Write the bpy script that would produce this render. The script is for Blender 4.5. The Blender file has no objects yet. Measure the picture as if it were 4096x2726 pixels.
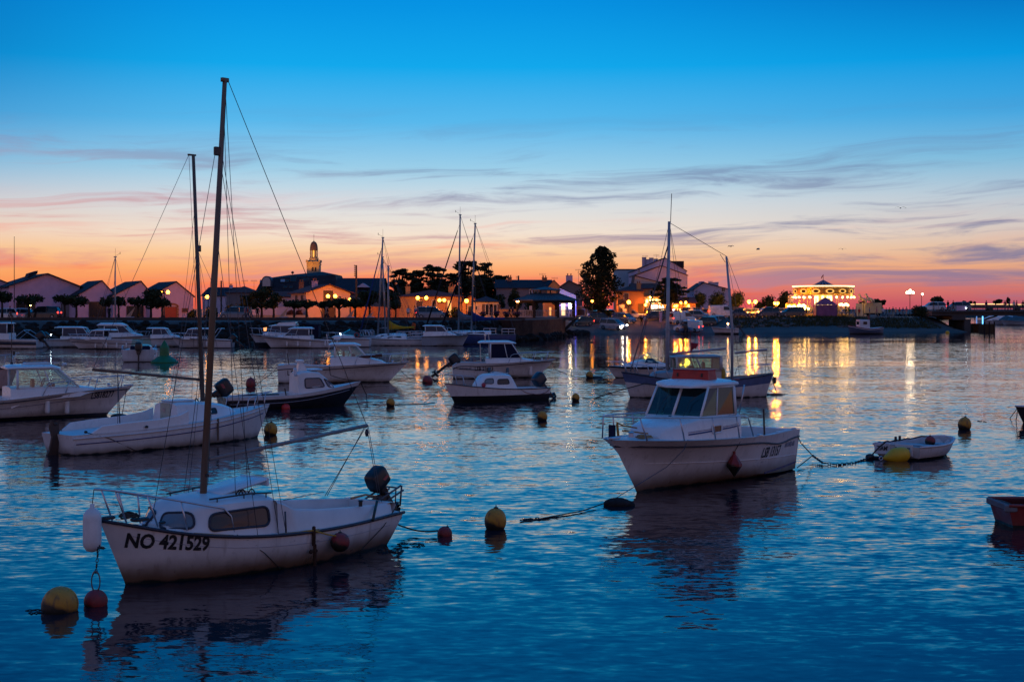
import bpy, math, random
from mathutils import Vector, Matrix, noise
R = math.radians
random.seed(7)
scene = bpy.context.scene
col = scene.collection

# ------------------------------------------------------------------ camera
F = 5689.0            # focal length in photo pixels (50 mm on a 36 mm sensor)
H = 3.8               # eye height above the water
HY = 1234.0           # photo row of the horizon
cam_d = bpy.data.cameras.new("camera")
cam_d.lens = 50.0; cam_d.sensor_width = 36.0
cam_d.shift_y = -(1363.0 - HY) / 4096.0
cam_d.clip_start = 0.2; cam_d.clip_end = 8000.0
cam = bpy.data.objects.new("camera", cam_d); col.objects.link(cam)
cam.location = (0, 0, H); cam.rotation_euler = (R(90), 0, 0)
scene.camera = cam

# ------------------------------------------------------------------ exposure
scene.view_settings.view_transform = 'Standard'
scene.view_settings.look = 'None'
scene.view_settings.exposure = 0.0
scene.view_settings.gamma = 1.0
scene.view_settings.use_curve_mapping = False
scene.render.film_transparent = False
try:
    scene.cycles.use_denoising = True
    scene.cycles.denoiser = 'OPENIMAGEDENOISE'
    scene.cycles.max_bounces = 6
    scene.cycles.diffuse_bounces = 2
    scene.cycles.glossy_bounces = 3
    scene.cycles.transmission_bounces = 4
    scene.cycles.transparent_max_bounces = 12
    scene.cycles.sample_clamp_indirect = 2.0
    scene.cycles.sample_clamp_direct = 0.0
    scene.cycles.caustics_refractive = False
except Exception:
    pass

def lin(r, g, b):
    f = lambda c: (c/255/12.92) if c/255 <= 0.04045 else ((c/255+0.055)/1.055)**2.4
    return (f(r), f(g), f(b), 1.0)

# ------------------------------------------------------------------ world: the dusk sky
class NT:
    def __init__(s, tree): s.t = tree; s.n = tree.nodes; s.l = tree.links
    def node(s, typ, **kw):
        n = s.n.new(typ)
        for k, v in kw.items(): setattr(n, k, v)
        return n
    def put(s, sock, v):
        if isinstance(v, bpy.types.NodeSocket): s.l.new(v, sock)
        elif v is not None: sock.default_value = v
    def math(s, op, a, b=None, c=None, clamp=False):
        n = s.node('ShaderNodeMath', operation=op); n.use_clamp = clamp
        s.put(n.inputs[0], a)
        if b is not None: s.put(n.inputs[1], b)
        if c is not None: s.put(n.inputs[2], c)
        return n.outputs[0]
    def vmath(s, op, a, b=None):
        n = s.node('ShaderNodeVectorMath', operation=op)
        s.put(n.inputs[0], a)
        if b is not None: s.put(n.inputs[1], b)
        return n.outputs[0]
    def comb(s, x, y, z):
        n = s.node('ShaderNodeCombineXYZ')
        s.put(n.inputs[0], x); s.put(n.inputs[1], y); s.put(n.inputs[2], z)
        return n.outputs[0]
    def sep(s, v):
        n = s.node('ShaderNodeSeparateXYZ'); s.put(n.inputs[0], v); return n.outputs
    def ramp(s, fac, stops, interp='LINEAR'):
        n = s.node('ShaderNodeValToRGB'); s.put(n.inputs[0], fac)
        cr = n.color_ramp; cr.interpolation = interp
        while len(cr.elements) > 1: cr.elements.remove(cr.elements[-1])
        for i, (p, c) in enumerate(stops):
            if not hasattr(c, '__len__'): c = (c, c, c, 1)
            if len(c) == 3: c = (*c, 1)
            e = cr.elements[0] if i == 0 else cr.elements.new(p)
            e.position = p; e.color = c
        return n.outputs[0]
    def noise(s, vec, scale=1.0, detail=2.0, rough=0.5, dist=0.0, color=False):
        n = s.node('ShaderNodeTexNoise'); n.noise_dimensions = '3D'
        s.put(n.inputs['Vector'], vec); n.inputs['Scale'].default_value = scale
        n.inputs['Detail'].default_value = detail; n.inputs['Roughness'].default_value = rough
        n.inputs['Distortion'].default_value = dist
        return n.outputs['Color' if color else 'Fac']
    def mix(s, fac, a, b, mode='MIX'):
        n = s.node('ShaderNodeMix', data_type='RGBA', blend_type=mode)
        s.put(n.inputs['Factor'], fac); s.put(n.inputs[6], a); s.put(n.inputs[7], b)
        return n.outputs[2]
    def maprange(s, v, a, b, c=0.0, d=1.0, smooth=False):
        n = s.node('ShaderNodeMapRange'); n.interpolation_type = 'SMOOTHSTEP' if smooth else 'LINEAR'
        s.put(n.inputs[0], v)
        for k, q in zip((1, 2, 3, 4), (a, b, c, d)): n.inputs[k].default_value = q
        return n.outputs[0]

world = bpy.data.worlds.new("World"); scene.world = world
world.use_nodes = True
w = NT(world.node_tree); w.n.clear()
tc = w.node('ShaderNodeTexCoord').outputs['Generated']
dx, dy, dz = w.sep(tc)
elev = w.math('MULTIPLY', w.math('ARCSINE', dz), 180/math.pi)            # degrees above the horizon
azim = w.math('MULTIPLY', w.math('ARCTAN2', dx, dy), 180/math.pi)        # degrees to the right of the view
SPAN = 92.0
def es(stops): return [((math.copysign(abs(e+2)**0.5, e+2))/math.sqrt(SPAN), lin(*c)) for e, c in stops]
efac = w.math('SQRT', w.math('DIVIDE', w.math('MAXIMUM', w.math('ADD', elev, 2.0), 0.0), SPAN))
front = w.ramp(efac, es([(-2,(150,70,80)),(0.2,(236,84,76)),(0.9,(248,122,86)),(1.6,(253,174,116)),(2.3,(251,208,164)),
    (3.0,(244,226,208)),(4.2,(216,222,226)),(5.6,(156,206,232)),(7.4,(88,184,236)),(9.6,(14,168,236)),
    (12.2,(0,145,226)),(17,(0,132,220)),(28,(4,116,202)),(50,(20,112,190)),(90,(36,110,180))]))
right = w.ramp(efac, es([(-2,(110,62,92)),(0.2,(176,92,112)),(0.9,(206,122,116)),(1.6,(226,164,132)),(2.4,(222,186,162)),
    (3.3,(206,198,196)),(4.4,(180,198,212)),(5.8,(122,184,218)),(7.6,(60,162,222)),(9.6,(2,150,222)),
    (12.2,(0,104,186)),(17,(0,112,200)),(28,(4,114,200)),(50,(20,112,190)),(90,(36,110,180))]))
back = w.ramp(efac, es([(-2,(92,72,88)),(0.5,(126,104,116)),(3,(172,132,138)),(7,(188,144,150)),(13,(166,140,162)),
    (22,(108,128,172)),(35,(44,98,164)),(60,(34,104,174)),(90,(36,108,176))]))
side = w.maprange(azim, -2.0, 26.0, 0, 1, True)
fr = w.mix(side, front, right)
leftg = w.maprange(azim, -6.0, -30.0, 0, 1, True)
lowm = w.maprange(elev, 6.0, 0.5, 0, 1, True)
fr = w.mix(w.math('MULTIPLY', w.math('MULTIPLY', leftg, lowm), 0.62), fr, lin(252, 172, 84))
fr = w.mix(w.math('MULTIPLY', w.maprange(azim, -9.0, -30.0, 0, 1, True), w.maprange(elev, 2.0, 10.0, 0.0, 0.85)), fr, lin(0, 86, 164))
# wisps of cirrus: long streaks that lie along the horizon
cv = w.comb(w.math('MULTIPLY', azim, 0.050), w.math('ADD', w.math('MULTIPLY', elev, 0.66), w.math('MULTIPLY', azim, -0.024)), 3.1)
warp = w.noise(w.comb(w.math('MULTIPLY', azim, 0.12), w.math('MULTIPLY', elev, 0.5), 0.0), 1.0, 2.0, 0.5, 0.0, True)
cvw = w.vmath('ADD', cv, w.vmath('MULTIPLY', warp, (0.45, 0.85, 0.0)))
c1 = w.noise(cvw, 2.0, 7.0, 0.62, 0.30)
c2 = w.noise(w.vmath('ADD', cvw, (7.3, 2.2, 5.0)), 1.6, 6.0, 0.6, 0.25)
band = w.ramp(w.math('DIVIDE', elev, 12.0), [(0.0, 0.9), (0.2, 1.0), (0.42, 0.8), (0.56, 0.28), (0.68, 0.0)])
m1 = w.math('MULTIPLY', w.maprange(c1, 0.47, 0.68, 0, 1, True), band)
m2 = w.math('MULTIPLY', w.maprange(c2, 0.52, 0.73, 0, 1, True), w.ramp(w.math('DIVIDE', elev, 12.0), [(0.0, 0.9), (0.2, 1.0), (0.3, 0.45), (0.40, 0.0)]))
# grey violet on the right and high up, rose low on the left
greyw = w.maprange(w.math('ADD', azim, w.math('MULTIPLY', elev, 6.0)), 2.0, 30.0, 0.2, 1, True)
ccol = w.mix(greyw, lin(236, 150, 140), lin(104, 112, 156))
fr = w.mix(w.math('MULTIPLY', m1, 0.80), fr, ccol)
fr = w.mix(w.math('MULTIPLY', m2, w.maprange(azim, 16.0, -6.0, 0.15, 0.78)), fr, lin(248, 104, 92))
fb = w.maprange(dy, -0.25, 0.55, 0, 1, True)
skyc = w.mix(fb, back, fr)
nish = w.node('ShaderNodeTexSky', sky_type='NISHITA'); nish.sun_disc = False
nish.sun_elevation = R(-2.0); nish.sun_rotation = R(-6.0)
skyc = w.mix(1.0, skyc, w.mix(1.0, nish.outputs[0], (0.004, 0.004, 0.008, 1), 'MULTIPLY'), 'ADD')
bg = w.node('ShaderNodeBackground'); w.put(bg.inputs[0], skyc); bg.inputs[1].default_value = 1.0
wo = w.node('ShaderNodeOutputWorld'); w.l.new(bg.outputs[0], wo.inputs[0])

# ------------------------------------------------------------------ photo row / column -> place in the harbour
def X(px, d): return (px - 2048.0) / F * d
def Z(py, d): return H - (py - HY) / F * d
def D(py, z=0.0): return F * (H - z) / (py - HY)
def G(px, py, z=0.0):
    d = D(py, z); return Vector((X(px, d), d, z))

# ------------------------------------------------------------------ object helpers
def tag(o, label=None, cat=None, group=None, kind=None):
    if label: o['label'] = label
    if cat: o['category'] = cat
    if group: o['group'] = group
    if kind: o['kind'] = kind
    return o
def thing(name, label, cat, loc=(0, 0, 0), rz=0.0, group=None):
    o = bpy.data.objects.new(name, None); col.objects.link(o)
    o.empty_display_size = 0.3
    o.location = loc; o.rotation_euler = (0, 0, rz)
    return tag(o, label, cat, group)

def frame_of(t):
    t = t.normalized()
    a = Vector((0, 0, 1)) if abs(t.z) < 0.9 else Vector((1, 0, 0))
    u = t.cross(a).normalized(); v = t.cross(u).normalized()
    return u, v

class MB:
    """collects faces and links them as ONE mesh object"""
    def __init__(s): s.v = []; s.f = []; s.m = []; s.cur = 0
    def face(s, idx): s.f.append(tuple(idx)); s.m.append(s.cur)
    def add(s, vs): b = len(s.v); s.v.extend(tuple(p) for p in vs); return b
    def poly(s, pts): b = s.add(pts); s.face(range(b, b+len(pts)))
    def box(s, c, d, rz=0.0, M=None):
        hx, hy, hz = d[0]/2, d[1]/2, d[2]/2
        ps = [Vector((x, y, z)) for z in (-hz, hz) for x, y in ((-hx,-hy),(hx,-hy),(hx,hy),(-hx,hy))]
        rot = Matrix.Rotation(rz, 3, 'Z') if M is None else M
        b = s.add([rot @ p + Vector(c) for p in ps])
        for q in ((0,3,2,1),(4,5,6,7),(0,1,5,4),(1,2,6,5),(2,3,7,6),(3,0,4,7)): s.face([b+i for i in q])
    def bevbox(s, c, d, r=0.03, M=None):
        """box with chamfered edges"""
        hx, hy, hz = d[0]/2, d[1]/2, d[2]/2; r = min(r, hx*.9, hy*.9, hz*.9)
        rings = []
        for z, i in ((-hz, r), (-hz+r, 0), (hz-r, 0), (hz, r)):
            a, b_ = hx-i, hy-i
            rings.append([(-a+r,-b_),(a-r,-b_),(a,-b_+r),(a,b_-r),(a-r,b_),(-a+r,b_),(-a,b_-r),(-a,-b_+r)])
            rings[-1] = [Vector((x, y, z)) for x, y in rings[-1]]
        rot = M or Matrix.Identity(3)
        s.loft([[rot @ p + Vector(c) for p in rg] for rg in rings], closed=True, caps=True)
    def loft(s, rings, closed=True, caps=False):
        n = len(rings[0]); bs = [s.add(r) for r in rings]
        for a, b in zip(bs, bs[1:]):
            for i in range(n if closed else n-1):
                j = (i+1) % n
                s.face((a+i, a+j, b+j, b+i))
        if caps:
            s.face([bs[0]+i for i in range(n-1, -1, -1)]); s.face([bs[-1]+i for i in range(n)])
    def tube(s, pts, r, n=6, caps=True):
        pts = [Vector(p) for p in pts]; rings = []
        u = None
        for i, p in enumerate(pts):
            t = (pts[min(i+1, len(pts)-1)] - pts[max(i-1, 0)])
            if t.length < 1e-9: t = Vector((0, 0, 1))
            t.normalize()
            if u is None: u, v = frame_of(t)
            else:
                u = (u - t*u.dot(t))
                if u.length < 1e-6: u, v = frame_of(t)
                u.normalize(); v = t.cross(u)
            rr = r[i] if hasattr(r, '__len__') else r
            rings.append([p + (u*math.cos(k*2*math.pi/n) + v*math.sin(k*2*math.pi/n))*rr for k in range(n)])
        s.loft(rings, True, caps)
    def lathe(s, prof, n=16, c=(0, 0, 0), M=None):
        rot = M or Matrix.Identity(3); c = Vector(c)
        rings = [[rot @ Vector((r*math.cos(k*2*math.pi/n), r*math.sin(k*2*math.pi/n), z)) + c for k in range(n)] for r, z in prof]
        s.loft(rings, True, True)
    def sphere(s, c, r, n=10, sc=(1, 1, 1)):
        prof = [(max(1e-4, math.sin(math.pi*i/n)), -math.cos(math.pi*i/n)) for i in range(n+1)]
        c = Vector(c)
        rings = [[Vector((a*math.cos(k*2*math.pi/n)*r*sc[0], a*math.sin(k*2*math.pi/n)*r*sc[1], z*r*sc[2])) + c for k in range(n)] for a, z in prof]
        s.loft(rings, True, False)
    def prism(s, poly, h, M=None, c=(0, 0, 0)):
        """polygon in local XY pushed along local Z by h"""
        rot = M or Matrix.Identity(3); c = Vector(c)
        a = [rot @ Vector((x, y, 0)) + c for x, y in poly]; b = [rot @ Vector((x, y, h)) + c for x, y in poly]
        s.loft([a, b], True, True)
    def torus(s, c, R_, r, M=None, n=14, k=6, sy=1.0):
        rot = M or Matrix.Identity(3); c = Vector(c); rings = []
        for i in range(n+1):
            a = 2*math.pi*i/n
            rings.append([rot @ Vector(((R_+r*math.cos(b))*math.cos(a), (R_+r*math.cos(b))*math.sin(a)*sy, r*math.sin(b))) + c for b in [2*math.pi*j/k for j in range(k)]])
        s.loft(rings, True, False)
    def build(s, name, mats, parent=None, smooth=False, angle=None, loc=None, rz=None):
        me = bpy.data.meshes.new(name); me.from_pydata(s.v, [], s.f)
        if not isinstance(mats, (list, tuple)): mats = [mats]
        for m in mats: me.materials.append(m)
        if len(mats) > 1: me.polygons.foreach_set('material_index', s.m)
        if smooth or angle:
            me.polygons.foreach_set('use_smooth', [True]*len(me.polygons))
            if angle:
                try: me.set_sharp_from_angle(angle=R(angle))
                except Exception: pass
        me.update()
        o = bpy.data.objects.new(name, me); col.objects.link(o)
        if parent: o.parent = parent
        if loc is not None: o.location = loc
        if rz is not None: o.rotation_euler = (0, 0, rz)
        return o
def fix_normals(o):
    import bmesh
    bm = bmesh.new(); bm.from_mesh(o.data)
    bmesh.ops.recalc_face_normals(bm, faces=bm.faces); bm.to_mesh(o.data); bm.free()

# rotation helper: local Z -> given direction
def Mz(d):
    d = Vector(d).normalized(); return d.to_track_quat('Z', 'Y').to_matrix()

# ------------------------------------------------------------------ materials (all procedural)
_mats = {}
def mat(name, c, rough=0.5, metal=0.0, var=0.12, vs=3.0, spec=None, coat=0.0, bump=0.0):
    if name in _mats: return _mats[name]
    m = bpy.data.materials.new(name); m.use_nodes = True; _mats[name] = m
    t = NT(m.node_tree); p = t.n['Principled BSDF']
    co = t.node('ShaderNodeTexCoord').outputs['Object']
    nz = t.noise(co, vs, 4.0, 0.6)
    k = t.maprange(nz, 0.3, 0.7, 1.0-var, 1.0+var)
    hs = t.node('ShaderNodeHueSaturation'); hs.inputs['Color'].default_value = (*c[:3], 1); t.l.new(k, hs.inputs['Value'])
    t.l.new(hs.outputs[0], p.inputs['Base Color'])
    t.l.new(t.maprange(t.noise(co, vs*4, 3.0), 0.3, 0.7, max(0.02, rough*0.8), min(1, rough*1.2)), p.inputs['Roughness'])
    p.inputs['Metallic'].default_value = metal
    if rough >= 0.7: p.inputs['Specular IOR Level'].default_value = 0.12
    if coat: p.inputs['Coat Weight'].default_value = coat; p.inputs['Coat Roughness'].default_value = 0.08
    if bump:
        b = t.node('ShaderNodeBump'); b.inputs['Strength'].default_value = bump; b.inputs['Distance'].default_value = 0.05
        t.l.new(t.noise(co, vs*3, 4.0), b.inputs['Height']); t.l.new(b.outputs[0], p.inputs['Normal'])
    return m
def emis(name, c, k, base=(0.5, 0.5, 0.5)):
    if name in _mats: return _mats[name]
    m = bpy.data.materials.new(name); m.use_nodes = True; _mats[name] = m
    p = m.node_tree.nodes['Principled BSDF']
    p.inputs['Base Color'].default_value = (*base, 1)
    p.inputs['Emission Color'].default_value = (*c[:3], 1); p.inputs['Emission Strength'].default_value = k
    return m
def glass(name, tint=(0.75, 0.9, 0.82), refl=0.12):
    if name in _mats: return _mats[name]
    m = bpy.data.materials.new(name); m.use_nodes = True; _mats[name] = m
    t = NT(m.node_tree); t.n.remove(t.n['Principled BSDF'])
    tr = t.node('ShaderNodeBsdfTransparent'); tr.inputs[0].default_value = (*tint, 1)
    gl = t.node('ShaderNodeBsdfGlossy'); gl.inputs['Roughness'].default_value = 0.03
    ge = t.node('ShaderNodeNewGeometry'); dt = t.node('ShaderNodeVectorMath', operation='DOT_PRODUCT'); t.l.new(ge.outputs['Normal'], dt.inputs[0]); t.l.new(ge.outputs['Incoming'], dt.inputs[1])
    fr = t.math('MULTIPLY', t.math('POWER', t.math('SUBTRACT', 1.0, t.math('ABSOLUTE', dt.outputs['Value'])), 5.0), 0.9)
    mx = t.node('ShaderNodeMixShader')
    t.l.new(t.math('ADD', fr, refl, None, True), mx.inputs[0]); t.l.new(tr.outputs[0], mx.inputs[1]); t.l.new(gl.outputs[0], mx.inputs[2])
    t.l.new(mx.outputs[0], t.n['Material Output'].inputs[0])
    return m
def hullmat(name, top, bottom=None, zb=0.0, stain=0.6, sh=0.26, grime=0.3):
    """gelcoat or paint with a painted boot top below zb, a stripe (z0, z1, colour) and weed and rust marks along the waterline"""
    if name in _mats: return _mats[name]
    m = bpy.data.materials.new(name); m.use_nodes = True; _mats[name] = m
    t = NT(m.node_tree); p = t.n['Principled BSDF']
    co = t.node('ShaderNodeTexCoord').outputs['Object']
    x, y, z = t.sep(co)
    c = t.mix(t.maprange(t.noise(t.vmath('MULTIPLY', co, (1.5, 1.5, 0.7)), 1.6, 5.0, 0.65), 0.35, 0.75), (*top, 1), tuple(k*0.80 for k in top)+(1,))
    streak = t.noise(t.vmath('MULTIPLY', co, (9.0, 9.0, 0.5)), 1.0, 3.0, 0.6)
    c = t.mix(t.math('MULTIPLY', t.maprange(streak, 0.56, 0.72), grime), c, (0.16, 0.11, 0.08, 1))
    wob = t.math('ADD', z, t.math('MULTIPLY', t.math('SUBTRACT', t.noise(co, 3.0, 4.0), 0.5), 0.16))
    if stain: c = t.mix(t.math('MULTIPLY', t.maprange(wob, zb+sh, zb+0.02, 0, 1, True), stain), c, (0.13, 0.075, 0.045, 1))
    c = t.mix(t.maprange(t.noise(t.vmath('MULTIPLY', co, (3.0, 3.0, 14.0)), 1.3, 5.0, .7), .63, .70, 0, .55), c, (.10, .085, .07, 1))
    if bottom is not None: c = t.mix(t.math('LESS_THAN', z, zb), c, (*bottom, 1))
    c = t.mix(t.maprange(wob, 0.055, 0.02, 0, 1), c, (0.012, 0.016, 0.014, 1))
    t.l.new(c, p.inputs['Base Color'])
    p.inputs['Roughness'].default_value = 0.34
    t.l.new(t.maprange(t.noise(co, 5.0, 3.0), 0.3, 0.7, 0.26, 0.5), p.inputs['Roughness'])
    return m

WHITE = (0.72, 0.71, 0.70)
def M_white(): return mat('gelcoat_white', WHITE, 0.3, 0, 0.07, 1.5)
def M_white2(): return mat('deck_white', (0.62, 0.63, 0.63), 0.5, 0, 0.10, 2.5)
def M_black(): return mat('black_plastic', (0.012, 0.013, 0.016), 0.4, 0, 0.3, 4)
def M_rubber(): return mat('rub_strip', (0.02, 0.022, 0.04), 0.5, 0, 0.3, 4)
def M_steel(): return mat('stainless_tube', (0.50, 0.52, 0.56), 0.35, 0.7, 0.1, 5)
def M_rope(): return mat('rope_dark', (0.05, 0.045, 0.04), 0.9, 0, 0.4, 20)
def M_line(): return mat('rigging_wire', (0.06, 0.07, 0.09), 0.5, 0.4, 0.2, 10)
def M_wood(): return mat('varnished_wood', (0.36, 0.20, 0.085), 0.45, 0, 0.25, 6)
def M_alu(): return mat('anodised_spar', (0.30, 0.30, 0.31), 0.45, 0.6, 0.12, 4)
def M_darkspar(): return mat('weathered_spar', (0.12, 0.085, 0.06), 0.6, 0.0, 0.2, 5)
def buoymat(name, c, zb=0.09):
    """plastic float: faded and scratched paint over a collar of weed at the waterline"""
    if name in _mats: return _mats[name]
    m = bpy.data.materials.new(name); m.use_nodes = True; _mats[name] = m
    t = NT(m.node_tree); p = t.n['Principled BSDF']; co = t.node('ShaderNodeTexCoord').outputs['Object']; x, y, z = t.sep(co)
    n = t.noise(co, 7.0, 5.0, 0.65)
    q = t.mix(t.maprange(n, 0.35, 0.7), (*c, 1), (c[0]*.62+.02, c[1]*.6+.015, c[2]*.6+.012, 1))
    q = t.mix(t.maprange(t.noise(t.vmath('MULTIPLY', co, (14, 14, 3)), 1.0, 4.0), .60, .72, 0, .7), q, (.06, .045, .03, 1))
    zz = t.math('ADD', t.math('ADD', z, t.math('MULTIPLY', x, .35)), t.math('MULTIPLY', t.math('SUBTRACT', n, .5), .14))
    q = t.mix(t.maprange(zz, zb+.05, zb-.01), q, (.012, .012, .008, 1)); t.l.new(q, p.inputs['Base Color'])
    t.l.new(t.maprange(n, .3, .7, .38, .7), p.inputs['Roughness']); return m
def M_red(): return buoymat('buoy_red', (0.26, 0.016, 0.018), -.02)
def M_yellow(): return buoymat('buoy_yellow', (0.50, 0.23, 0.006))
def M_fender(): return mat('fender_white', (0.66, 0.66, 0.66), 0.45, 0, 0.12, 5)
def M_pane(): return mat('dark_window', (0.012, 0.016, 0.022), 0.06, 0, 0.2, 2)
# ------------------------------------------------------------------ water
def water_material():
    m = bpy.data.materials.new('harbour_water'); m.use_nodes = True
    t = NT(m.node_tree); p = t.n['Principled BSDF']
    pos = t.node('ShaderNodeNewGeometry').outputs['Position']
    x, y, z = t.sep(pos)
    # slopes of the ripples: three sizes of noise, crests longer across the view
    def slope(vec, sc, det): 
        return t.vmath('SUBTRACT', t.noise(vec, sc, det, 0.55, 0.3, True), (0.5, 0.5, 0.5))
    a = slope(t.vmath('MULTIPLY', pos, (0.42, 1.0, 1.0)), 1.9, 2.0)
    b = slope(t.vmath('MULTIPLY', pos, (0.5, 1.1, 1.0)), 0.75, 2.0)
    c = slope(t.vmath('MULTIPLY', pos, (0.50, 1.1, 1.0)), 7.4, 3.0)
    va = t.node('ShaderNodeVectorMath', operation='SCALE'); t.l.new(a, va.inputs[0]); va.inputs['Scale'].default_value = 0.15
    vb = t.node('ShaderNodeVectorMath', operation='SCALE'); t.l.new(b, vb.inputs[0]); vb.inputs['Scale'].default_value = 0.08
    vc = t.node('ShaderNodeVectorMath', operation='SCALE'); t.l.new(c, vc.inputs[0]); vc.inputs['Scale'].default_value = 0.31
    s = t.vmath('ADD', t.vmath('ADD', va.outputs[0], vb.outputs[0]), vc.outputs[0])
    # cat's-paws of wind: bands of ruffled and of slick water
    wind = t.noise(t.vmath('MULTIPLY', pos, (0.012, 0.055, 1.0)), 1.0, 3.0, 0.55, 0.5)
    amp = t.maprange(wind, 0.38, 0.60, 0.34, 1.1, True)
    far = t.math('MULTIPLY', t.maprange(y, 16.0, 60.0, 0.70, 0.88, True), t.maprange(y, 108.0, 145.0, 1.0, 0.55, True))
    amp = t.math('MULTIPLY', amp, far)
    sx, sy, sz = t.sep(s)
    nrm = t.vmath('NORMALIZE', t.comb(t.math('MULTIPLY', sx, amp), t.math('MULTIPLY', sy, amp), 1.0))
    t.l.new(nrm, p.inputs['Normal'])
    p.inputs['Base Color'].default_value = (0.002, 0.012, 0.022, 1)
    p.inputs['Roughness'].default_value = 0.045
    p.inputs['IOR'].default_value = 1.333
    return m
mb = MB()
mb.poly([(-900, -40, 0), (1400, -40, 0), (1400, 4000, 0), (-900, 4000, 0)])
tag(mb.build('water', water_material()), kind='structure')

# ------------------------------------------------------------------ ground: quay, slipway, bank
def ground_material():
    m = bpy.data.materials.new('ground_gravel'); m.use_nodes = True
    t = NT(m.node_tree); p = t.n['Principled BSDF']
    pos = t.node('ShaderNodeNewGeometry').outputs['Position']
    x, y, z = t.sep(pos)
    n = t.noise(pos, 0.5, 5.0, 0.6); n2 = t.noise(pos, 4.0, 3.0, 0.6)
    c = t.mix(t.maprange(n, 0.3, 0.7), (0.036, 0.034, 0.033, 1), (0.07, 0.062, 0.055, 1))
    c = t.mix(t.math('MULTIPLY', t.maprange(n2, 0.4, 0.7), 0.5), c, (0.07, 0.06, 0.05, 1))
    c = t.mix(t.maprange(t.math('ADD', z, t.math('MULTIPLY', t.math('SUBTRACT', n, 0.5), 0.6)), 0.35, 0.05), c, (0.012, 0.016, 0.012, 1))   # wet weed line
    t.l.new(c, p.inputs['Base Color']); p.inputs['Roughness'].default_value = 0.85
    b = t.node('ShaderNodeBump'); b.inputs['Strength'].default_value = 0.5; b.inputs['Distance'].default_value = 0.1
    t.l.new(n2, b.inputs['Height']); t.l.new(b.outputs[0], p.inputs['Normal'])
    return m
GZ = 2.4
QUAY = [(-8, -2.0), (0, 0.0), (1.8, 0.9), (4.5, 2.2), (5.0, 2.4), (5.2, 2.4), (60, 2.4), (500, 2.4), (3500, 2.4)]
SLIP = [(-8, -0.6), (0, 0.0), (10, 0.66), (22, 1.45), (37, 2.38), (39, 2.4), (60, 2.4), (500, 2.4), (3500, 2.4)]
BANK = [(-8, -0.8), (0, 0.0), (7, 0.45), (11, 1.1), (18, 2.3), (20, 2.4), (60, 2.4), (500, 2.4), (3500, 2.4)]
shore = [(-1800, 151, QUAY), (0, 151, QUAY), (1000, 153, QUAY), (1700, 158, QUAY), (2000, 163, QUAY), (2130, 171, QUAY), (2200, 180, QUAY),
         (2245, 192, QUAY), (2310, 208, SLIP), (2500, 211, SLIP), (2700, 212, SLIP), (2880, 212, SLIP), (2960, 213, BANK), (3150, 214, BANK),
         (3400, 216, BANK), (3600, 221, BANK), (3800, 224, BANK), (3862, 226, BANK), (3872, 232, BANK)]
rows = []
for i in range(len(shore)-1):
    a, b = shore[i], shore[i+1]; n = 8
    for k in range(n + (i == len(shore)-2)):
        u = k/n; px = a[0]+(b[0]-a[0])*u; d = a[1]+(b[1]-a[1])*u
        wob = 0.5*noise.noise(Vector((px*0.03, 3.3, 0)))
        d += wob
        x0 = X(px, d)
        row = []
        for (o1, z1), (o2, z2) in zip(a[2], b[2]):
            off = o1+(o2-o1)*u; zz = z1+(z2-z1)*u
            if 0 < off < 40: zz += 0.08*noise.noise(Vector((px*0.05, off*0.6, 0)))
            # plan direction widens with distance so that the sheet fans out
            xs = x0 if off < 80 else x0*(d+off)/d
            row.append((xs, d+off, zz))
        rows.append(row)
mb = MB()
mb.loft(rows, closed=False)
ground = mb.build('ground', ground_material(), smooth=True, angle=40); fix_normals(ground)
tag(ground, kind='structure')
def ground_z(px, d):
    """height of the ground under a photo column at distance d"""
    for a, b in zip(shore, shore[1:]):
        if a[0] <= px <= b[0]:
            u = (px-a[0])/(b[0]-a[0]); d0 = a[1]+(b[1]-a[1])*u; off = d-d0
            prof = [(o1+(o2-o1)*u, z1+(z2-z1)*u) for (o1, z1), (o2, z2) in zip(a[2], b[2])]
            for (o1, z1), (o2, z2) in zip(prof, prof[1:]):
                if o1 <= off <= o2: return z1+(z2-z1)*(off-o1)/(o2-o1)
            return prof[-1][1]
    return GZ
# far bank to the right, beyond the bridge
mb = MB()
pts = [(3000, 560), (3700, 600), (4100, 640), (5200, 700), (7000, 760)]
mb.loft([[(X(px, d), d-6, -1), (X(px, d), d, 1.2), (X(px, d), d+30, 2.2), (X(px, d)*6, d*6, 2.2)] for px, d in pts], closed=False)
o = mb.build('far_shore', mat('far_shore_earth', (0.035, 0.035, 0.035), 0.9)); fix_normals(o); tag(o, kind='structure')

# rocks of the quay's armoured slope: far more than one could count
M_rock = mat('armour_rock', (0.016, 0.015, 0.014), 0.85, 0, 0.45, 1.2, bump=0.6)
def rock(mb, c, r, rnd):
    n1, n2 = 5, 7; off = Vector((rnd.random()*50, rnd.random()*50, rnd.random()*50))
    sx, sy, sz = rnd.uniform(.8, 1.3), rnd.uniform(.8, 1.2), rnd.uniform(.6, .9); a0 = rnd.random()*6
    rings = []
    for i in range(n1+1):
        th = math.pi*i/n1; ring = []
        for k in range(n2):
            ph = a0+2*math.pi*k/n2
            v = Vector((math.sin(th)*math.cos(ph), math.sin(th)*math.sin(ph), -math.cos(th)))
            q = r*(1+0.35*noise.noise(v*1.3+off))
            ring.append((c[0]+v.x*q*sx, c[1]+v.y*q*sy, c[2]+v.z*q*sz))
        rings.append(ring)
    mb.loft(rings, True, False)
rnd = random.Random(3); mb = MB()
px = -300
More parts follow.
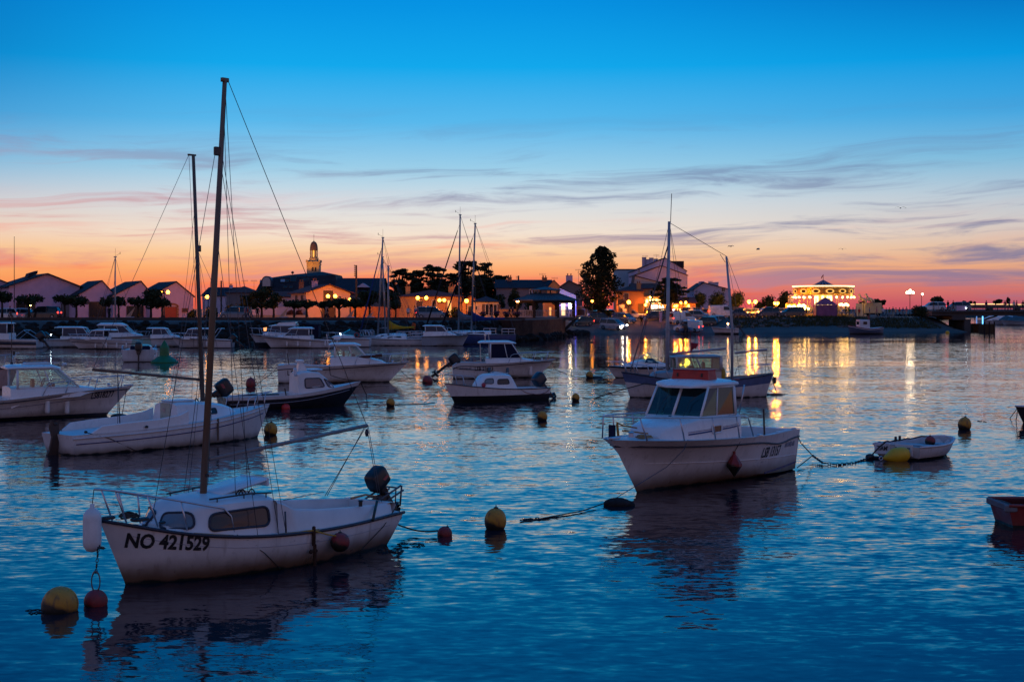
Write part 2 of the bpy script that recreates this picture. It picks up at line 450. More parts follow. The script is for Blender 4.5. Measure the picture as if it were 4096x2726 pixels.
while px < 2330:
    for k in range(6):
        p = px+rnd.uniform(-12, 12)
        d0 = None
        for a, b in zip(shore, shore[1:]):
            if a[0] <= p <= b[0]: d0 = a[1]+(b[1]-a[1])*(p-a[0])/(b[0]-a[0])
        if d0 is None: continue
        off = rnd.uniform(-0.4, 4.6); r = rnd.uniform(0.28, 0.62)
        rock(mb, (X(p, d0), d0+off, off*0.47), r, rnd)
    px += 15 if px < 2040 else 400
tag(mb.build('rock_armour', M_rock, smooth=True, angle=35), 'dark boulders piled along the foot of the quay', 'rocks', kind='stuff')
mb = MB()
for i in range(90):
    p = rnd.uniform(2985, 3560); d0 = 214+(p-3150)/250*2; off = rnd.uniform(10, 17)
    rock(mb, (X(p, d0), d0+off, ground_z(p, d0+off)+0.02), rnd.uniform(.14, .34) if p > 3230 else rnd.uniform(.2, .5), rnd)
M_rock2 = mat('bank_rock', (0.10, 0.09, 0.085), 0.85, 0, 0.45, 1.2, bump=0.6)
tag(mb.build('bank_rocks', M_rock2, smooth=True, angle=35), 'pale rocks showing in the grassy bank below the car park', 'rocks', kind='stuff')
# rough grass on the bank
mb = MB()
for i in range(9000):
    p = rnd.uniform(2990, 3850); d0 = 214+(p-3150)/250*3; off = rnd.uniform(9.5, 19)
    x, y = X(p, d0), d0+off+rnd.uniform(0, .5); z = ground_z(p, d0+off)
    h = rnd.uniform(.15, .5); a = rnd.uniform(0, 3.1); wd = rnd.uniform(.05, .16)
    mb.poly([(x-wd*math.cos(a), y-wd*math.sin(a), z-0.1), (x+wd*math.cos(a), y+wd*math.sin(a), z-0.1), (x+rnd.uniform(-.2, .2), y+rnd.uniform(-.1, .1), z+h)])
tag(mb.build('bank_grass', mat('bank_grass_green', (0.045, 0.05, 0.022), 0.9, 0, 0.4, 0.6)), 'rough grass growing on the bank below the car park', 'grass', kind='stuff')
# ------------------------------------------------------------------ boat kit
from mathutils.bvhtree import BVHTree
def cr(pts, t):
    """smooth interpolation of (t, value) pairs"""
    if t <= pts[0][0]: return pts[0][1]
    if t >= pts[-1][0]: return pts[-1][1]
    for i in range(len(pts)-1):
        if pts[i][0] <= t <= pts[i+1][0]:
            (t0, v0), (t1, v1) = pts[i], pts[i+1]
            m0 = (v1-pts[i-1][1])/(t1-pts[i-1][0]) if i > 0 else (v1-v0)/(t1-t0)
            m1 = (pts[i+2][1]-v0)/(pts[i+2][0]-t0) if i+2 < len(pts) else (v1-v0)/(t1-t0)
            h = t1-t0; u = (t-t0)/h
            return (2*u**3-3*u*u+1)*v0+(u**3-2*u*u+u)*h*m0+(-2*u**3+3*u*u)*v1+(u**3-u*u)*h*m1
def lp(a, b, u): return a+(b-a)*u

class Hull:
    def __init__(s, L, rake, sheer, beam, mode='round', zk=-0.3, chine=(0.88, 0.4, 0.03, 0.5), p=(0.5, 1.05), tr=0.05, rk=4.0):
        s.L, s.rake, s.sheer, s.beam, s.mode, s.zk, s.ch, s.p, s.tr, s.rk = L, rake, sheer, beam, mode, zk, chine, p, tr, rk
        s.zb = sheer[-1][1]
    def zs(s, t): return cr(s.sheer, t)
    def bs(s, t): return max(0.0, cr(s.beam, t))
    def sec(s, t):
        zs, b = s.zs(t), s.bs(t)
        if s.mode == 'round':
            p = lp(s.p[0], s.p[1], t**1.6); out = []
            for i in range(11):
                th = math.pi/2*i/10
                out.append((b*max(0, math.cos(th))**p, zs-(zs-s.zk)*math.sin(th)**1.05))
            out[-1] = (0.0, s.zk); return out
        c0, c1, z0, z1 = s.ch
        zc = lp(z0, s.zb*z1, t**2.4); bc = b*lp(c0, c1, t**1.7); out = []
        for i in range(5):
            u = i/4; fl = 0.10*b*t*math.sin(math.pi*u)
            out.append((max(0, lp(b, bc, u)-fl), lp(zs, zc, u)))
        for i in range(1, 5):
            u = i/4; out.append((max(0, lp(bc, 0, u)), lp(zc, s.zk, u**0.9)))
        return out
    def x(s, t, z):
        zz = z/s.zb
        return s.L*t+s.rake*(zz if zz > 0 else 0.7*zz)*t**s.rk-s.tr*max(0, z)/max(.1, s.zs(0))*(1-t)**8
    def y_at(s, t, z):
        sc = s.sec(t)
        for (y0, z0), (y1, z1) in zip(sc, sc[1:]):
            if z1 <= z <= z0: return lp(y0, y1, (z0-z)/(z0-z1+1e-9))
        return sc[0][0] if z > sc[0][1] else 0.0
    def pt(s, t, z, side=1, off=0.0):
        return Vector((s.x(t, z), side*(s.y_at(t, z)+off), z))
    def t_of(s, x, z):
        a, b = 0.0, 1.0
        for _ in range(30):
            m = (a+b)/2
            if s.x(m, z) < x: a = m
            else: b = m
        return (a+b)/2
    def on(s, x, z, side, off=0.006): 
        t = s.t_of(x, z); return Vector((x, side*(s.y_at(t, z)+off), z))
    def build(s, parent, m, name='hull', n=26, top=None, topn=1):
        mb = MB(); rings = []
        for i in range(n+1):
            t = 1-(1-i/n)**1.25 if i < n else 1.0
            sc = s.sec(t)
            ring = [(s.x(t, z), y, z) for y, z in sc]+[(s.x(t, z), -y, z) for y, z in reversed(sc[:-1])]
            rings.append(ring)
        mb.loft(rings, closed=False)
        if top:
            k = len(rings[0])-1; mb.m = [1 if (i % k < topn or i % k >= k-topn) else 0 for i in range(len(mb.f))]
        mb.poly(rings[0])
        o = mb.build(name, [m, top] if top else m, parent, angle=50); fix_normals(o); return o
    def line(s, parent, m, name, dz, r, t0=0.0, t1=1.0, n=22, both=True, off=0.01, side=1, square=False):
        """a strip that runs along the hull dz below the sheer (dz may be a function of t)"""
        f = dz if callable(dz) else (lambda t: dz)
        P = [s.pt(lp(t0, t1, i/n), s.zs(lp(t0, t1, i/n))-f(lp(t0, t1, i/n)), 1, off) for i in range(n+1)]
        mb = MB()
        if both and t1 >= 0.999:
            Q = P+[Vector((p.x, -p.y, p.z)) for p in reversed(P[:-1])]
            mb.tube(Q, r, 6)
        elif both: mb.tube(P, r, 6); mb.tube([Vector((p.x, -p.y, p.z)) for p in P], r, 6)
        else: mb.tube([Vector((p.x, side*p.y, p.z)) for p in P], r, 6)
        return mb.build(name, m, parent, smooth=True)
    def deck(s, parent, m, well=None, zf=0.1, sw=0.14, rim=0.05, drop=0.02, camber=0.04, name='deck', n=24, tip=0.995):
        ts = []
        for i in range(n+1):
            t = tip*i/n; ts.append((t, bool(well) and well[0] < t < well[1]))
        if well:
            ts = [q for q in ts if all(abs(q[0]-e) > 1e-3 for e in well)]
            ts += [(well[0], False), (well[0]+1e-4, True), (well[1]-1e-4, True), (well[1], False)]
        ts.sort(); rings = []
        for t, inw in ts:
            zs, b = s.zs(t)-0.002, max(0.0, s.bs(t)-0.004)
            y1 = max(0, b-rim); y2 = max(0, y1-0.012); y3 = max(0, y1-sw); zd = zs-drop
            zc = zd+camber*(b/max(.01, s.bs(.4))); y4 = min(y3*0.995, max(0, s.y_at(t, zf)-.05)) if inw else y3*0.995
            half = [(b, zs), (y1, zs), (y2, zd), (y3, zd+(0 if inw else .3*(zc-zd))), (y4, zf if inw else lp(zd, zc, .31)), (y4*.5, zf if inw else lp(zd, zc, .8)), (0, zf if inw else zc)]
            rings.append([(s.x(t, min(z, zs)) if not inw else s.x(t, zs), y, z) for y, z in half]+[(s.x(t, zs), -y, z) for y, z in reversed(half[:-1])])
        mb = MB(); mb.loft(rings, closed=False)
        o = mb.build(name, m, parent, angle=30); fix_normals(o); return o

def loft_cab(parent, m, st, r=0.08, crown=0.05, name='cabin', angle=40):
    """st: (x, half width at the foot, half width at the top, z foot, z top)"""
    rings = []
    for x, hb, ht, z0, z1 in st:
        rr = min(r, max(0.004, (z1-z0)*.4)); c = crown*min(1, (z1-z0)/0.3)
        half = [(hb, z0), (lp(hb, ht, .5), lp(z0, z1-rr, .5)), (ht, z1-rr), (ht-.3*rr, z1-.3*rr), (ht-rr, z1), (ht*.5, z1+c*.8), (0, z1+c)]
        rings.append([(x, y, z) for y, z in half]+[(x, -y, z) for y, z in reversed(half[:-1])])
    mb = MB(); mb.loft(rings, closed=False); mb.poly(rings[0]); mb.poly(rings[-1])
    o = mb.build(name, m, parent, angle=angle); fix_normals(o); return o

def bvh_of(o):
    return BVHTree.FromPolygons([v.co.copy() for v in o.data.vertices], [tuple(p.vertices) for p in o.data.polygons])
def round_poly(pts, r=0.3, k=4):
    """rounds the corners of a closed outline of vectors; r is a share of the shorter neighbour edge"""
    out = []; n = len(pts)
    for i in range(n):
        a, b, c = Vector(pts[i-1]), Vector(pts[i]), Vector(pts[(i+1) % n])
        d = min((a-b).length, (c-b).length)*r
        p, q = b+(a-b).normalized()*d, b+(c-b).normalized()*d
        for j in range(k+1):
            u = j/k; out.append(p*(1-u)**2+b*2*u*(1-u)+q*u*u)
    return out
def window_on(parent, target, pts, direction, pane=None, frame=None, fr=0.014, off=0.012, rnd=0.3, name='window', bv=None):
    bv = bv or bvh_of(target); direction = Vector(direction).normalized()
    pts = round_poly(pts, rnd); cen = sum((Vector(p) for p in pts), Vector())/len(pts)
    def cast(p):
        hit, nrm, *_ = bv.ray_cast(Vector(p)-direction*3.0, direction, 6.0)
        if hit is None: return None
        if nrm.dot(direction) > 0: nrm = -nrm
        return hit+nrm*off
    out = [cast(p) for p in pts]; c = cast(cen); inn = [cast(cen+(Vector(p)-cen)*.5) for p in pts]
    if c is None or any(o is None for o in out) or any(o is None for o in inn): return None
    mb = MB(); mb.tube(out+[out[0], out[1]], fr, 6)
    fo = mb.build(name, frame or M_rubber(), parent, smooth=True)
    mb = MB(); b = mb.add(out); e = mb.add(inn); ci = mb.add([c]); n = len(out)
    for i in range(n):
        j = (i+1) % n; mb.face((b+i, b+j, e+j, e+i)); mb.face((e+i, e+j, ci))
    po = mb.build('pane', pane or M_pane(), fo, smooth=True); return fo

def text_mesh(body, size, bold=0.0, shear=0.0, sx=1.0, space=1.0):
    cu = bpy.data.curves.new('lettering', 'FONT'); cu.body = body; cu.size = size; cu.offset = bold; cu.shear = shear; cu.space_character = space
    cu.resolution_u = 3; cu.fill_mode = 'FRONT'
    o = bpy.data.objects.new('lettering', cu); col.objects.link(o)
    dg = bpy.context.evaluated_depsgraph_get(); dg.update()
    me = bpy.data.meshes.new_from_object(o.evaluated_get(dg))
    vs = [(v.co.x*sx, v.co.y) for v in me.vertices]; fs = [tuple(p.vertices) for p in me.polygons]
    bpy.data.objects.remove(o); bpy.data.meshes.remove(me); bpy.data.curves.remove(cu)
    return vs, fs
def hull_text(parent, hull, body, x0, z0, size, side, m, slope=0.0, name='registration', **kw):
    vs, fs = text_mesh(body, size, **kw); dr = -1 if side > 0 else 1
    mb = MB(); mb.add([hull.on(x0+dr*u, z0+v+slope*u, side, 0.007) for u, v in vs])
    for f in fs: mb.face(f)
    return mb.build(name, m, parent)
def flat_text(parent, body, size, m, M, loc, name='lettering', center=True, **kw):
    vs, fs = text_mesh(body, size, **kw)
    if not vs: return None
    mx = (max(v[0] for v in vs)+min(v[0] for v in vs))/2 if center else 0
    mb = MB(); mb.add([M @ Vector((u-mx, v, 0))+Vector(loc) for u, v in vs])
    for f in fs: mb.face(f)
    return mb.build(name, m, parent)

def bow_rail(parent, h, t0, hh=0.4, inset=0.06, posts=(), r=0.014, dz=0.0, tipx=0.1, mid=False, name='bow_rail', lead=0.12, tm=0.985):
    P = []; n = 14
    for i in range(n+1):
        t = lp(t0, tm, i/n); z = h.zs(t)-dz
        k = min(1, i/2.0)
        P.append(Vector((h.x(t, h.zs(t))+(tipx*(i/n)**3), max(0.07, h.bs(t)-inset), z+hh*(0.02 if i == 0 else min(1, 0.78+0.22*k)))))
    mb = MB()
    Q = P+[Vector((P[-1].x+tipx*.25, 0, P[-1].z+.01))]+[Vector((p.x, -p.y, p.z)) for p in reversed(P)]
    mb.tube(Q, r, 6)
    if mid:
        Q2 = [Vector((q.x-0.02, q.y, q.z-hh*.45)) for q in Q[3:-3]]; mb.tube(Q2, r*.7, 5)
    for t in posts:
        u = (t-t0)/(tm-t0); i = min(n-1, int(u*n)); f = u*n-i; top = P[i].lerp(P[i+1], f)
        for sd in (1, -1):
            b = Vector((top.x-lead, max(.05, h.bs(t-.02)-inset), h.zs(t)-dz))
            mb.tube([(b.x, sd*b.y, b.z), (top.x, sd*top.y, top.z)], r, 5)
    return mb.build(name, M_steel(), parent, smooth=True)

def outboard(parent, loc, tilt=0.0, sc=1.0, rz=0.0, m=None, mark=None):
    """outboard motor: leg with bracket > cowling, propeller; tilt raises the leg backwards"""
    m = m or M_black(); T = Matrix.Rotation(tilt, 4, 'Y'); Rz = Matrix.Rotation(rz, 4, 'Z')
    f = lambda p: Rz @ (T @ (Vector(p)*sc))
    mb = MB()
    def bx(c, d):
        k = len(mb.v); mb.bevbox(c, d, 0.02)
        mb.v[k:] = [tuple(f(v)) for v in mb.v[k:]]
    bx((0.0, 0, -0.05), (0.16, 0.18, 0.26)); bx((-0.03, 0, -0.42), (0.12, 0.08, 0.6)); bx((-0.06, 0, -0.62), (0.30, 0.14, 0.025))
    k = len(mb.v); mb.lathe([(0.01, -.22), (.05, -.15), (.055, .02), (.03, .12)], 8, (0, 0, 0), Mz((-1, 0, 0)))
    mb.v[k:] = [tuple(f(Vector(v)+Vector((-.06, 0, -.78)))) for v in mb.v[k:]]
    bx((-0.04, 0, -0.92), (0.12, 0.015, 0.18)); bx((0.08, 0, 0.02), (0.10, 0.24, 0.22))
    o = mb.build('outboard_motor', m, parent, angle=40, loc=loc)
    mb = MB(); rings = []
    for z, lx0, lx1, wy in ((0.03, -.20, .19, .14), (0.06, -.25, .23, .175), (0.20, -.27, .25, .185), (0.36, -.27, .23, .18), (0.43, -.25, .21, .165), (0.47, -.20, .16, .13), (0.478, -.1, .07, .06)):
        ring = []
        for i in range(20):
            a = 2*math.pi*(i+.5)/20; cx, cy = math.cos(a), math.sin(a)
            e = 0.38; px_ = math.copysign(abs(cx)**e, cx); py_ = math.copysign(abs(cy)**e, cy)
            ring.append(f(((lx0+lx1)/2+px_*(lx1-lx0)/2, py_*wy, z)))
        rings.append(ring)
    mb.loft(rings, True, True); c = mb.build('cowling', m if mark is None else [m], o, angle=50)
    if mark:
        mb = MB()
        for sd in (1, -1):
            mb.poly([f((-.20, sd*.186, .18)), f((-.05, sd*.190, .18)), f((.0, sd*.190, .25)), f((-.16, sd*.188, .25))])
        mb.build('decal', mark, c)
    mb = MB()
    for k in range(3):
        a = k*2.094; d = Vector((0, math.cos(a), math.sin(a))); e = Vector((0.05, -math.sin(a)*.06, math.cos(a)*.06))
        b = Vector((-.17, 0, -.78)); mb.poly([f(b+d*.03-e*.5), f(b+d*.12-e), f(b+d*.13+e), f(b+d*.03+e*.5)])
    mb.build('propeller', m, o)
    return o

def wheelhouse(parent, wh, roofm=None, dark=None, open_rear=True, inner=True, bars=0.028, roof_over=(0.22, 0.30, 0.07), roof_t=0.10, mid_pillar=True, side_split=0.45, framem=None, gl=None):
    """wh: xf (foot of the windscreen), xt (its head), xr (rear), yf, yr (half widths), z0, z1"""
    xf, xt, xr, yf, yr, z0, z1 = wh; fm = framem or M_white(); gl = gl or glass('wheelhouse_glass')
    kx = 0.94
    A, Bp = Vector((xf, yf*.96, z0)), Vector((xt, yf*.90, z1)); C, Dp = Vector((xr, yr, z0)), Vector((xr, yr*kx, z1))
    s = side_split; E, Fp = A.lerp(C, s), Bp.lerp(Dp, s*.8)
    mir = lambda p: Vector((p.x, -p.y, p.z))
    mb = MB()
    for f in (lambda p: p, mir):
        mb.tube([f(A), f(Bp)], bars, 6); mb.tube([f(C), f(Dp)], bars*1.6, 6); mb.tube([f(E), f(Fp)], bars*.8, 6)
        mb.tube([f(A), f(C)], bars*.9, 6); mb.tube([f(Bp), f(Dp)], bars*.9, 6)
    mb.tube([A, mir(A)], bars, 6); mb.tube([Bp, mir(Bp)], bars, 6)
    if mid_pillar: mb.tube([(A.x+.02, 0, z0), (Bp.x+.02, 0, z1)], bars*1.2, 6)
    frame = mb.build('window_frame', fm, parent, smooth=True)
    mb = MB(); mb.poly([A, mir(A), mir(Bp), Bp]); mb.build('windscreen', gl, parent)
    for f in (lambda p: p, mir):
        mb = MB(); mb.poly([f(A), f(E), f(Fp), f(Bp)]); mb.poly([f(E), f(C), f(Dp), f(Fp)]); mb.build('side_window', dark or gl, parent)
    if not open_rear:
        mb = MB(); mb.poly([C, mir(C), mir(Dp), Dp]); mb.build('rear_bulkhead', mat('bulkhead_shade', (.045, .055, .055), .6), parent)  # shade inside the cabin is put into the panel's dark colour
    fo, ro, so = roof_over; rm = roofm or M_white(); rings = []
    x0, x1 = xr-ro, xt+fo; n = 10
    for i in range(n+1):
        u = i/n; x = lp(x0, x1, u); w_ = (lp(yr*kx, yf*.9, u)+so)*(1-0.55*max(0, (u-.72)/.28)**2.2)*(1-.25*max(0, (.12-u)/.12)**2)
        dzf = -0.10*max(0, (u-.7)/.3)**2; th = roof_t*(1-.6*max(0, (u-.8)/.2)-.5*max(0, (.1-u)/.1))
        zb = z1+.012+dzf*0.3
        half = [(w_*.96, zb), (w_, zb+th*.35), (w_*.97, zb+th*.8), (w_*.8, zb+th*1.15), (w_*.4, zb+th*1.4), (0, zb+th*1.45)]
        rings.append([(x, y, z) for y, z in half]+[(x, -y, z) for y, z in reversed(half[:-1])])
    mb = MB(); mb.loft(rings, True, True); rf = mb.build('roof', rm, parent, angle=45); fix_normals(rf)
    if inner:
        mb = MB(); mb.bevbox((lp(xf, xr, .42), -yf*.42, z0-.08), (.22, .42, .46), .04); mb.bevbox((lp(xf, xr, .72), -yf*.45, z0-.02), (.1, .4, .62), .04)
        mb.torus((lp(xf, xr, .55), -yf*.42, z0+.16), .17, .016, Mz((-1, 0, .4)))
        mb.build('helm_seat', M_black(), parent, angle=40)
    return frame

class Boat:
    def __init__(s, name, label, cat, bow, stern, group=None, z=0.0):
        a, b = G(*bow) if not isinstance(bow, Vector) else bow, G(*stern) if not isinstance(stern, Vector) else stern
        d = a-b; s.L = math.hypot(d.x, d.y); s.rz = math.atan2(d.y, d.x); s.loc = Vector((b.x, b.y, z))
        s.root = thing(name, label, cat, s.loc, s.rz, group)
    def w(s, x, y, z):
        c, q = math.cos(s.rz), math.sin(s.rz); return Vector((s.loc.x+x*c-y*q, s.loc.y+x*q+y*c, s.loc.z+z))

def rope(name, label, cat, pts, r=0.008, m=None, group=None, sag=0.0, n=5):
    P = []
    for a, b in zip(pts, pts[1:]):
        a, b = Vector(a), Vector(b)
        for i in range(8):
            u = i/8; P.append(a.lerp(b, u)-Vector((0, 0, sag*4*u*(1-u))))
    P.append(Vector(pts[-1]))
    mb = MB(); mb.tube(P, r, n); o = mb.build(name, m or M_rope(), smooth=True)
    return tag(o, label, cat, group)
def chain(name, label, pts, r=0.03, m=None, sag=0.0, step=2.6, cat='chain'):
    """links, alternately turned"""
    P = []
    for a, b in zip(pts, pts[1:]):
        a, b = Vector(a), Vector(b); k = max(2, int((b-a).length/(r*step)))
        for i in range(k): u = i/k; P.append(a.lerp(b, u)-Vector((0, 0, sag*4*u*(1-u))))
    P.append(Vector(pts[-1])); mb = MB()
    for i in range(len(P)-1):
        d = P[i+1]-P[i]; X_ = d.normalized(); u, v = frame_of(X_); q = u if i % 2 else v
        M = Matrix((X_, q, X_.cross(q))).transposed(); mb.torus((P[i]+P[i+1])/2, r*1.25, r*.36, M, 8, 5, .6)
    return tag(mb.build(name, m or M_black(), smooth=True), label, cat)
def float_buoy(label, loc, r, m, name='mooring_buoy', cat='buoy', group=None, tilt=(0, 0), sub=0.35, squash=1.0, ring=True):
    t = thing(name, label, cat, loc, 0, group)
    Mt = Matrix.Rotation(tilt[0], 3, 'X') @ Matrix.Rotation(tilt[1], 3, 'Y')
    prof = []
    for i in range(15):
        a = math.pi*i/14; prof.append((max(.004, r*math.sin(a)**.9*(1.0)), r*squash*(-math.cos(a))+r*squash*(1-2*sub)))
    mb = MB(); mb.lathe(prof, 20, (0, 0, 0), Mt); mb.build('float', m, t, smooth=True)
    if ring:
        mb = MB(); top = Mt @ Vector((0, 0, prof[-1][1])); mb.lathe([(r*.22, -r*.06), (r*.2, r*.06), (r*.1, r*.10)], 10, top, Mt)
        mb.torus(top+Vector((0, 0, r*.16)), r*.11, r*.03, Mz((1, .3, 0)), 10, 5); mb.build('eye', M_black(), t, smooth=True)
    return t
def fender(label, loc, L=0.45, r=0.09, m=None, group='fenders hanging on boats', top=None):
    t = thing('fender', label, 'fender', loc, 0, group)
    pr = [(.005, -L/2), (r*.6, -L/2+.02), (r*.95, -L/2+r*.7), (r, -L/4), (r, L/4), (r*.95, L/2-r*.7), (r*.6, L/2-.03), (r*.25, L/2), (r*.25, L/2+.05)]
    mb = MB(); mb.lathe(pr, 12); mb.build('body', m or M_fender(), t, smooth=True)
    mb = MB(); mb.tube([(0, 0, L/2+.03), tuple(Vector(top)-Vector(loc)) if top else (0, 0, L/2+.3)], .006, 5); mb.build('lanyard', M_rope(), t)
    return t
def spar(mb, a, b, r0, r1=None, n=10): mb.tube([a, Vector(a).lerp(Vector(b), .5), b], [r0, (r0+(r1 or r0))/2, r1 or r0], n)
# ------------------------------------------------------------------ generic cabin cruiser
M_letter = mat('registration_black', (0.012, 0.012, 0.014), 0.5, 0, 0.1)
_t = NT(M_letter.node_tree); _c = _t.node('ShaderNodeTexCoord').outputs['Object']
_t.l.new(_t.mix(_t.maprange(_t.noise(_c, 22.0, 5.0, .7), .60, .68, 0, .55), (0.012, 0.012, 0.014, 1), (.34, .32, .31, 1)), _t.n['Principled BSDF'].inputs['Base Color'])
M_letterblue = mat('registration_blue', (0.03, 0.035, 0.14), 0.5, 0, 0.1)
def cuddy(label, bow, stern, rake, sheer, beam, wh, front, rub=0.1, hm=None, cock=(0.05, None), zf=0.35, rail=(0.5, 0.42), posts=(0.62, 0.74, 0.87, 0.97),
          dark=None, group='moored motor boats', name='cabin_cruiser', cat='boat', well=None, hz=None, roof_over=(0.22, 0.32, 0.07), roof_t=0.10,
          ch=(0.88, 0.30, 0.02, 0.62), tr=0.04, fdz=0.0, stripe=True, detail=True, rk=4.0, open_rear=True, gl=None):
    b = Boat(name, label, cat, bow, stern, group)
    h = Hull(b.L, rake, sheer, beam, 'chine', -0.35, ch, tr=tr, rk=rk); b.h = h
    b.hull = h.build(b.root, hm or hullmat('gelcoat_hull', WHITE, None, 0.0, 0.75))
    h.line(b.root, M_rubber(), 'rub_rail', rub, 0.022 if detail else 0.03, 0.0, 1.0)
    xf, xt, xr, yf, yr, z0, z1 = wh
    tr_ = h.t_of(xr-0.2, h.zs(.4)); tfr = h.t_of(front[0]+.05, h.zs(.8))
    h.deck(b.root, M_white2(), (cock[0], cock[1] or tr_), zf, sw=0.16)
    st = [(xr-0.22, yr*1.04, yr*1.0, zf if not detail else h.zs(.4)-.3, z0), (xr+.3, yr*1.03, yr, h.zs(.5)-.1, z0), (xf, yf*1.06, yf, h.zs(.65)-.08, z0-.01)]
    fx, fy, fz = front[:3]
    st += [(lp(xf, fx, .30), lp(yf, fy, .3)*1.05, lp(yf, fy, .3)*.95, h.zs(.75)-.08, lp(z0, fz, .45)), (lp(xf, fx, .78), lp(yf, fy, .75)*1.05, lp(yf, fy, .75)*.9, h.zs(.85)-.08, lp(z0, fz, .9)),
           (lp(xf, fx, .93), fy*1.02, fy*.82, h.zs(.9)-.08, fz-.05), (fx, fy*.9, fy*.6, h.zs(.92)-.08, h.zs(.9)+.02)]
    b.cab = loft_cab(b.root, M_white(), st, 0.07, 0.04)
    wheelhouse(b.root, (xf-.03, xt, xr, yf*.97, yr*.98, z0, z1), dark=dark, roof_over=roof_over, roof_t=roof_t, open_rear=open_rear, gl=gl)
    if rail: bow_rail(b.root, h, rail[0], rail[1], 0.07, posts, 0.017 if detail else 0.02)
    if detail:
        mb = MB(); mb.bevbox((h.x(.985, h.zb)+.02, 0, h.zb+.03), (.34, .10, .05), .015); mb.build('anchor_roller', M_steel(), b.root, angle=40)
        mb = MB(); mb.lathe([(.05, 0), (.05, .08), (.07, .1), (.02, .12)], 10, (h.x(.92, h.zb)-.05, 0, h.zb)); mb.build('bollard', M_steel(), b.root, angle=40)
    return b

# ================================================================== small sailing cruiser in front, port side to us
b = Boat('sailing_boat', 'white cabin sailing boat with NO 421529 on its bow and a tall bare mast', 'sailing boat', (502, 2336), (1450, 2165))
h = Hull(b.L, 0.42, [(0, .50), (.25, .49), (.5, .515), (.7, .58), (.85, .70), (1, .93)], [(0, .60), (.2, .84), (.45, .97), (.65, .90), (.8, .68), (.92, .33), (1, 0.0)], 'round', -0.34, p=(.42, 1.0), tr=.34, rk=3.0)
hm = hullmat('old_gelcoat', (0.70, 0.67, 0.65), None, 0.03, 1.0, sh=.40, grime=0.42)
h.build(b.root, hm, n=34)
h.line(b.root, M_rubber(), 'rub_rail', 0.0, 0.026, 0, 1, 30)
mb = MB()
for sd in (1,): 
    mb.tube([h.pt(lp(0.04, .95, i/24), h.zs(lp(0.04, .95, i/24))-.16, 1, -.001) for i in range(25)], .006, 4)
    mb.tube([Vector((p.x, -p.y, p.z)) for p in [h.pt(lp(0.04, .95, i/24), h.zs(lp(0.04, .95, i/24))-.16, 1, -.001) for i in range(25)]], .006, 4)
mb.build('waist_line', mat('faded_pinstripe', (.35, .33, .36), .5), b.root)
h.deck(b.root, M_white2(), (0.04, 0.545), 0.22, sw=0.16, drop=0.0, camber=0.05)
gel = mat('cabin_gelcoat', (0.66, 0.64, 0.63), 0.4, 0, 0.10, 2.0)
st = [(2.50, .80, .72, .46, 1.02), (2.62, .80, .72, .46, 1.04), (3.0, .79, .70, .48, 1.06), (3.45, .75, .64, .52, 1.05), (3.72, .70, .56, .55, 1.03), (3.88, .62, .46, .60, .98), (4.02, .53, .36, .66, .88), (4.14, .45, .28, .70, .765)]
cab = loft_cab(b.root, gel, st, .09, .07); bv = bvh_of(cab)
pane = mat('smoked_acrylic', (.02, .022, .028), .12, 0, .2)
pale = glass('pale_acrylic', (.55, .62, .66), .18)
for sd in (1, -1):
    z = lambda p, q: Vector((p, sd*2, q))
    window_on(b.root, cab, [z(2.68, .66), z(3.70, .69), z(3.64, .91), z(2.68, .935)], (0, -sd, 0), pane, fr=.020, bv=bv, rnd=.42)
    k = lambda p, y, q: Vector((p+1.5, sd*y, q))
    dd = Vector((-1, -sd*0.6, 0)).normalized(); pv = Vector((-dd.y, dd.x, 0))*(1 if sd > 0 else -1)
    cen = Vector((4.04, sd*.37, .845))
    hw, hh = .25, .11
    win = [cen+pv*a*hw+Vector((0, 0, c*hh)) for a, c in ((-1, -1), (1, -1), (1, .7), (-.75, .95))]
    window_on(b.root, cab, win, dd, mat('acrylic_frosted', (.16, .19, .22), .1, 0, .1), fr=.018, bv=bv, rnd=.42)
# coamings round the cockpit
mb = MB()
for sd in (1, -1):
    ring = []
    for x, y, zt in ((-.16, .50, .655), (.3, .64, .685), (1.0, .76, .73), (1.7, .82, .78), (2.2, .83, .84), (2.42, .82, .95), (2.55, .80, 1.0)):
        zb = .44
        ring.append([(x, sd*(y+.02), zb), (x, sd*(y-.02), zt-.03), (x, sd*(y-.05), zt), (x, sd*(y-.10), zt), (x, sd*(y-.12), zt-.03), (x, sd*(y-.12), .22)])
    mb.loft(ring, closed=False)
    mb.poly(ring[0])
mb.loft([[(-.20, y, .44), (-.26, y, .63), (-.20, y, .67), (-.08, y, .67), (-.05, y, .22)] for y in (-.50, -.25, .25, .50)], closed=False)
o = mb.build('cockpit_coaming', gel, b.root, angle=40); fix_normals(o)
for c_, d_ in (((1.2, .52, .44), (1.9, .34, .06)), ((1.2, -.52, .44), (1.9, .34, .06)), ((.12, 0, .46), (.4, 1.0, .05))): mb = MB(); mb.bevbox(c_, d_, .02); mb.build('bench', M_white2(), b.root, angle=40)
# sliding hatch left ajar, grab rails
mb = MB(); Mh = Matrix.Rotation(R(9), 3, 'Y'); mb.bevbox((2.72, 0, 1.185), (.92, .62, .05), .02, Mh); mb.bevbox((2.30, 0, 1.22), (.05, .62, .13), .015, Mh)
mb.build('hatch', M_white(), b.root, angle=40)
mb = MB()
for sd in (1, -1):
    mb.tube([(2.5, sd*.6, 1.10), (2.9, sd*.585, 1.125), (3.55, sd*.48, 1.10)], .013, 6)
    for x in (2.6, 3.0, 3.45): mb.tube([(x, sd*(.60-.11*max(0, x-2.8)), 1.02), (x, sd*(.60-.11*max(0, x-2.8)), 1.115)], .010, 5)
mb.build('grab_rail', mat('grab_rail_dark', (.03, .03, .035), .5), b.root, smooth=True)
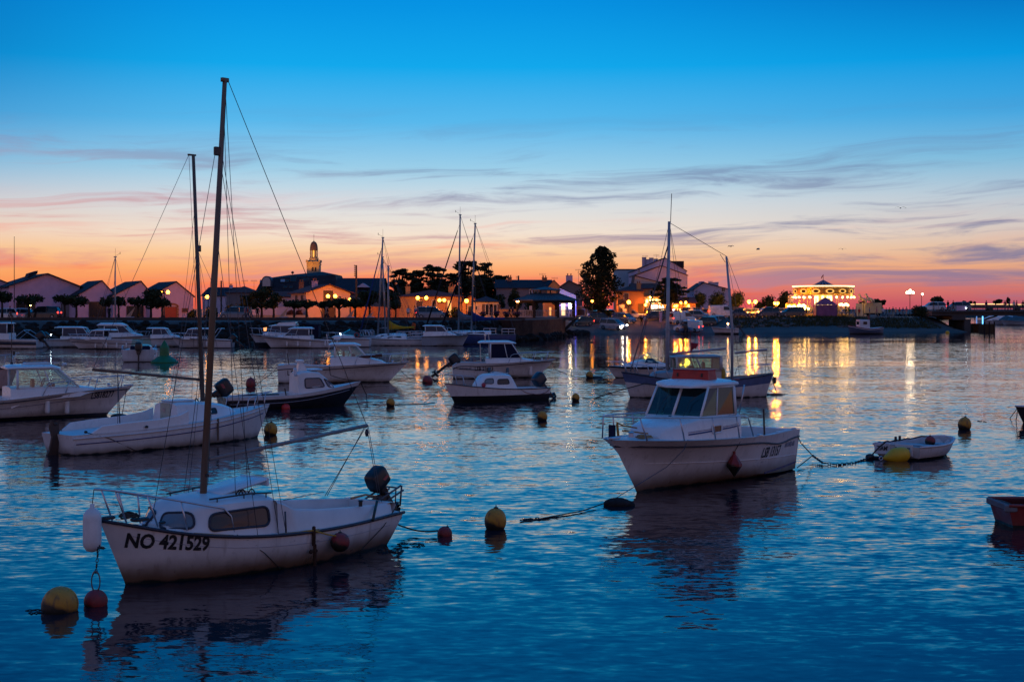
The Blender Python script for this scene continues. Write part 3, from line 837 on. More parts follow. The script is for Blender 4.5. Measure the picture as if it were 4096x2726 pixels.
# bow rail
mb = MB(); P = []
rp = [(3.30, .72, .62), (3.34, .70, .86), (3.45, .67, .98), (3.75, .60, 1.05), (4.1, .48, 1.14), (4.5, .33, 1.24), (4.95, .15, 1.34), (5.12, 0, 1.36)]
for sd in (1, -1): mb.tube([(x, sd*y, z) for x, y, z in rp], .014, 6)
for sd in (1, -1):
    for top, foot in (((4.05, .49, 1.12), (3.98, .53, .72)), ((4.5, .33, 1.24), (4.35, .36, .80)), ((4.9, .16, 1.33), (4.72, .16, .88))):
        mb.tube([(top[0], sd*top[1], top[2]), (foot[0], sd*foot[1], foot[2])], .013, 6)
mb.build('bow_rail', M_steel(), b.root, smooth=True)
# mast, boom and rigging
mast_foot, mast_top = Vector((3.27, 0, 1.10)), Vector((2.87, 0, 7.17)); hound = mast_foot.lerp(mast_top, .83)
wood = mat('painted_mast', (0.18, 0.105, 0.06), .5, 0, .2, 1.2)
mb = MB(); mb.tube([mast_foot, mast_foot.lerp(mast_top, .5), mast_top], [.052, .047, .033], 12); mb.box(mast_top+Vector((0, 0, .0)), (.12, .05, .06))
mo = mb.build('mast', wood, b.root, smooth=True)
for c_, d_ in ((hound+Vector((.07, 0, -.03)), (.12, .05, .13)), (Vector((3.24, 0, 1.38)), (.07, .13, .05))): mb = MB(); mb.bevbox(c_, d_, .01); mb.build('mast_fitting', M_black(), mo)
boom_a, boom_b = Vector((3.17, 0, 1.60)), Vector((-.10, 0, 1.89))
mb = MB(); mb.tube([boom_a, boom_b], .030, 10); mb.build('boom', mat('boom_grey', (.22, .2, .19), .5, .2, .2), b.root, smooth=True)
mb = MB(); L_ = lambda p, q, r=.0055: mb.tube([p, q], r, 4)
L_(mast_top+Vector((-.06, 0, 0)), boom_b, .007)
for sd in (1, -1):
    L_(hound, (2.48, sd*.90, .52)); L_(mast_foot.lerp(mast_top, .62), (3.0, sd*.88, .55)); L_(mast_foot.lerp(mast_top, .80), (2.62, sd*.90, .53)); 
    L_(boom_b, (.25, sd*.62, .72)); L_(boom_b+Vector((0, sd*.03, 0)), (.20, sd*.62, .72))
L_(hound+Vector((.1, 0, 0)), (4.18, 0, .82)); L_(mast_top, (2.9, .55, 1.12)); L_(mast_foot.lerp(mast_top, .95), (3.05, .45, 1.12)); L_(mast_foot.lerp(mast_top, .55)+Vector((.05, 0, 0)), (3.3, -.3, 1.1), .004)
L_((2.45, .80, 1.0), (.35, -.55, .80), .005)
mb.lathe([(.02, -.06), (.035, 0), (.02, .06)], 8, boom_b+Vector((0, 0, -.12)))
for sd in (1,): mb.tube([(2.48, sd*.90, .50), (2.495, sd*.895, .85)], .014, 6)
mb.build('rigging', M_line(), b.root, smooth=True)
mb = MB()
for x, y in ((2.95, .42), (2.75, .45), (2.88, .40)): mb.tube([(x+.06*math.cos(a), y+.02*math.sin(2*a), 1.12+.05*math.sin(a)) for a in [k*.7 for k in range(10)]], .010, 5)
mb.build('rope_coil', M_rope(), b.root, smooth=True)
# deck gear
for c_, d_ in (((4.42, .05, .88), (.24, .14, .05)), ((4.2, .26, .83), (.10, .07, .04)), ((4.9, 0, .95), (.20, .08, .05))): mb = MB(); mb.bevbox(c_, d_, .015); mb.build('cleat', M_black(), b.root, angle=40)
for c_ in ((.75, .70, .72), (1.1, .60, .47)): mb = MB(); mb.lathe([(.03, 0), (.03, .07), (.05, .09), (.02, .1)], 8, c_); mb.build('winch', M_black(), b.root, angle=40)
mb = MB(); mb.tube([(-.22, .05, .72), (.15, .22, .80), (.62, .36, .80)], .018, 6); mb.build('tiller', M_wood(), b.root, smooth=True)
mb = MB(); mb.tube([(.28, .60, .74), (.62, .84, .50)], .022, 6); mb.build('paddle', mat('paddle_green', (.015, .03, .025), .6), b.root, smooth=True)
outboard(b.root, (-.46, -.02, .84), R(36), .74, 0, mark=mat('cowling_decal', (.35, .06, .06), .4))
mb = MB()
for sd in (-.16, .16):
    mb.tube([(-.22, sd, .66), (-.72, sd+.02, .86)], .016, 6); mb.tube([(-.26, sd, .58), (-.78, sd+.02, .78)], .016, 6)
for q in (.15, .5, .85): mb.tube([(-.22-.5*q, -.16, .66+.2*q), (-.22-.5*q, .18, .66+.2*q)], .014, 6)
mb.tube([(-.74, .18, .86), (-.70, .18, .52)], .016, 6); mb.tube([(-.6, .18, .80), (-.58, .18, .5)], .012, 6)
mb.build('boarding_ladder', mat('dull_steel', (.10, .11, .13), .5, .6), b.root, smooth=True)
mb = MB(); mb.bevbox((-.42, .02, .42), (.22, .05, .62), .02); mb.bevbox((-.36, .02, .03), (.26, .045, .4), .02); mb.bevbox((-.38, .02, .66), (.3, .07, .12), .02)
mb.build('rudder', M_darkspar(), b.root, angle=40)
# folding beaching leg on the side
mb = MB(); q = h.on(2.02, .45, 1, .03)
mb.bevbox((2.02, q.y, .44), (.05, .05, .30), .012); mb.tube([(2.02, q.y+.02, .32), (1.99, q.y-.01, -.1)], .026, 8); mb.bevbox((2.03, q.y, .22), (.16, .04, .05), .012)
mb.build('beaching_leg', mat('rusty_iron', (.055, .03, .022), .7, .3, .4, 8), b.root, angle=40)
hull_text(b.root, h, 'NO 421529', 4.73, .545, .275, 1, M_letter, slope=-.115, bold=.010, sx=.74)
for a in ((3.95, .64, .68, 3.4, .82, .60), (2.65, .93, .535, 1.9, .98, .52)):
    mb = MB(); mb.tube([a[:3], (lp(a[0], a[3], .5), lp(a[1], a[4], .5)+.01, lp(a[2], a[5], .5)), a[3:]], .018, 6); mb.build('boat_hook', M_wood(), b.root, smooth=True)
B1 = b
tip = b.w(5.13, 0, 1.36)
fender('big white fender hung from the bow rail of the nearest sailing boat', b.w(5.17, .02, .82), .60, .125, top=b.w(5.13, 0, 1.36))
q = h.on(1.55, .30, 1, .15)
float_buoy('dark red ball hung against the side of the nearest sailing boat', b.w(q.x, q.y, q.z), .145, M_red(), sub=.5, cat='buoy', group='red ball floats')
rope('mooring_line', 'yellow frayed rope holding the red ball to the nearest sailing boat', 'rope', [b.w(1.62, 1.08, .40), b.w(1.78, 1.04, .44), b.w(2.05, 1.0, .53), b.w(2.5, .93, .53)], .012, mat('rope_yellow', (.45, .27, .05), .8, 0, .3, 20))
rope('mooring_line', 'thin dark rope slanting down the port side below NO 421529', 'rope', [b.w(3.3, .78, .60), h and b.w(*h.on(2.9, .30, 1, .02)), b.w(*h.on(2.55, .02, 1, .02))], .006)
rope('mooring_line', 'dark rope across the stern quarter of the nearest sailing boat', 'rope', [b.w(-.30, .5, .62), b.w(*h.on(.25, .35, 1, .02)), b.w(*h.on(.85, .03, 1, .02))], .007)
Y1 = G(235, 2440); Rd = G(383, 2418)
float_buoy('largest yellow buoy, left of the chain below the nearest bow', Y1, .228, M_yellow(), sub=.36, tilt=(.15, .25), group='yellow mooring buoys', ring=False, squash=1.05)
float_buoy('dark red buoy with an iron ring under the nearest bow', Rd, .150, M_red(), sub=.34, group='red mooring buoys', ring=False)
mb = MB(); mb.torus((0, 0, 0), .13, .018, Matrix.Rotation(R(90), 3, 'X') @ Matrix.Rotation(R(90), 3, 'Z'), 16, 6, .42)
tag(mb.build('mooring_ring', mat('galvanised', (.12, .12, .13), .5, .7), smooth=True, loc=Rd+Vector((0, 0, .30))), 'long iron ring standing on the dark red buoy below the bow', 'ring')
chain('mooring_chain', 'rusty chain and rope from the nearest bow down to the red buoy', [Rd+Vector((0, 0, .40)), Rd+Vector((.0, .12, .72)), b.w(4.98, .02, .55)], .022, step=2.9)
rope('mooring_line', 'short tail of rope hanging from the bow of NO 421529', 'rope', [b.w(5.05, .0, .92), b.w(5.08, .0, .5), Rd+Vector((.02, .1, .75))], .008)
rb = G(1776, 2140)
float_buoy('dark red buoy on the chain behind the nearest sailing boat', rb, .125, M_red(), sub=.38, group='red mooring buoys', tilt=(0, .4))
rope('mooring_line', 'tarred rope from the stern of NO 421529 to the red buoy', 'rope', [b.w(-.45, .05, .42), b.w(-1.0, .0, .12), rb+Vector((-.1, 0, .08))], .014, sag=.04)

# ================================================================== white cabin cruiser on the right, port side to us
b = cuddy('white cabin cruiser with LSB 13157 and a red locker on its roof', (2548, 1968), (3041, 1867), 1.0,
          [(0, .96), (.12, .98), (.3, .97), (.55, 1.0), (.8, 1.07), (1, 1.16)], [(0, 1.00), (.25, 1.14), (.5, 1.15), (.7, 1.05), (.85, .86), (.94, .56), (.98, .30), (1, .0)],
          (4.30, 3.84, 2.98, .72, .86, 1.48, 2.10), (5.42, .52, 1.33), rub=lambda t: .16-.02*t+.10*math.exp(-((t-.2)/.12)**2), rail=(.44, .47), posts=(.56, .70, .84, .95),
          hm=hullmat('cruiser_hull', (.72, .69, .68), None, .0, 1.0, sh=.52, grime=.25), gl=glass('tinted_windscreen', (.24, .36, .31), .09), open_rear=False, ch=(.90, .22, .03, .66), roof_t=.10, tr=.06, rk=3.4)
h = b.h; B2 = b
mb = MB()
for off in (0.0, .05):
    mb.tube([h.pt(lp(0.0, .30, i/10), .30-.10*(i/10)+off*.5-.12, 1, .004) for i in range(11)], .012-.1*off, 5)
mb.build('boot_stripe', M_letterblue, b.root)
h.line(b.root, mat('spray_rail_white', (.62, .6, .6), .4), 'spray_rail', lambda t: h.zs(t)-lp(.38, .62, t**1.5), .010, .0, .93, off=.002, both=True)
hull_text(b.root, h, 'LSB 13157', 2.02, .455, .32, 1, M_letter, name='registration', bold=.006, shear=.28, sx=.66)
hull_text(b.root, h, 'ANTARES 620', .86, .60, .155, 1, M_letterblue, name='lettering', bold=.002, shear=.2, sx=.66)
bv = bvh_of(b.cab)
window_on(b.root, b.cab, [Vector((x, 2, z)) for x, z in ((3.62, 1.14), (3.96, 1.13), (3.96, 1.29), (3.62, 1.30))], (0, -1, 0), fr=.022, bv=bv, rnd=.35, frame=M_white(), name='porthole')
def cast(x, z):
    hit, n_, *_ = bv.ray_cast(Vector((x, 3, z)), Vector((0, -1, 0)), 6); return hit+Vector((0, .006, 0)) if hit else None
for x0, x1 in ((3.98, 4.75), (2.86, 3.58)):
    mb = MB()
    for dz, r in ((0, .016), (.045, .006)):
        q = [cast(lp(x0, x1, i/8), 1.20-.045*(lp(x0, x1, i/8)-3.6)+dz) for i in range(9)]
        if all(q): mb.tube(q, r, 4)
    mb.build('cabin_stripe', M_letterblue, b.root)
for s_ in (1, -1): mb = MB(); mb.tube([(2.72, s_*.80, 1.48), (2.62, s_*.88, 2.12)], .018, 6); mb.build('roof_post', M_steel(), b.root, smooth=True)
mb = MB(); 
for y0 in (-.36, .30): mb.tube([(4.36, y0, 1.50), (4.13, y0+.04, 1.80), (4.05, y0+.16, 1.93)], .006, 4)
mb.build('wiper', M_black(), b.root)
mb = MB(); mb.bevbox((2.9, .8, 2.245), (.34, .05, .03), .01); mb.build('roof_handle', M_red(), b.root)
mb = MB(); mb.bevbox((4.4, .0, 1.46), (.06, .09, .09), .02); mb.build('vent', M_black(), b.root)
mb = MB(); mb.tube([(1.9, 1.02, .96), (1.9, 1.0, 1.55)], .022, 8); mb.build('rod_holder', M_black(), b.root)
mb = MB(); mb.bevbox((.9, .985, .965), (.55, .08, .05), .015); mb.bevbox((.1, 0, .93), (.14, 1.8, .07), .02); mb.build('gunwale_trim', M_white2(), b.root, angle=40)
for c_ in ((5.0, .8, 1.04), (.25, .98, .98), (2.35, 1.12, .99)): mb = MB(); mb.bevbox(c_, (.16, .09, .06), .015); mb.build('cleat', M_steel(), b.root, angle=40)
mb = MB(); mb.bevbox((6.02, -.46, 1.22), (.05, .17, .34), .02); mb.build('rail_cloth', mat('navy_cloth', (.018, .022, .05), .9), b.root)
mb = MB(); mb.tube([(5.45, -.2, 1.3), (5.75, -.35, 1.36), (6.1, -.30, 1.45)], .016, 6); mb.tube([(5.5, .1, 1.2), (5.8, -.1, 1.25), (6.2, -.1, 1.3)], .016, 6); mb.tube([(6.05, -.32, 1.42), (6.0, -.30, .98)], .03, 6); mb.build('anchor_rope', mat('rope_orange', (.4, .17, .03), .8, 0, .3, 20), b.root, smooth=True)
# red locker standing on the roof
t = thing('roof_locker', 'low red locker box standing on the roof of LSB 13157', 'box', b.w(3.35, .02, 2.245), b.rz)
mb = MB(); rings = []
for z, a in ((0, .0), (.04, .01), (.19, .03), (.22, .01)): rings.append([(-.20+a, -.46+a, z), (.20-a, -.46+a, z), (.22-a, -.40, z), (.22-a, .40, z), (.20-a, .46-a, z), (-.20+a, .46-a, z)])
mb.loft(rings, True, True); redbox = mat('locker_red', (.42, .02, .012), .5, 0, .25, 5); mb.build('box', redbox, t, angle=30)
mb = MB()
for y in (-.3, .3): mb.bevbox((.215, y, .10), (.02, .05, .08), .01)
mb.build('latch', M_black(), t)
# red double cone hung over the side
q = h.on(3.25, .40, 1, .16); t = thing('cone_float', 'dark red double cone float hung on the side of LSB 13157', 'float', b.w(q.x, q.y, q.z))
mb = MB(); mb.lathe([(.005, -.26), (.17, -.02), (.17, .03), (.03, .24), (.03, .30)], 6); mb.build('cone', M_red(), t); mb = MB(); mb.tube([(0, 0, .28), tuple(b.w(3.2, 1.12, 1.0)-b.w(q.x, q.y, q.z))], .008, 5); mb.build('lanyard', M_rope(), t)
db = G(2470, 2020)
mb = MB(); mb.sphere((0, 0, 0), .22, 12, (1.25, .9, .55)); mb.sphere((.18, .03, -.03), .14, 10, (1.2, .9, .7))
tag(mb.build('mooring_float', mat('weedy_black', (.02, .018, .02), .7, 0, .4, 8, bump=.5), smooth=True, loc=db+Vector((0, 0, .03))), 'black weedy float on the mooring line below the LSB 13157 bow', 'float')
rope('mooring_line', 'blue rope from the bow cleat of LSB 13157 to the black float', 'rope', [b.w(5.1, .82, 1.08), b.w(5.35, .86, .9), b.w(5.6, .6, .55), db+Vector((-.1, 0, .1))], .008, mat('rope_blue', (.05, .09, .14), .8))
rope('mooring_line', 'slack dark rope trailing left from the black float', 'rope', [db+Vector((-.2, 0, .06)), G(2330, 2046)+Vector((0, 0, .02)), G(2190, 2070)+Vector((0, 0, .01)), G(2080, 2088)], .012, sag=0)
ja = G(3250, 1840)+Vector((0, 0, .12))
rope('mooring_line', 'double rope bridle at the stern of LSB 13157', 'rope', [b.w(.2, .98, .95), b.w(-.12, 1.0, .62), ja, b.w(-.02, .95, .05)], .013)
chain('mooring_chain', 'heavy weedy chain between LSB 13157 and the white dinghy', [ja, G(3290, 1856)+Vector((0, 0, .04)), G(3345, 1860)+Vector((0, 0, .02)), G(3420, 1850), G(3478, 1834)+Vector((0, 0, .03))], .038, step=2.5, sag=.0)
mb = MB(); mb.sphere((0, 0, 0), .12, 8, (1, .7, .7)); mb.sphere((.15, .02, -.02), .09, 8, (1.5, .7, .5)); q = G(3480, 1834)
tag(mb.build('mooring_shackle', M_black(), smooth=True, loc=q+Vector((0, 0, .05))), 'black shackle lump where the chain meets the dinghy rope', 'shackle')
rope('mooring_line', 'short rope from the shackle up to the dinghy transom', 'rope', [q+Vector((.05, 0, .1)), q+Vector((.25, .1, .28)), q+Vector((.42, .1, .42))], .02)

# ================================================================== white open boat with a small cuddy, starboard side to us
b = Boat('sailing_boat', 'white open sailing boat with a small cuddy and blue waist line', 'sailing boat', (1030, 1748), (243, 1815)); B3 = b
h = Hull(b.L, .46, [(0, .53), (.3, .58), (.6, .68), (.85, .85), (1, .98)], [(0, .74), (.25, .96), (.5, 1.0), (.7, .86), (.87, .50), (1, 0)], 'round', -.3, p=(.45, 1.0), tr=.12, rk=3.0)
h.build(b.root, hullmat('dory_hull', (.70, .68, .67), None, 0, .7, grime=.12))
h.line(b.root, mat('belt_white', (.6, .59, .6), .5), 'rub_rail', .09, .022)
h.line(b.root, M_letterblue, 'waist_line', .24, .016, .01, .97, off=.0)
h.deck(b.root, M_white2(), (.03, .52), .16, sw=.07, rim=.05)
h.deck(b.root, M_white2(), (.83, .95), .55, sw=.05, rim=.05, name='foredeck')
st = [(3.25, .66, .52, .50, 1.14), (3.4, .70, .54, .5, 1.17), (4.0, .72, .55, .55, 1.15), (4.6, .68, .48, .6, 1.10), (5.0, .60, .40, .65, 1.03), (5.35, .48, .28, .68, .93), (5.6, .40, .2, .72, .80)]
cab = loft_cab(b.root, M_white(), st, .10, .05); bv = bvh_of(cab)
window_on(b.root, cab, [Vector((x, -3, z)) for x, z in ((4.32, .84), (4.58, .84), (4.58, .98), (4.32, .98))], (0, 1, 0), fr=.02, bv=bv, rnd=.35, name='porthole')
mb = MB(); mb.bevbox((3.235, 0, .86), (.02, .46, .62), .008); dr = mb.build('door', mat('door_greenish', (.34, .36, .28), .3), b.root); mb = MB(); mb.bevbox((3.22, .05, .98), (.014, .14, .10), .005); mb.build('vent', M_alu(), dr)
mb = MB(); mb.bevbox((3.66, 0, 1.225), (.74, .6, .05), .02); mb.build('hatch', M_white(), b.root, angle=40)
bow_rail(b.root, h, .84, .36, .06, (.90, .96), .014, tipx=.15)
mf, mt = Vector((4.50, 0, 1.2)), Vector((4.18, 0, 8.15)); hd = mf.lerp(mt, .80)
mb = MB(); mb.tube([mf, mt], [.065, .045], 12); mb.box(mt+Vector((-.05, 0, 0)), (.26, .05, .05)); mo = mb.build('mast', M_darkspar(), b.root, smooth=True)
mb = MB(); mb.box(mf.lerp(mt, .62)+Vector((.08, 0, 0)), (.1, .05, .18)); mb.build('mast_fitting', M_black(), mo)
ba, bb = Vector((4.42, 0, 1.78)), Vector((.95, 0, 2.18))
mb = MB(); mb.tube([ba, bb], .042, 10); mb.build('boom', mat('boom_brown', (.16, .10, .07), .6, 0, .25), b.root, smooth=True)
mb = MB()
for p, q_ in ((mt+Vector((-.15, 0, 0)), bb), (mt+Vector((-.15, 0, 0)), mf+Vector((-.1, 0, .3)))): mb.tube([p, q_], .007, 4)
for sd in (1, -1):
    for e, x in ((.62, 3.9), (.80, 4.1), (.62, 4.8)): mb.tube([mf.lerp(mt, e), (x, sd*.96, .66)], .006, 4)
mb.tube([mf.lerp(mt, .62), (6.8, 0, .98)], .006, 4)
for dx_ in (-.05, .05, .02): mb.tube([bb.lerp(ba, .22), (1.7+dx_, -.1, .25)], .009, 4)
mb.build('rigging', M_line(), b.root, smooth=True)
mb = MB()
for sd in (1, -1):
    mb.loft([[(x, sd*(y+.012), zt-.35), (x, sd*y, zt-.02), (x, sd*(y-.02), zt), (x, sd*(y-.05), zt), (x, sd*(y-.06), zt-.40)] for x, y, zt in ((.45, .74, .56), (.75, .80, .74), (1.4, .86, .78), (2.4, .90, .82), (3.1, .90, .90), (3.4, .86, 1.0))], closed=False)
o = mb.build('cockpit_coaming', M_white(), b.root, angle=40); fix_normals(o)
mb = MB(); mb.prism([(-.06, .84), (-.28, .90), (-.33, .72), (-.26, .46), (-.34, .12), (-.54, -.2), (-.10, -.25), (-.07, .42)], .07, Matrix(((1, 0, 0), (0, 0, -1), (0, 1, 0))), (0, .035, 0)); mb.bevbox((-.18, 0, .80), (.16, .11, .10), .03); mb.build('rudder', mat('rudder_brown', (.05, .028, .022), .6, 0, .3), b.root, angle=40)
for x_ in (1.2, 2.4): mb = MB(); mb.bevbox((x_, 0, .41), (.3, 1.75, .04), .01); mb.build('thwart', M_white2(), b.root)
mb = MB(); q = h.on(4.35, .45, -1, .04); mb.bevbox((4.35, q.y, .42), (.06, .05, .62), .015); mb.build('beaching_leg', M_darkspar(), b.root)
for c_ in ((.28, -.74, .60), (2.0, -.93, .64), (.1, .3, .58)): mb = MB(); mb.bevbox(c_, (.09, .07, .07), .02); mb.build('cleat', M_black(), b.root)
rope('mooring_line', 'dark rope slack along the side of the white open boat', 'rope', [b.w(.3, -.76, .58), b.w(*h.on(.9, .40, -1, .02)), b.w(*h.on(1.7, .02, -1, .02))], .01)

# ================================================================== cabin cruiser on the left edge, starboard side to us
b = cuddy('white cabin cruiser with LS818277 on its bow at the left edge', (425, 1660), (-366, 1688), .92, [(0, .72), (.4, .70), (.6, .80), (.8, .93), (1, 1.02)],
          [(0, 1.05), (.3, 1.15), (.55, 1.1), (.75, .88), (.9, .45), (1, 0)], (5.45, 4.75, 3.35, .78, .92, 1.08, 1.72), (6.15, .42, 1.02), rub=.10, rail=(.62, .40), posts=(.74, .86, .96),
          hm=hullmat('grey_white_hull', (.66, .62, .60), (.02, .022, .04), .10, .4), roof_over=(.15, .30, .1)); h = b.h; B4 = b
hull_text(b.root, h, 'LS818277', 5.90, .62, .30, -1, M_letter, slope=.06, bold=.006, sx=.72, shear=.1)
h.line(b.root, M_letterblue, 'waist_line', .30, .008, .0, .9, off=.002)
mb = MB(); mb.bevbox((4.1, -.1, 1.885), (.85, .6, .10), .04); mb.tube([(3.5, -.6, 1.85), (3.7, -.62, 1.95), (4.8, -.55, 1.93)], .014, 6); mb.bevbox((5.0, -.4, 1.86), (.16, .12, .10), .03); mb.build('roof_hatch', M_white2(), b.root, angle=40)
mb = MB(); mb.lathe([(.05, 0), (.05, .1), (.015, .12), (.012, 1.9)], 8, (3.35, .3, 1.83)); mb.bevbox((3.43, .3, 2.25), (.08, .06, .14), .02); mb.build('antenna', M_black(), b.root)
for k, (x, lab) in enumerate(((4.35, 'white fender on the left-edge cruiser, below its windscreen'), (5.05, 'white fender on the left-edge cruiser, nearer its bow'))):
    q = h.on(x, .42-.05*k, -1, .09); fender(lab, b.w(q.x, q.y, q.z), .50, .085, top=b.w(x, -1.02, .85))
q = G(478, 1665)
mb = MB(); mb.sphere((0, 0, 0), .18, 10, (1.8, .8, .6)); mb.sphere((.3, .1, -.05), .1, 8, (2, .8, .6)); tag(mb.build('mooring_float', M_black(), smooth=True, loc=q), 'black float under the bow of LS818277', 'float')
rope('mooring_line', 'rope from the bow of LS818277 down to its black float', 'rope', [b.w(7.25, 0, .95), q+Vector((.1, 0, .1))], .012)

# boat further left, only its bow in view
b = Boat('fishing_boat', 'pink grey boat with a dark gunwale, only its bow in view at left', 'boat', (40, 1556), (-420, 1556)); B5 = b
h = Hull(b.L, .40, [(0, .75), (.5, .75), (.8, .92), (1, 1.08)], [(0, .9), (.4, 1.1), (.7, .95), (.88, .5), (1, 0)], 'round', -.3, rk=3.)
h.build(b.root, hullmat('pink_hull', (.50, .36, .34), None, 0, .4)); h.line(b.root, M_rubber(), 'rub_rail', .0, .045); h.deck(b.root, M_white2(), None)
bow_rail(b.root, h, .55, .62, .06, (.66, .78, .88, .96), .018)

# ================================================================== dark hulled boat with a wedge cabin
b = Boat('fishing_boat', 'dark hulled fishing boat with a white wedge-shaped cabin', 'boat', (1375, 1620), (893, 1634)); B6 = b
h = Hull(b.L, .72, [(0, .46), (.3, .47), (.6, .56), (.85, .76), (1, .94)], [(0, .82), (.3, .98), (.55, .98), (.75, .76), (.9, .38), (1, 0)], 'round', -.3, p=(.45, .95), tr=.1, rk=3.)
h.build(b.root, hullmat('navy_black_hull', (.010, .011, .018), None, 0, .0, grime=.1), top=mat('gunwale_white', (.55, .53, .53), .4), topn=1)
h.line(b.root, mat('pinstripe', (.3, .3, .36), .4), 'pinstripe', .26, .012, .02, .95); h.deck(b.root, M_white2(), (.04, .56), .18, sw=.12)
st = [(2.75, .70, .62, .4, 1.28), (2.95, .70, .62, .45, 1.36), (3.3, .68, .58, .48, 1.36), (3.62, .64, .52, .5, 1.34), (3.95, .54, .44, .5, 1.08), (4.42, .40, .30, .55, .66)]
cab = loft_cab(b.root, gel, st, .08, .04); bv = bvh_of(cab)
for sd in (-1, 1):
    window_on(b.root, cab, [Vector((x, sd*3, z)) for x, z in ((3.02, .74), (3.84, .78), (3.64, 1.12), (3.0, 1.12))], (0, -sd, 0), mat('grey_pane', (.12, .13, .16), .1), fr=.022, bv=bv, rnd=.25)
    window_on(b.root, cab, [Vector((x, sd*3, z)) for x, z in ((4.0, .76), (4.26, .72), (4.02, .98), (3.80, 1.10))], (0, -sd, 0), mat('grey_pane', (.12, .13, .16), .1), fr=.018, bv=bv, rnd=.25)
mb = MB(); mb.loft([[(2.86, y, 1.3), (3.30, y, 1.3), (3.10, y, 1.68), (2.92, y, 1.72)] for y in (-.14, .14)], True, True); mb.bevbox((2.98, 0, 1.76), (.26, .36, .12), .03); mb.build('mast_post', M_white(), b.root, angle=30)
mb = MB(); mb.bevbox((3.55, 0, 1.43), (.5, .8, .07), .03); mb.bevbox((2.72, -.3, 1.36), (.12, .2, .3), .03); mb.build('roof_hatch', mat('pale_blue_hatch', (.55, .62, .68), .3), b.root, angle=40)
outboard(b.root, (-.22, 0, .62), R(58), 1.25, 0, mark=mat('cowling_decal_red', (.30, .05, .06), .4))
mb = MB(); mb.tube([(2.2, -.9, .5), (2.15, -.88, .78)], .025, 6); mb.bevbox((1.2, -.75, .55), (1.5, .3, .05), .02); mb.build('rod_holder', M_black(), b.root)
float_buoy('small bright red ball afloat beside the dark hulled boat', G(1143, 1634), .17, mat('buoy_bright_red', (.50, .02, .02), .45, 0, .2, 6), sub=.42, group='red ball floats', ring=False)
rope('mooring_line', 'rope from the bow of the dark hulled boat into the water', 'rope', [b.w(b.L+.7, 0, .9), G(1465, 1605)+Vector((0, 0, .3)), G(1470, 1628)], .018, sag=.02)

# ================================================================== cruiser with a radar box behind it
b = cuddy('white cabin cruiser with a radar box on its roof and LSB lettering at the stern', (1555, 1527), (1118, 1529), .98, [(0, .92), (.12, .95), (.35, .86), (.55, .90), (.8, .97), (1, 1.02)],
          [(0, 1.0), (.3, 1.12), (.55, 1.1), (.75, .92), (.9, .52), (1, 0)], (4.48, 3.95, 2.85, .74, .88, 1.33, 1.90), (5.45, .42, 1.08), rub=lambda t: .23-.15*t, rail=(.66, .46), posts=(.78, .9, .97), detail=True); h = b.h; B7 = b
hull_text(b.root, h, 'LSB', .45, .42, .34, -1, M_letter, bold=.006, space=1.15)
mb = MB(); mb.lathe([(.03, 0), (.03, .18)], 8, (2.95, 0, 2.02)); mb.bevbox((2.95, 0, 2.30), (.36, .36, .24), .06); mb.tube([(2.5, -.5, 2.0), (2.42, -.5, 2.5)], .02, 6); mb.build('radar', M_white(), b.root, angle=40)
mb = MB(); mb.bevbox((4.55, -.70, 1.35), (1.45, .10, .16), .02, Matrix.Rotation(R(-5), 3, 'Y')); mb.build('gangplank', mat('gangplank_red', (.07, .022, .02), .6, 0, .3), b.root, angle=40)
mb = MB(); mb.tube([(.55, -.9, .92), (.45, -.9, 1.55)], .02, 6); mb.build('rod_holder', M_black(), b.root)
mb = MB(); mb.bevbox((2.7, -.8, 1.08), (.02, .02, .02), .005); mb.tube([(2.45, -.84, 1.2), (2.6, -.9, 1.95)], .018, 6); mb.build('roof_post', M_steel(), b.root)
rope('mooring_line', 'rope looped along the side of the radar box cruiser', 'rope', [b.w(2.6, -1.14, .85), b.w(2.65, -1.16, .42), b.w(3.6, -1.05, .18), b.w(4.8, -.6, .05)], .018, sag=.03)
rope('mooring_line', 'pair of thin ropes running right from the radar box cruiser bow', 'rope', [b.w(6.0, 0, .8), G(1640, 1523)+Vector((0, 0, .1)), G(1700, 1528)], .012)
rope('mooring_line', 'stern rope of the radar box cruiser running left', 'rope', [b.w(.5, -.98, .95), b.w(-.3, -.9, .55), G(1010, 1550), G(905, 1556)], .015)

# ================================================================== cruiser with a dark cover over its wheelhouse
navy = mat('cover_navy', (.010, .012, .035), .8, 0, .2)
b = cuddy('white cabin cruiser with LSB 23643 and a navy cover over its windows', (2150, 1510), (1812, 1511), .92, [(0, .70), (.06, .86), (.3, .84), (.6, .86), (.8, .93), (1, .98)],
          [(0, .95), (.3, 1.08), (.55, 1.06), (.75, .88), (.9, .5), (1, 0)], (3.74, 3.20, 2.02, .74, .86, 1.10, 1.90), (4.55, .42, .98), rub=lambda t: .20-.12*t, rail=(.62, .45), posts=(.75, .86, .95), dark=navy, roof_over=(.25, .65, .08)); h = b.h; B8 = b
hull_text(b.root, h, 'LSB 23643', 1.15, .44, .29, -1, M_letter, bold=.006, sx=.82)
hull_text(b.root, h, 'ANTARES 600', .32, .50, .15, -1, M_letterblue, name='lettering', bold=.002, sx=.72, shear=.15)
mb = MB(); mb.tube([(1.5, -.82, .85), (1.45, -.86, 1.9)], .02, 6); mb.build('roof_post', M_steel(), b.root); mb = MB(); mb.lathe([(.02, 0), (.02, .3), (.06, .32), (.06, .42)], 8, (1.75, -.3, 2.0)); mb.build('mast_light', M_steel(), b.root); mb = MB(); mb.tube([(2.0, .3, 2.0), (1.95, .3, 2.5)], .015, 5); mb.build('antenna', M_steel(), b.root)
outboard(b.root, (-.15, 0, .80), R(52), 1.25, 0)
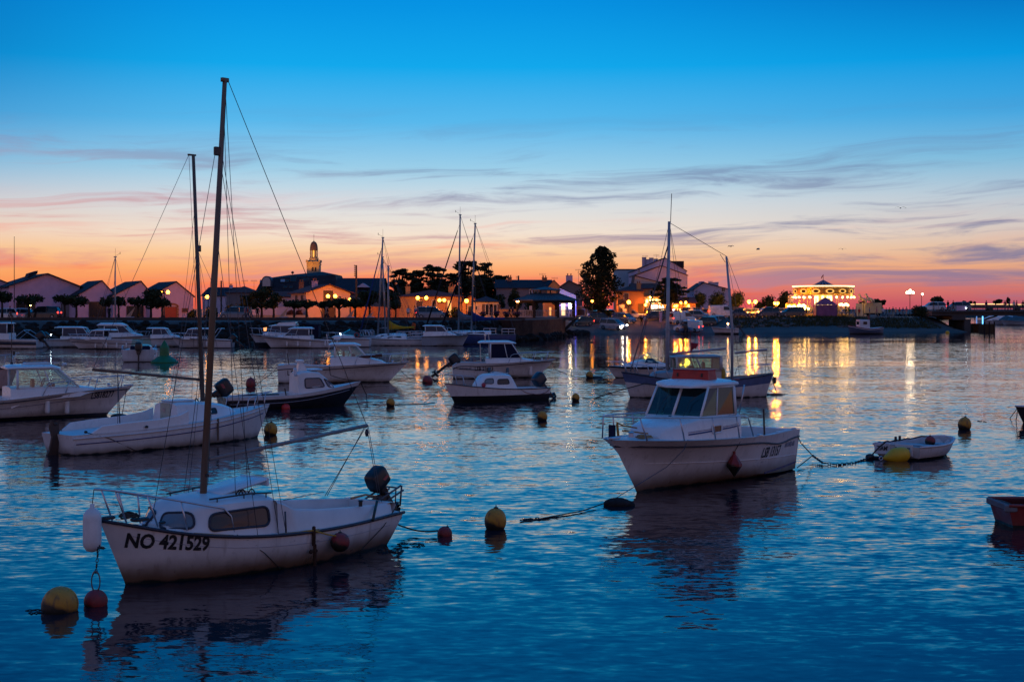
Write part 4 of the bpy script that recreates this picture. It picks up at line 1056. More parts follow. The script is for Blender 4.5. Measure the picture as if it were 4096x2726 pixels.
q = h.on(4.25, .40, -1, .1); fender('pale fender on the navy-covered cruiser near its bow', b.w(q.x, q.y, q.z), .55, .09, top=b.w(4.3, -.75, .95))
for x, lab in ((2.95, 'blue rag fender amidships on the navy-covered cruiser'), (1.95, 'blue rag fender behind the LSB 23643 number')):
    q = h.on(x, .35, -1, .1); fender(lab, b.w(q.x, q.y, q.z), .55, .08, m=mat('fender_blue', (.10, .17, .22), .7), top=b.w(x+.15, -1.0, .85))
float_buoy('dark red buoy under the tilted outboard of the navy-covered cruiser', G(1713, 1530), .27, M_red(), sub=.32, group='red mooring buoys', tilt=(0, -.4))
rope('mooring_line', 'looped rope along the side of the navy-covered cruiser', 'rope', [b.w(0, -.95, .6), b.w(1.6, -1.1, .5), b.w(2.0, -1.1, .42), b.w(3.4, -.9, .12), b.w(4.3, -.4, .1)], .018, sag=.03)
j = G(2222, 1495)+Vector((0, 0, .25)); rope('mooring_line', 'bridle rope at the bow of the navy-covered cruiser', 'rope', [b.w(b.L+.8, 0, .85), j, b.w(b.L-.3, -.1, .2)], .014)
rope('mooring_line', 'long rope running right from the navy-covered cruiser to a yellow buoy', 'rope', [j, G(2300, 1513)+Vector((0, 0, .08)), G(2345, 1508)], .02)

# ================================================================== small white boat with a dark bottom, port side to us
b = Boat('motor_boat', 'small white cabin boat with a dark bottom and tilted outboard, bow to the left', 'boat', (1817, 1610), (2165, 1595)); B9 = b
h = Hull(b.L, .46, [(0, .50), (.3, .50), (.6, .56), (.85, .68), (1, .80)], [(0, .62), (.25, .78), (.5, .80), (.72, .64), (.88, .33), (1, 0)], 'round', -.28, p=(.42, 1.0), tr=.05, rk=3.)
h.build(b.root, hullmat('white_dark_bottom', (.70, .67, .66), (.010, .010, .014), .27, .0)); h.line(b.root, M_rubber(), 'rub_rail', .0, .020)
h.deck(b.root, M_white2(), (.05, .42), .2, sw=.16)
st = [(1.60, .62, .55, .46, .62), (1.72, .62, .54, .46, .85), (1.85, .62, .52, .46, 1.06), (2.2, .60, .50, .47, 1.10), (2.75, .54, .44, .5, 1.09), (2.98, .48, .36, .52, 1.04), (3.28, .36, .24, .55, .70)]
cab = loft_cab(b.root, M_white(), st, .10, .05); bv = bvh_of(cab)
window_on(b.root, cab, [Vector((x, 3, z)) for x, z in ((1.98, .72), (2.55, .72), (2.50, .92), (2.02, .92))], (0, -1, 0), fr=.018, bv=bv, rnd=.4)
window_on(b.root, cab, [Vector((x, 3, z)) for x, z in ((2.72, .74), (3.08, .76), (3.0, .94), (2.70, .96))], (0, -1, 0), mat('acrylic_frosted', (.16, .19, .22), .1, 0, .1), fr=.016, bv=bv, rnd=.4)
mb = MB(); mb.tube([(1.9, .36, 1.16), (2.8, .34, 1.16)], .012, 5); mb.bevbox((2.25, 0, 1.165), (.3, .5, .03), .01); mb.build('roof_hatch', M_white2(), b.root, angle=40)
bow_rail(b.root, h, .78, .40, .05, (.88, .95), .014, tipx=.22)
outboard(b.root, (-.05, 0, .62), R(42), 1.1, 0, m=mat('cowling_blue_black', (.018, .026, .04), .35))
mb = MB(); mb.sphere((3.15, .42, .70), .09, 8, (1, 1, 1.1)); mb.build('anchor_float', mat('pink_red', (.4, .03, .05), .5), b.root, smooth=True)
rope('mooring_line', 'slack reddish rope along the side of the small dark-bottomed boat', 'rope', [b.w(1.6, .80, .50), b.w(1.0, .80, .30), b.w(.4, .74, .30), b.w(.0, .66, .5)], .012, mat('rope_red', (.16, .04, .05), .8), sag=.05)
rope('mooring_line', 'rope from the small dark-bottomed boat bow to a weedy knot', 'rope', [b.w(b.L+.40, 0, .74), G(1695, 1614)+Vector((0, 0, .04))], .014)
rope('mooring_line', 'dark floating rope between the yellow buoy and the weedy knot', 'rope', [G(1580, 1618), G(1640, 1617), G(1695, 1615), G(1740, 1611)], .03, M_black())

# ================================================================== launch with a wheelhouse and two masts
b = Boat('motor_sailer', 'blue and white launch with a wheelhouse and two masts', 'boat', (2520, 1588), (3060, 1585)); B10 = b
h = Hull(b.L, .36, [(0, .98), (.2, .82), (.45, .72), (.7, .80), (1, 1.08)], [(0, .10), (.08, .48), (.22, .88), (.45, 1.08), (.68, .98), (.85, .62), (.95, .25), (1, 0)], 'round', -.35, p=(.6, 1.0), tr=.34, rk=2.5)
h.build(b.root, hullmat('launch_white', (.62, .58, .57), None, .0, .35), top=mat('sheer_blue', (.07, .11, .22), .45, 0, .2), topn=2); h.line(b.root, M_rubber(), 'rub_rail', .0, .03)
h.deck(b.root, mat('deck_greyblue', (.25, .29, .32), .6), (.06, .34), .35, sw=.12, drop=.10)
st = [(4.0, .75, .72, .6, 1.12), (4.1, .75, .70, .6, 1.12), (4.9, .5, .45, .62, 1.05), (5.1, .4, .35, .65, .8)]
loft_cab(b.root, mat('deck_greyblue', (.25, .29, .32), .6), st, .06, .05, name='foredeck_trunk')
st = [(2.1, .78, .76, .5, 1.20), (2.2, .78, .76, .5, 1.20), (3.9, .74, .72, .5, 1.20), (4.0, .74, .7, .5, 1.2)]
loft_cab(b.root, mat('cream_paint', (.45, .40, .37), .5), st, .02, .0, name='cabin')
wheelhouse(b.root, (3.98, 4.02, 2.12, .74, .78, 1.20, 1.72), roofm=mat('roof_grey', (.30, .32, .34), .5), framem=mat('cream_paint', (.45, .40, .37), .5), roof_over=(.16, .16, .1), roof_t=.06, bars=.05, gl=glass('green_glass', (.55, .85, .72), .10), side_split=.55)
mb = MB(); mb.bevbox((2.12, 0, 1.3), (.05, 1.5, 1.0), .02); mb.build('rear_bulkhead', mat('cream_paint', (.45, .40, .37), .5), b.root)
spm = mat('spar_grey', (.32, .32, .35), .5, .2, .15)
for nm, xb, zt, xo, bm in (('mast', 4.28, 7.55, .0, ((4.18, 1.86), (1.70, 2.08))), ('mizzen_mast', 1.45, 6.05, -.28, ((1.32, 1.88), (-.10, 2.03)))):
    mb = MB(); mb.tube([(xb, 0, .7), (xb-xo*.0, 0, 3), (xb-(xo if xo else .1)*-.6 if False else xb+.25*(xo == 0)*-.3-(.28 if xo else 0)*-1*.9, 0, zt)], [.085, .08, .06] if xo == 0 else [.06, .055, .045], 10)
    mo = mb.build(nm, spm, b.root, smooth=True)
    mb = MB(); mb.tube([(bm[0][0], 0, bm[0][1]), (bm[1][0], 0, bm[1][1])], .05, 8); mb.build('boom', spm, b.root, smooth=True)
    mb = MB(); zc = 2.9 if xo == 0 else 2.35+.6
    mb.tube([(xb, -.55, zc), (xb, .55, zc)], .018, 6); mb.build('spreader', M_alu(), mo)
mb = MB(); mb.tube([(4.15, 0, 7.5), (4.1, 0, 8.75)], .016, 5); mb.build('antenna', M_line(), b.root)
mb = MB(); T1, T2 = Vector((4.2, 0, 7.5)), Vector((1.68, 0, 6.05))
for p, q_, r in ((T1, T2, .012), (T1-Vector((0, 0, .8)), (5.9, 0, 1.1), .03), (T1, (5.7, 0, 1.0), .01), (T1, (3.2, .95, .8), .009), (T1, (3.2, -.95, .8), .009), (T2, (.9, .9, .85), .009), (T2, (.9, -.9, .85), .009), (T2, (-.25, 0, .98), .009), (T2+Vector((.3, 0, .1)), (1.75, 0, 5.8), .012), ((-.1, 0, 2.03), (.0, 0, 1.0), .012), ((1.7, 0, 2.08), (1.5, 0, .9), .014), (T1-Vector((0, 0, 1)), (4.9, .7, .9), .008), ((4.18, 0, 1.86), (5.9, 0, 1.05), .008)): mb.tube([p, q_], r, 5)
mb.build('rigging', M_line(), b.root)
mb = MB(); P = [(1.1, .9, .9), (1.0, .88, 1.25), (.3, .62, 1.38), (-.2, .25, 1.40), (-.30, 0, 1.40)]
for sd in (1, -1):
    mb.tube([(x, sd*y, z) for x, y, z in P], .018, 6); mb.tube([(.3, sd*.62, 1.38), (.3, sd*.62, .9)], .016, 5)
mb.tube([(-.3, 0, 1.4), (-.3, 0, .98)], .016, 5); mb.build('stern_rail', M_steel(), b.root, smooth=True)
bow_rail(b.root, h, .72, .42, .06, (.82, .92, .98), .018, tipx=.05)
mb = MB(); mb.sphere((2.0, .55, 1.0), .2, 10, (.7, .8, 1.5)); mb.build('stern_float', mat('float_yellow', (.4, .26, .02), .5), b.root, smooth=True)
mb = MB(); mb.bevbox((-.42, 0, .7), (.14, .2, .3), .03); mb.build('rudder_head', M_black(), b.root)
mb = MB(); mb.poly([(3.3, .2, 1.95), (3.32, .2, 2.35), (3.1, .22, 2.05), (2.95, .2, 2.3)]); mb.tube([(3.3, .2, 1.75), (3.33, .2, 2.75)], .012, 5); mb.build('flag', mat('flag_red', (.25, .03, .04), .8), b.root)
rope('mooring_line', 'bow rope of the two masted launch running left to the water', 'rope', [b.w(4.9, 1.0, .55), b.w(5.4, .62, .62), G(2440, 1588)+Vector((0, 0, .18)), G(2380, 1592), G(2330, 1592)], .022)
rope('mooring_line', 'stern chain of the two masted launch with a weedy lump', 'rope', [b.w(-.25, .05, .9), G(3108, 1576)+Vector((0, 0, .05)), G(3062, 1570)+Vector((0, 0, .2))], .022)
q = G(3105, 1578); mb = MB(); mb.sphere((0, 0, 0), .16, 8, (2.2, .8, .5)); mb.sphere((-.4, 0, 0), .12, 8, (1.5, .8, .6)); tag(mb.build('mooring_float', M_black(), smooth=True, loc=q), 'black weedy lump at the stern of the two masted launch', 'float')

# speedboat behind the launch
b = Boat('speedboat', 'white speedboat with a raked windscreen behind the two masted launch', 'boat', (2462, 1510), (2700, 1508)); B11 = b
h = Hull(b.L, .55, [(0, .62), (.4, .62), (.7, .62), (1, .66)], [(0, .8), (.4, .9), (.7, .72), (.88, .4), (1, 0)], 'chine', -.3, (.86, .3, .02, .5), rk=2.5)
h.build(b.root, hullmat('sport_hull', (.62, .58, .57), None, .0, .3), top=M_rubber(), topn=1); h.deck(b.root, M_white2(), (.06, .5), .2, sw=.15)
st = [(.4, .78, .7, .55, .70), (1.0, .78, .68, .55, .85), (1.7, .72, .6, .55, .98), (2.2, .6, .5, .55, .92), (2.9, .4, .3, .58, .72)]
cab = loft_cab(b.root, M_white(), st, .06, .04)
mb = MB(); A = [(2.35, 0, .95), (1.95, .62, .88), (1.1, .68, .86)]; T = [(1.55, 0, 1.42), (1.45, .45, 1.40), (1.0, .66, .90)]
for f in (1, -1):
    for i in (0, 1): mb.poly([(A[i][0], f*A[i][1], A[i][2]), (A[i+1][0], f*A[i+1][1], A[i+1][2]), (T[i+1][0], f*T[i+1][1], T[i+1][2]), (T[i][0], f*T[i][1], T[i][2])])
mb.build('windscreen', glass('wheelhouse_glass'), b.root)
mb = MB(); mb.poly([(1.1, .68, .80), (1.9, .62, .84), (1.75, .52, 1.08), (1.45, .56, 1.1)]); mb.build('side_window', M_pane(), b.root)
bow_rail(b.root, h, .72, .25, .05, (.82, .93), .014, tipx=.05); outboard(b.root, (-.05, 0, .75), R(10), 1.3, 0, m=mat('cowling_blue', (.04, .06, .10), .4))
for k, x in enumerate((1.35, .75)):
    q = h.on(x, .32, 1, .1); fender(('white fender on the speedboat nearer its bow', 'white fender on the speedboat nearer the launch wheelhouse')[k], b.w(q.x, q.y, q.z+.05), .42, .08)
rope('mooring_line', 'bow rope of the speedboat to a black float', 'rope', [b.w(b.L+.45, 0, .55), G(2398, 1509)], .016)
mb = MB(); mb.sphere((0, 0, 0), .3, 8, (1.3, .8, .4)); tag(mb.build('mooring_float', M_black(), smooth=True, loc=G(2385, 1510)), 'black weed covered float right of a yellow buoy', 'float')

# ================================================================== dinghies on the right
b = Boat('dinghy', 'small white rowing dinghy with lettering on its transom', 'dinghy', (3764, 1811), (3594, 1834)); B12 = b
h = Hull(b.L, .22, [(0, .34), (.4, .33), (.7, .36), (1, .44)], [(0, .66), (.3, .72), (.6, .68), (.82, .5), (.94, .32), (1, 0.02)], 'round', -.12, p=(.5, .9), tr=.10, rk=2.)
dm = hullmat('dinghy_hull', (.62, .6, .6), (.012, .012, .014), .05, .25); h.build(b.root, dm, n=22); h.line(b.root, mat('dinghy_rim', (.6, .6, .62), .5), 'rub_rail', .0, .028)
h.deck(b.root, mat('dinghy_inside', (.42, .47, .5), .6, 0, .15, 4), (.02, .97), .08, sw=.03, rim=.035)
for x_, y_ in ((.35, 1.26), (1.15, 1.3), (1.8, .7)): mb = MB(); mb.bevbox((x_, 0, .27), (.28, y_, .03), .01); mb.build('thwart', mat('dinghy_inside', (.42, .47, .5), .6), b.root)
mb = MB(); mb.bevbox((-.075, -.2, .24), (.05, .5, .30), .015); mb.bevbox((-.075, .42, .24), (.05, .45, .30), .015); mb.build('transom_board', mat('dinghy_rim', (.6, .6, .62), .5), b.root)
Mt = Matrix(((0, 0, -1), (-1, 0, 0), (0, 1, 0)))
flat_text(b.root, "ZIAM'", .155, M_letter, Mt, (-.115, .40, .20), 'lettering', bold=.004, sx=.85); flat_text(b.root, "BOUSS'", .155, M_letter, Mt, (-.115, -.18, .20), 'lettering', bold=.004, sx=.85)
mb = MB(); mb.tube([h.pt(lp(.05, .9, i/14), h.zs(lp(.05, .9, i/14))+.02+.02*math.sin(i*2.1), 1, -.02) for i in range(15)], .018, 6); mb.bevbox((.95, .66, .40), (.07, .05, .13), .01); mb.bevbox((1.15, .66, .41), (.07, .05, .13), .01); mb.build('rowlock', M_black(), b.root)
float_buoy('red ball float lying inside the white dinghy', b.w(1.45, -.05, .36), .135, M_red(), sub=.5, group='red ball floats')
yb = G(3585, 1842); t = thing('cone_buoy', 'yellow conical buoy lying on its side against the white dinghy', 'buoy', yb+Vector((0, 0, .10)), R(8))
mb = MB(); prof = [(.01, -.36), (.03, -.345), (.185, -.10), (.20, -.06), (.20, .12), (.18, .24), (.12, .32), (.04, .35), (.005, .352)]
mb.lathe(prof, 14, (0, 0, .03), Matrix.Rotation(R(80), 3, 'Y')); mb.build('float', mat('buoy_bright_yellow', (.60, .36, .01), .5, 0, .12, 5), t, angle=35)
mb = MB(); mb.torus((-.40, 0, -.03), .045, .014, Matrix.Rotation(R(90), 3, 'X'), 10, 5); mb.build('eye', M_steel(), t, smooth=True)

b = Boat('dinghy', 'red plastic dinghy with a grey corner, cut by the right edge', 'dinghy', (4560, 2094), (4016, 2096)); B13 = b
h = Hull(b.L, .1, [(0, .40), (.5, .38), (1, .44)], [(0, .50), (.4, .58), (.8, .45), (1, .05)], 'chine', -.12, (.86, .8, .0, .1), tr=.10)
rd = hullmat('red_plastic_hull', (.22, .022, .022), (.02, .012, .012), .05, .2); h.build(b.root, rd); h.line(b.root, mat('red_rim', (.20, .03, .03), .5), 'rub_rail', .0, .03); h.deck(b.root, mat('red_inside', (.06, .01, .012), .7), (.04, .98), .1, sw=.02, rim=.07)
mb = MB(); mb.bevbox((-.10, .0, .36), (.07, 1.04, .12), .02); mb.bevbox((-.06, -.47, .35), (.22, .1, .13), .02); mb.build('transom_guard', mat('guard_grey', (.16, .17, .19), .7), b.root)

b = Boat('motor_boat', 'dark boat with slack bow ropes cut by the right edge', 'boat', (4092, 1690), (4500, 1680))
h = Hull(b.L, .3, [(0, .5), (.5, .48), (1, .56)], [(0, .7), (.4, .8), (.8, .45), (1, 0)], 'round', -.2, rk=2.)
h.build(b.root, hullmat('navy_black_hull', (.010, .011, .018), None, 0, .0)); h.line(b.root, mat('belt_white', (.6, .59, .6), .5), 'rub_rail', .0, .03); h.deck(b.root, M_white2(), None)
for k, (p, q_) in enumerate((((4040, 1672), 'taut dark rope from the bow of the dark right-edge boat'), ((4064, 1682), 'slack dark rope hanging from the bow of the dark right-edge boat'))):
    rope('mooring_line', q_, 'rope', [b.w(b.L+.2, 0, .5), G(*p)], .014, sag=.0 if k == 0 else .03)

# ================================================================== yellow mooring buoys
for px, py, r, lab, tl in ((1980, 2113, .190, 'yellow buoy standing alone in the open water, right of NO 421529', (0, .05)), (1081, 1738, .205, 'yellow buoy just off the bow of the white open boat', (.1, .1)), (2169, 1681, .175, 'yellow buoy in front of the small dark-bottomed boat', (0, 0)),
        (2302, 1602, .165, 'yellow buoy right of the small dark-bottomed boat', (0, .05)), (1562, 1624, .172, 'yellow buoy between the dark hulled boat and the dark-bottomed boat', (0, 0)), (3856, 1716, .205, 'yellow buoy beyond the white dinghy at right', (.05, .1)), (2357, 1511, .20, 'yellow buoy left of the speedboat', (0, .1))):
    float_buoy(lab, G(px, py), r, M_yellow(), sub=.20, tilt=tl, squash=1.18, group='yellow mooring buoys', ring=(r > .18))
float_buoy('red cone-topped buoy above the dark hulled boat', G(1003, 1548)+Vector((0, 0, .0)), .24, M_red(), sub=.25, squash=1.3, group='red mooring buoys')
# a few scraps of weed along the lines
rw = random.Random(5); mb = MB()
for cx, cy, n in ((1650, 2180, 14), (1560, 2200, 16), (160, 2445, 8), (2300, 1614, 6), (1490, 1616, 6), (3150, 1576, 6), (3920, 1685, 5), (2110, 2080, 8)):
    for i in range(n):
        p = G(cx+rw.uniform(-50, 50)*(1 if cy > 1800 else .5), cy+rw.uniform(-9, 9)*(1 if cy > 1800 else .3)); a = rw.uniform(-.5, .5); l = rw.uniform(.02, .06)
        mb.tube([p+Vector((-l*math.cos(a), -l*math.sin(a), .0)), p+Vector((0, 0, .012)), p+Vector((l*math.cos(a), l*math.sin(a), 0))], .008, 4)
tag(mb.build('floating_weed', M_black()), 'scraps of dark weed floating on the water', 'weed', kind='stuff')

# loose gear lying in the boats
def coil(label, b, x, y, z, r=.16, m=None, rad=.014):
    mb = MB(); n = 70; mb.tube([(r*(1-.25*(i/n)+.08*math.sin(i*1.7))*math.cos(i*.36), r*(1-.25*(i/n))*math.sin(i*.36), .015+.05*(i/n)+.012*math.sin(i*.9)) for i in range(n)], rad, 5)
    return tag(mb.build('rope_coil', m or M_rope(), smooth=True, loc=b.w(x, y, z)), label, 'rope', 'coils of rope in the boats')
tan = mat('rope_tan', (.30, .22, .12), .9, 0, .3, 18)
coil('dark coil of rope on the foredeck of NO 421529', B1, 4.55, -.02, .905, .13)
coil('tan coil of rope on the foredeck of LSB 13157', B2, 5.75, .15, 1.12, .17, tan)
# ================================================================== moored row along the quay
hm_w = hullmat('moored_white', (.60, .60, .62), (.02, .022, .03), .06, .3)
hm_blk = hullmat('moored_black_side', (.60, .60, .62), (.015, .016, .022), .45, .0)
S_ = lambda a, m, z: [(0, a), (.5, m), (1, z)]
Bm = lambda b: [(0, b*.9), (.3, b), (.6, b*.95), (.8, b*.7), (.92, b*.36), (1, 0)]
kw = dict(detail=False, name='cabin_cruiser', group='motor boats moored along the quay')
dk = mat('cover_slate', (.03, .035, .06), .5, 0, .2)
b = cuddy('white motor boat with a dark side band and black outboard, moored at far left', (-130, 1393), (158, 1393), .9, S_(.85, .9, 1.1), Bm(1.2), (5.4, 4.7, 2.8, .85, .95, 1.45, 2.35), (6.3, .5, 1.2), rub=.22, dark=dk, **kw)
b.h.line(b.root, M_rubber(), 'side_band', .38, .13, .0, .95); outboard(b.root, (-.3, 0, .85), R(35), 1.7)
mb = MB(); mb.tube([(2.2, .9, .95), (1.2, .9, 1.75), (-.1, .9, .95)], .03, 6); mb.tube([(2.2, -.9, .95), (1.2, -.9, 1.75), (-.1, -.9, .95)], .03, 6); mb.tube([(1.2, -.9, 1.75), (1.2, .9, 1.75)], .03, 6); mb.build('awning_frame', M_steel(), b.root)
b = cuddy('white motor boat with long flat roof behind the left outboard', (400, 1388), (185, 1388), .9, S_(.80, .82, 1.0), Bm(1.15), (4.5, 3.85, 1.9, .8, .95, 1.08, 1.90), (5.1, .42, 1.0), dark=dk, roof_over=(.2, .9, .08), **kw); outboard(b.root, (-.3, 0, .75), R(40), 1.6)
mb = MB(); mb.sphere((.75, -.9, 1.25), .06, 8); mb.build('deck_light', emis('deck_lamp_white', (.7, .9, 1), 25), b.root)
b = cuddy('white motor boat with a blue tinted windscreen, bow left, in front of the sheds', (318, 1395), (560, 1395), 1.1, S_(.85, .9, 1.0), Bm(1.15), (4.85, 4.35, 3.2, .78, .9, 1.15, 1.72), (5.5, .42, 1.05), rub=.34, hm=hm_w, dark=dk, roof_over=(.15, 1.0, .08), **kw)
for k, x in enumerate((1.0, 1.9, 2.9, 4.0)):
    q = b.h.on(x, .35, 1, .1); fender(('sternmost', 'second', 'third', 'foremost')[k]+' of four pale fenders on the blue windscreen boat', b.w(q.x, q.y, q.z), .5, .08)
b = cuddy('tall white motor cruiser with a thick roof behind the blue windscreen boat', (600, 1385), (392, 1385), .8, S_(.95, 1.0, 1.15), Bm(1.25), (3.55, 2.75, .9, .9, 1.0, 1.38, 2.08), (4.5, .5, 1.2), dark=dk, roof_over=(.2, .8, .12), roof_t=.2, **kw)
mb = MB(); mb.box((.2, 0, 1.62), (3.2, 2.0, .06)); [mb.tube([(x, y, .9), (x, y, 1.6)], .03, 5) for x in (-1.2, 1.6) for y in (-.9, .9)]; mb.build('canopy', M_black(), b.root)
b = cuddy('white motor boat with a small cabin right of the green mark', (745, 1386), (575, 1386), .8, S_(.85, .9, 1.0), Bm(1.1), (2.75, 2.3, 1.1, .78, .88, 1.22, 1.78), (3.6, .4, 1.1), dark=dk, roof_over=(.15, .7, .08), **kw)
b = cuddy('white motor boat seen between the two tall masts, bow left', (722, 1391), (930, 1391), .9, S_(.80, .9, 1.05), Bm(1.15), (4.55, 4.15, 2.9, .78, .9, 1.12, 1.80), (5.0, .42, 1.05), hm=hm_w, dark=dk, roof_over=(.15, .9, .08), **kw); outboard(b.root, (-.3, 0, .7), R(50), 1.5)
q = b.h.on(2.3, .4, 1, .1); fender('white fender on the boat between the two tall masts', b.w(q.x, q.y, q.z), .5, .08)
mb = MB(); mb.tube([(1.9, .9, .95), (1.2, .85, 1.9), (.9, .85, 1.85)], .04, 6); mb.tube([(1.9, -.9, .95), (1.2, -.85, 1.9), (.9, -.85, 1.85)], .04, 6); mb.tube([(1.0, -.85, 1.88), (1.0, .85, 1.88)], .04, 6); mb.build('awning_frame', M_steel(), b.root)
b = cuddy('white trawler style cruiser with a flybridge and black lower side', (1035, 1387), (1242, 1387), .9, S_(.95, 1.05, 1.3), Bm(1.3), (3.9, 3.72, 1.4, .95, 1.05, 1.42, 2.08), (4.7, .55, 1.4), rub=.12, hm=hm_blk, dark=dk, roof_over=(.35, .2, .08), rail=(.5, .6), **kw)
mb = MB(); mb.loft([[(1.3, y, 2.2), (3.3, y, 2.2), (3.0, y, 2.42), (1.4, y, 2.5)] for y in (-.85, .85)], True, True); mb.build('flybridge', M_white(), b.root)
mb = MB(); mb.loft([[(-.9, y, 2.2), (1.2, y, 2.35), (1.2, y, 2.45), (-1.0, y, 2.25)] for y in (-.9, .9)], True, True); mb.loft([[(-.9, y, .95), (.2, y, .95), (.4, y, 2.2), (-.9, y, 2.15)] for y in (-.92, .92)], True, True); mb.build('awning', navy, b.root)
mb = MB(); mb.poly([(4.55, .5, 1.6), (4.3, .52, 1.6), (4.25, .5, 1.95), (4.6, .48, 1.9)]); mb.build('lit_pane', emis('cabin_glow', (1, .35, .08), 2.0), b.root)
b = cuddy('white cruiser with a raked grey side window and four fenders, in the front row', (1085, 1391), (1328, 1391), .95, S_(.75, .92, 1.16), Bm(1.25), (4.5, 3.85, 2.1, .85, .98, 1.2, 1.82), (5.2, .5, 1.22), rub=.14, hm=hm_w, dark=dk, roof_over=(.35, .3, .1), roof_t=.14, **kw)
for k, x in enumerate((.5, 1.95, 3.15, 4.25)):
    q = b.h.on(x, .42, 1, .1); fender(('sternmost', 'second', 'third', 'foremost')[k]+' of the four pale fenders on the raked window cruiser', b.w(q.x, q.y, q.z), .52, .09)
# open cruiser with a windscreen
b = Boat('speedboat', 'white sports cruiser with a raked windscreen left of the moored sailing boats', 'boat', (1322, 1387), (1480, 1387), 'motor boats moored along the quay')
h = Hull(b.L, .9, S_(.85, .9, .95), Bm(1.15), 'chine', -.3, rk=3.); h.build(b.root, hm_w); h.line(b.root, M_rubber(), 'rub_rail', .1, .03); h.deck(b.root, M_white2(), (.06, .5), .3)
loft_cab(b.root, M_white(), [(1.6, .95, .85, .7, 1.1), (2.6, .85, .7, .75, 1.2), (3.6, .5, .4, .8, 1.05), (4.0, .3, .2, .85, .9)], .08, .06)
mb = MB()
for f in (1, -1): mb.poly([(3.0, 0, 1.2), (2.2, f*.8, 1.15), (1.9, f*.6, 1.72), (2.0, 0, 1.78)]); mb.poly([(2.2, f*.8, 1.15), (.3, f*.95, 1.1), (.4, f*.9, 1.15), (1.9, f*.6, 1.72)])
mb.build('windscreen', glass('wheelhouse_glass'), b.root); mb = MB(); mb.sphere((2.9, .5, 1.32), .06, 8); mb.build('deck_light', emis('deck_lamp_white', (.7, .9, 1), 25), b.root); bow_rail(b.root, h, .6, .5, .07, (.75, .9), .02)
mb = MB(); mb.torus((1.2, 1.0, 1.2), .22, .06, Mz((0, 1, 0))); mb.build('lifebuoy', M_red(), b.root)
b = cuddy('pale blue cabin cruiser between the white yacht and the blue yacht', (1850, 1382), (1690, 1382), .6, S_(1.0, 1.05, 1.1), Bm(1.2), (2.55, 2.05, .35, .85, .95, 1.45, 1.98), (3.5, .5, 1.2), hm=hullmat('pale_blue_hull', (.30, .36, .42), None, 0, .2), dark=dk, roof_over=(.2, .3, .1), **kw)
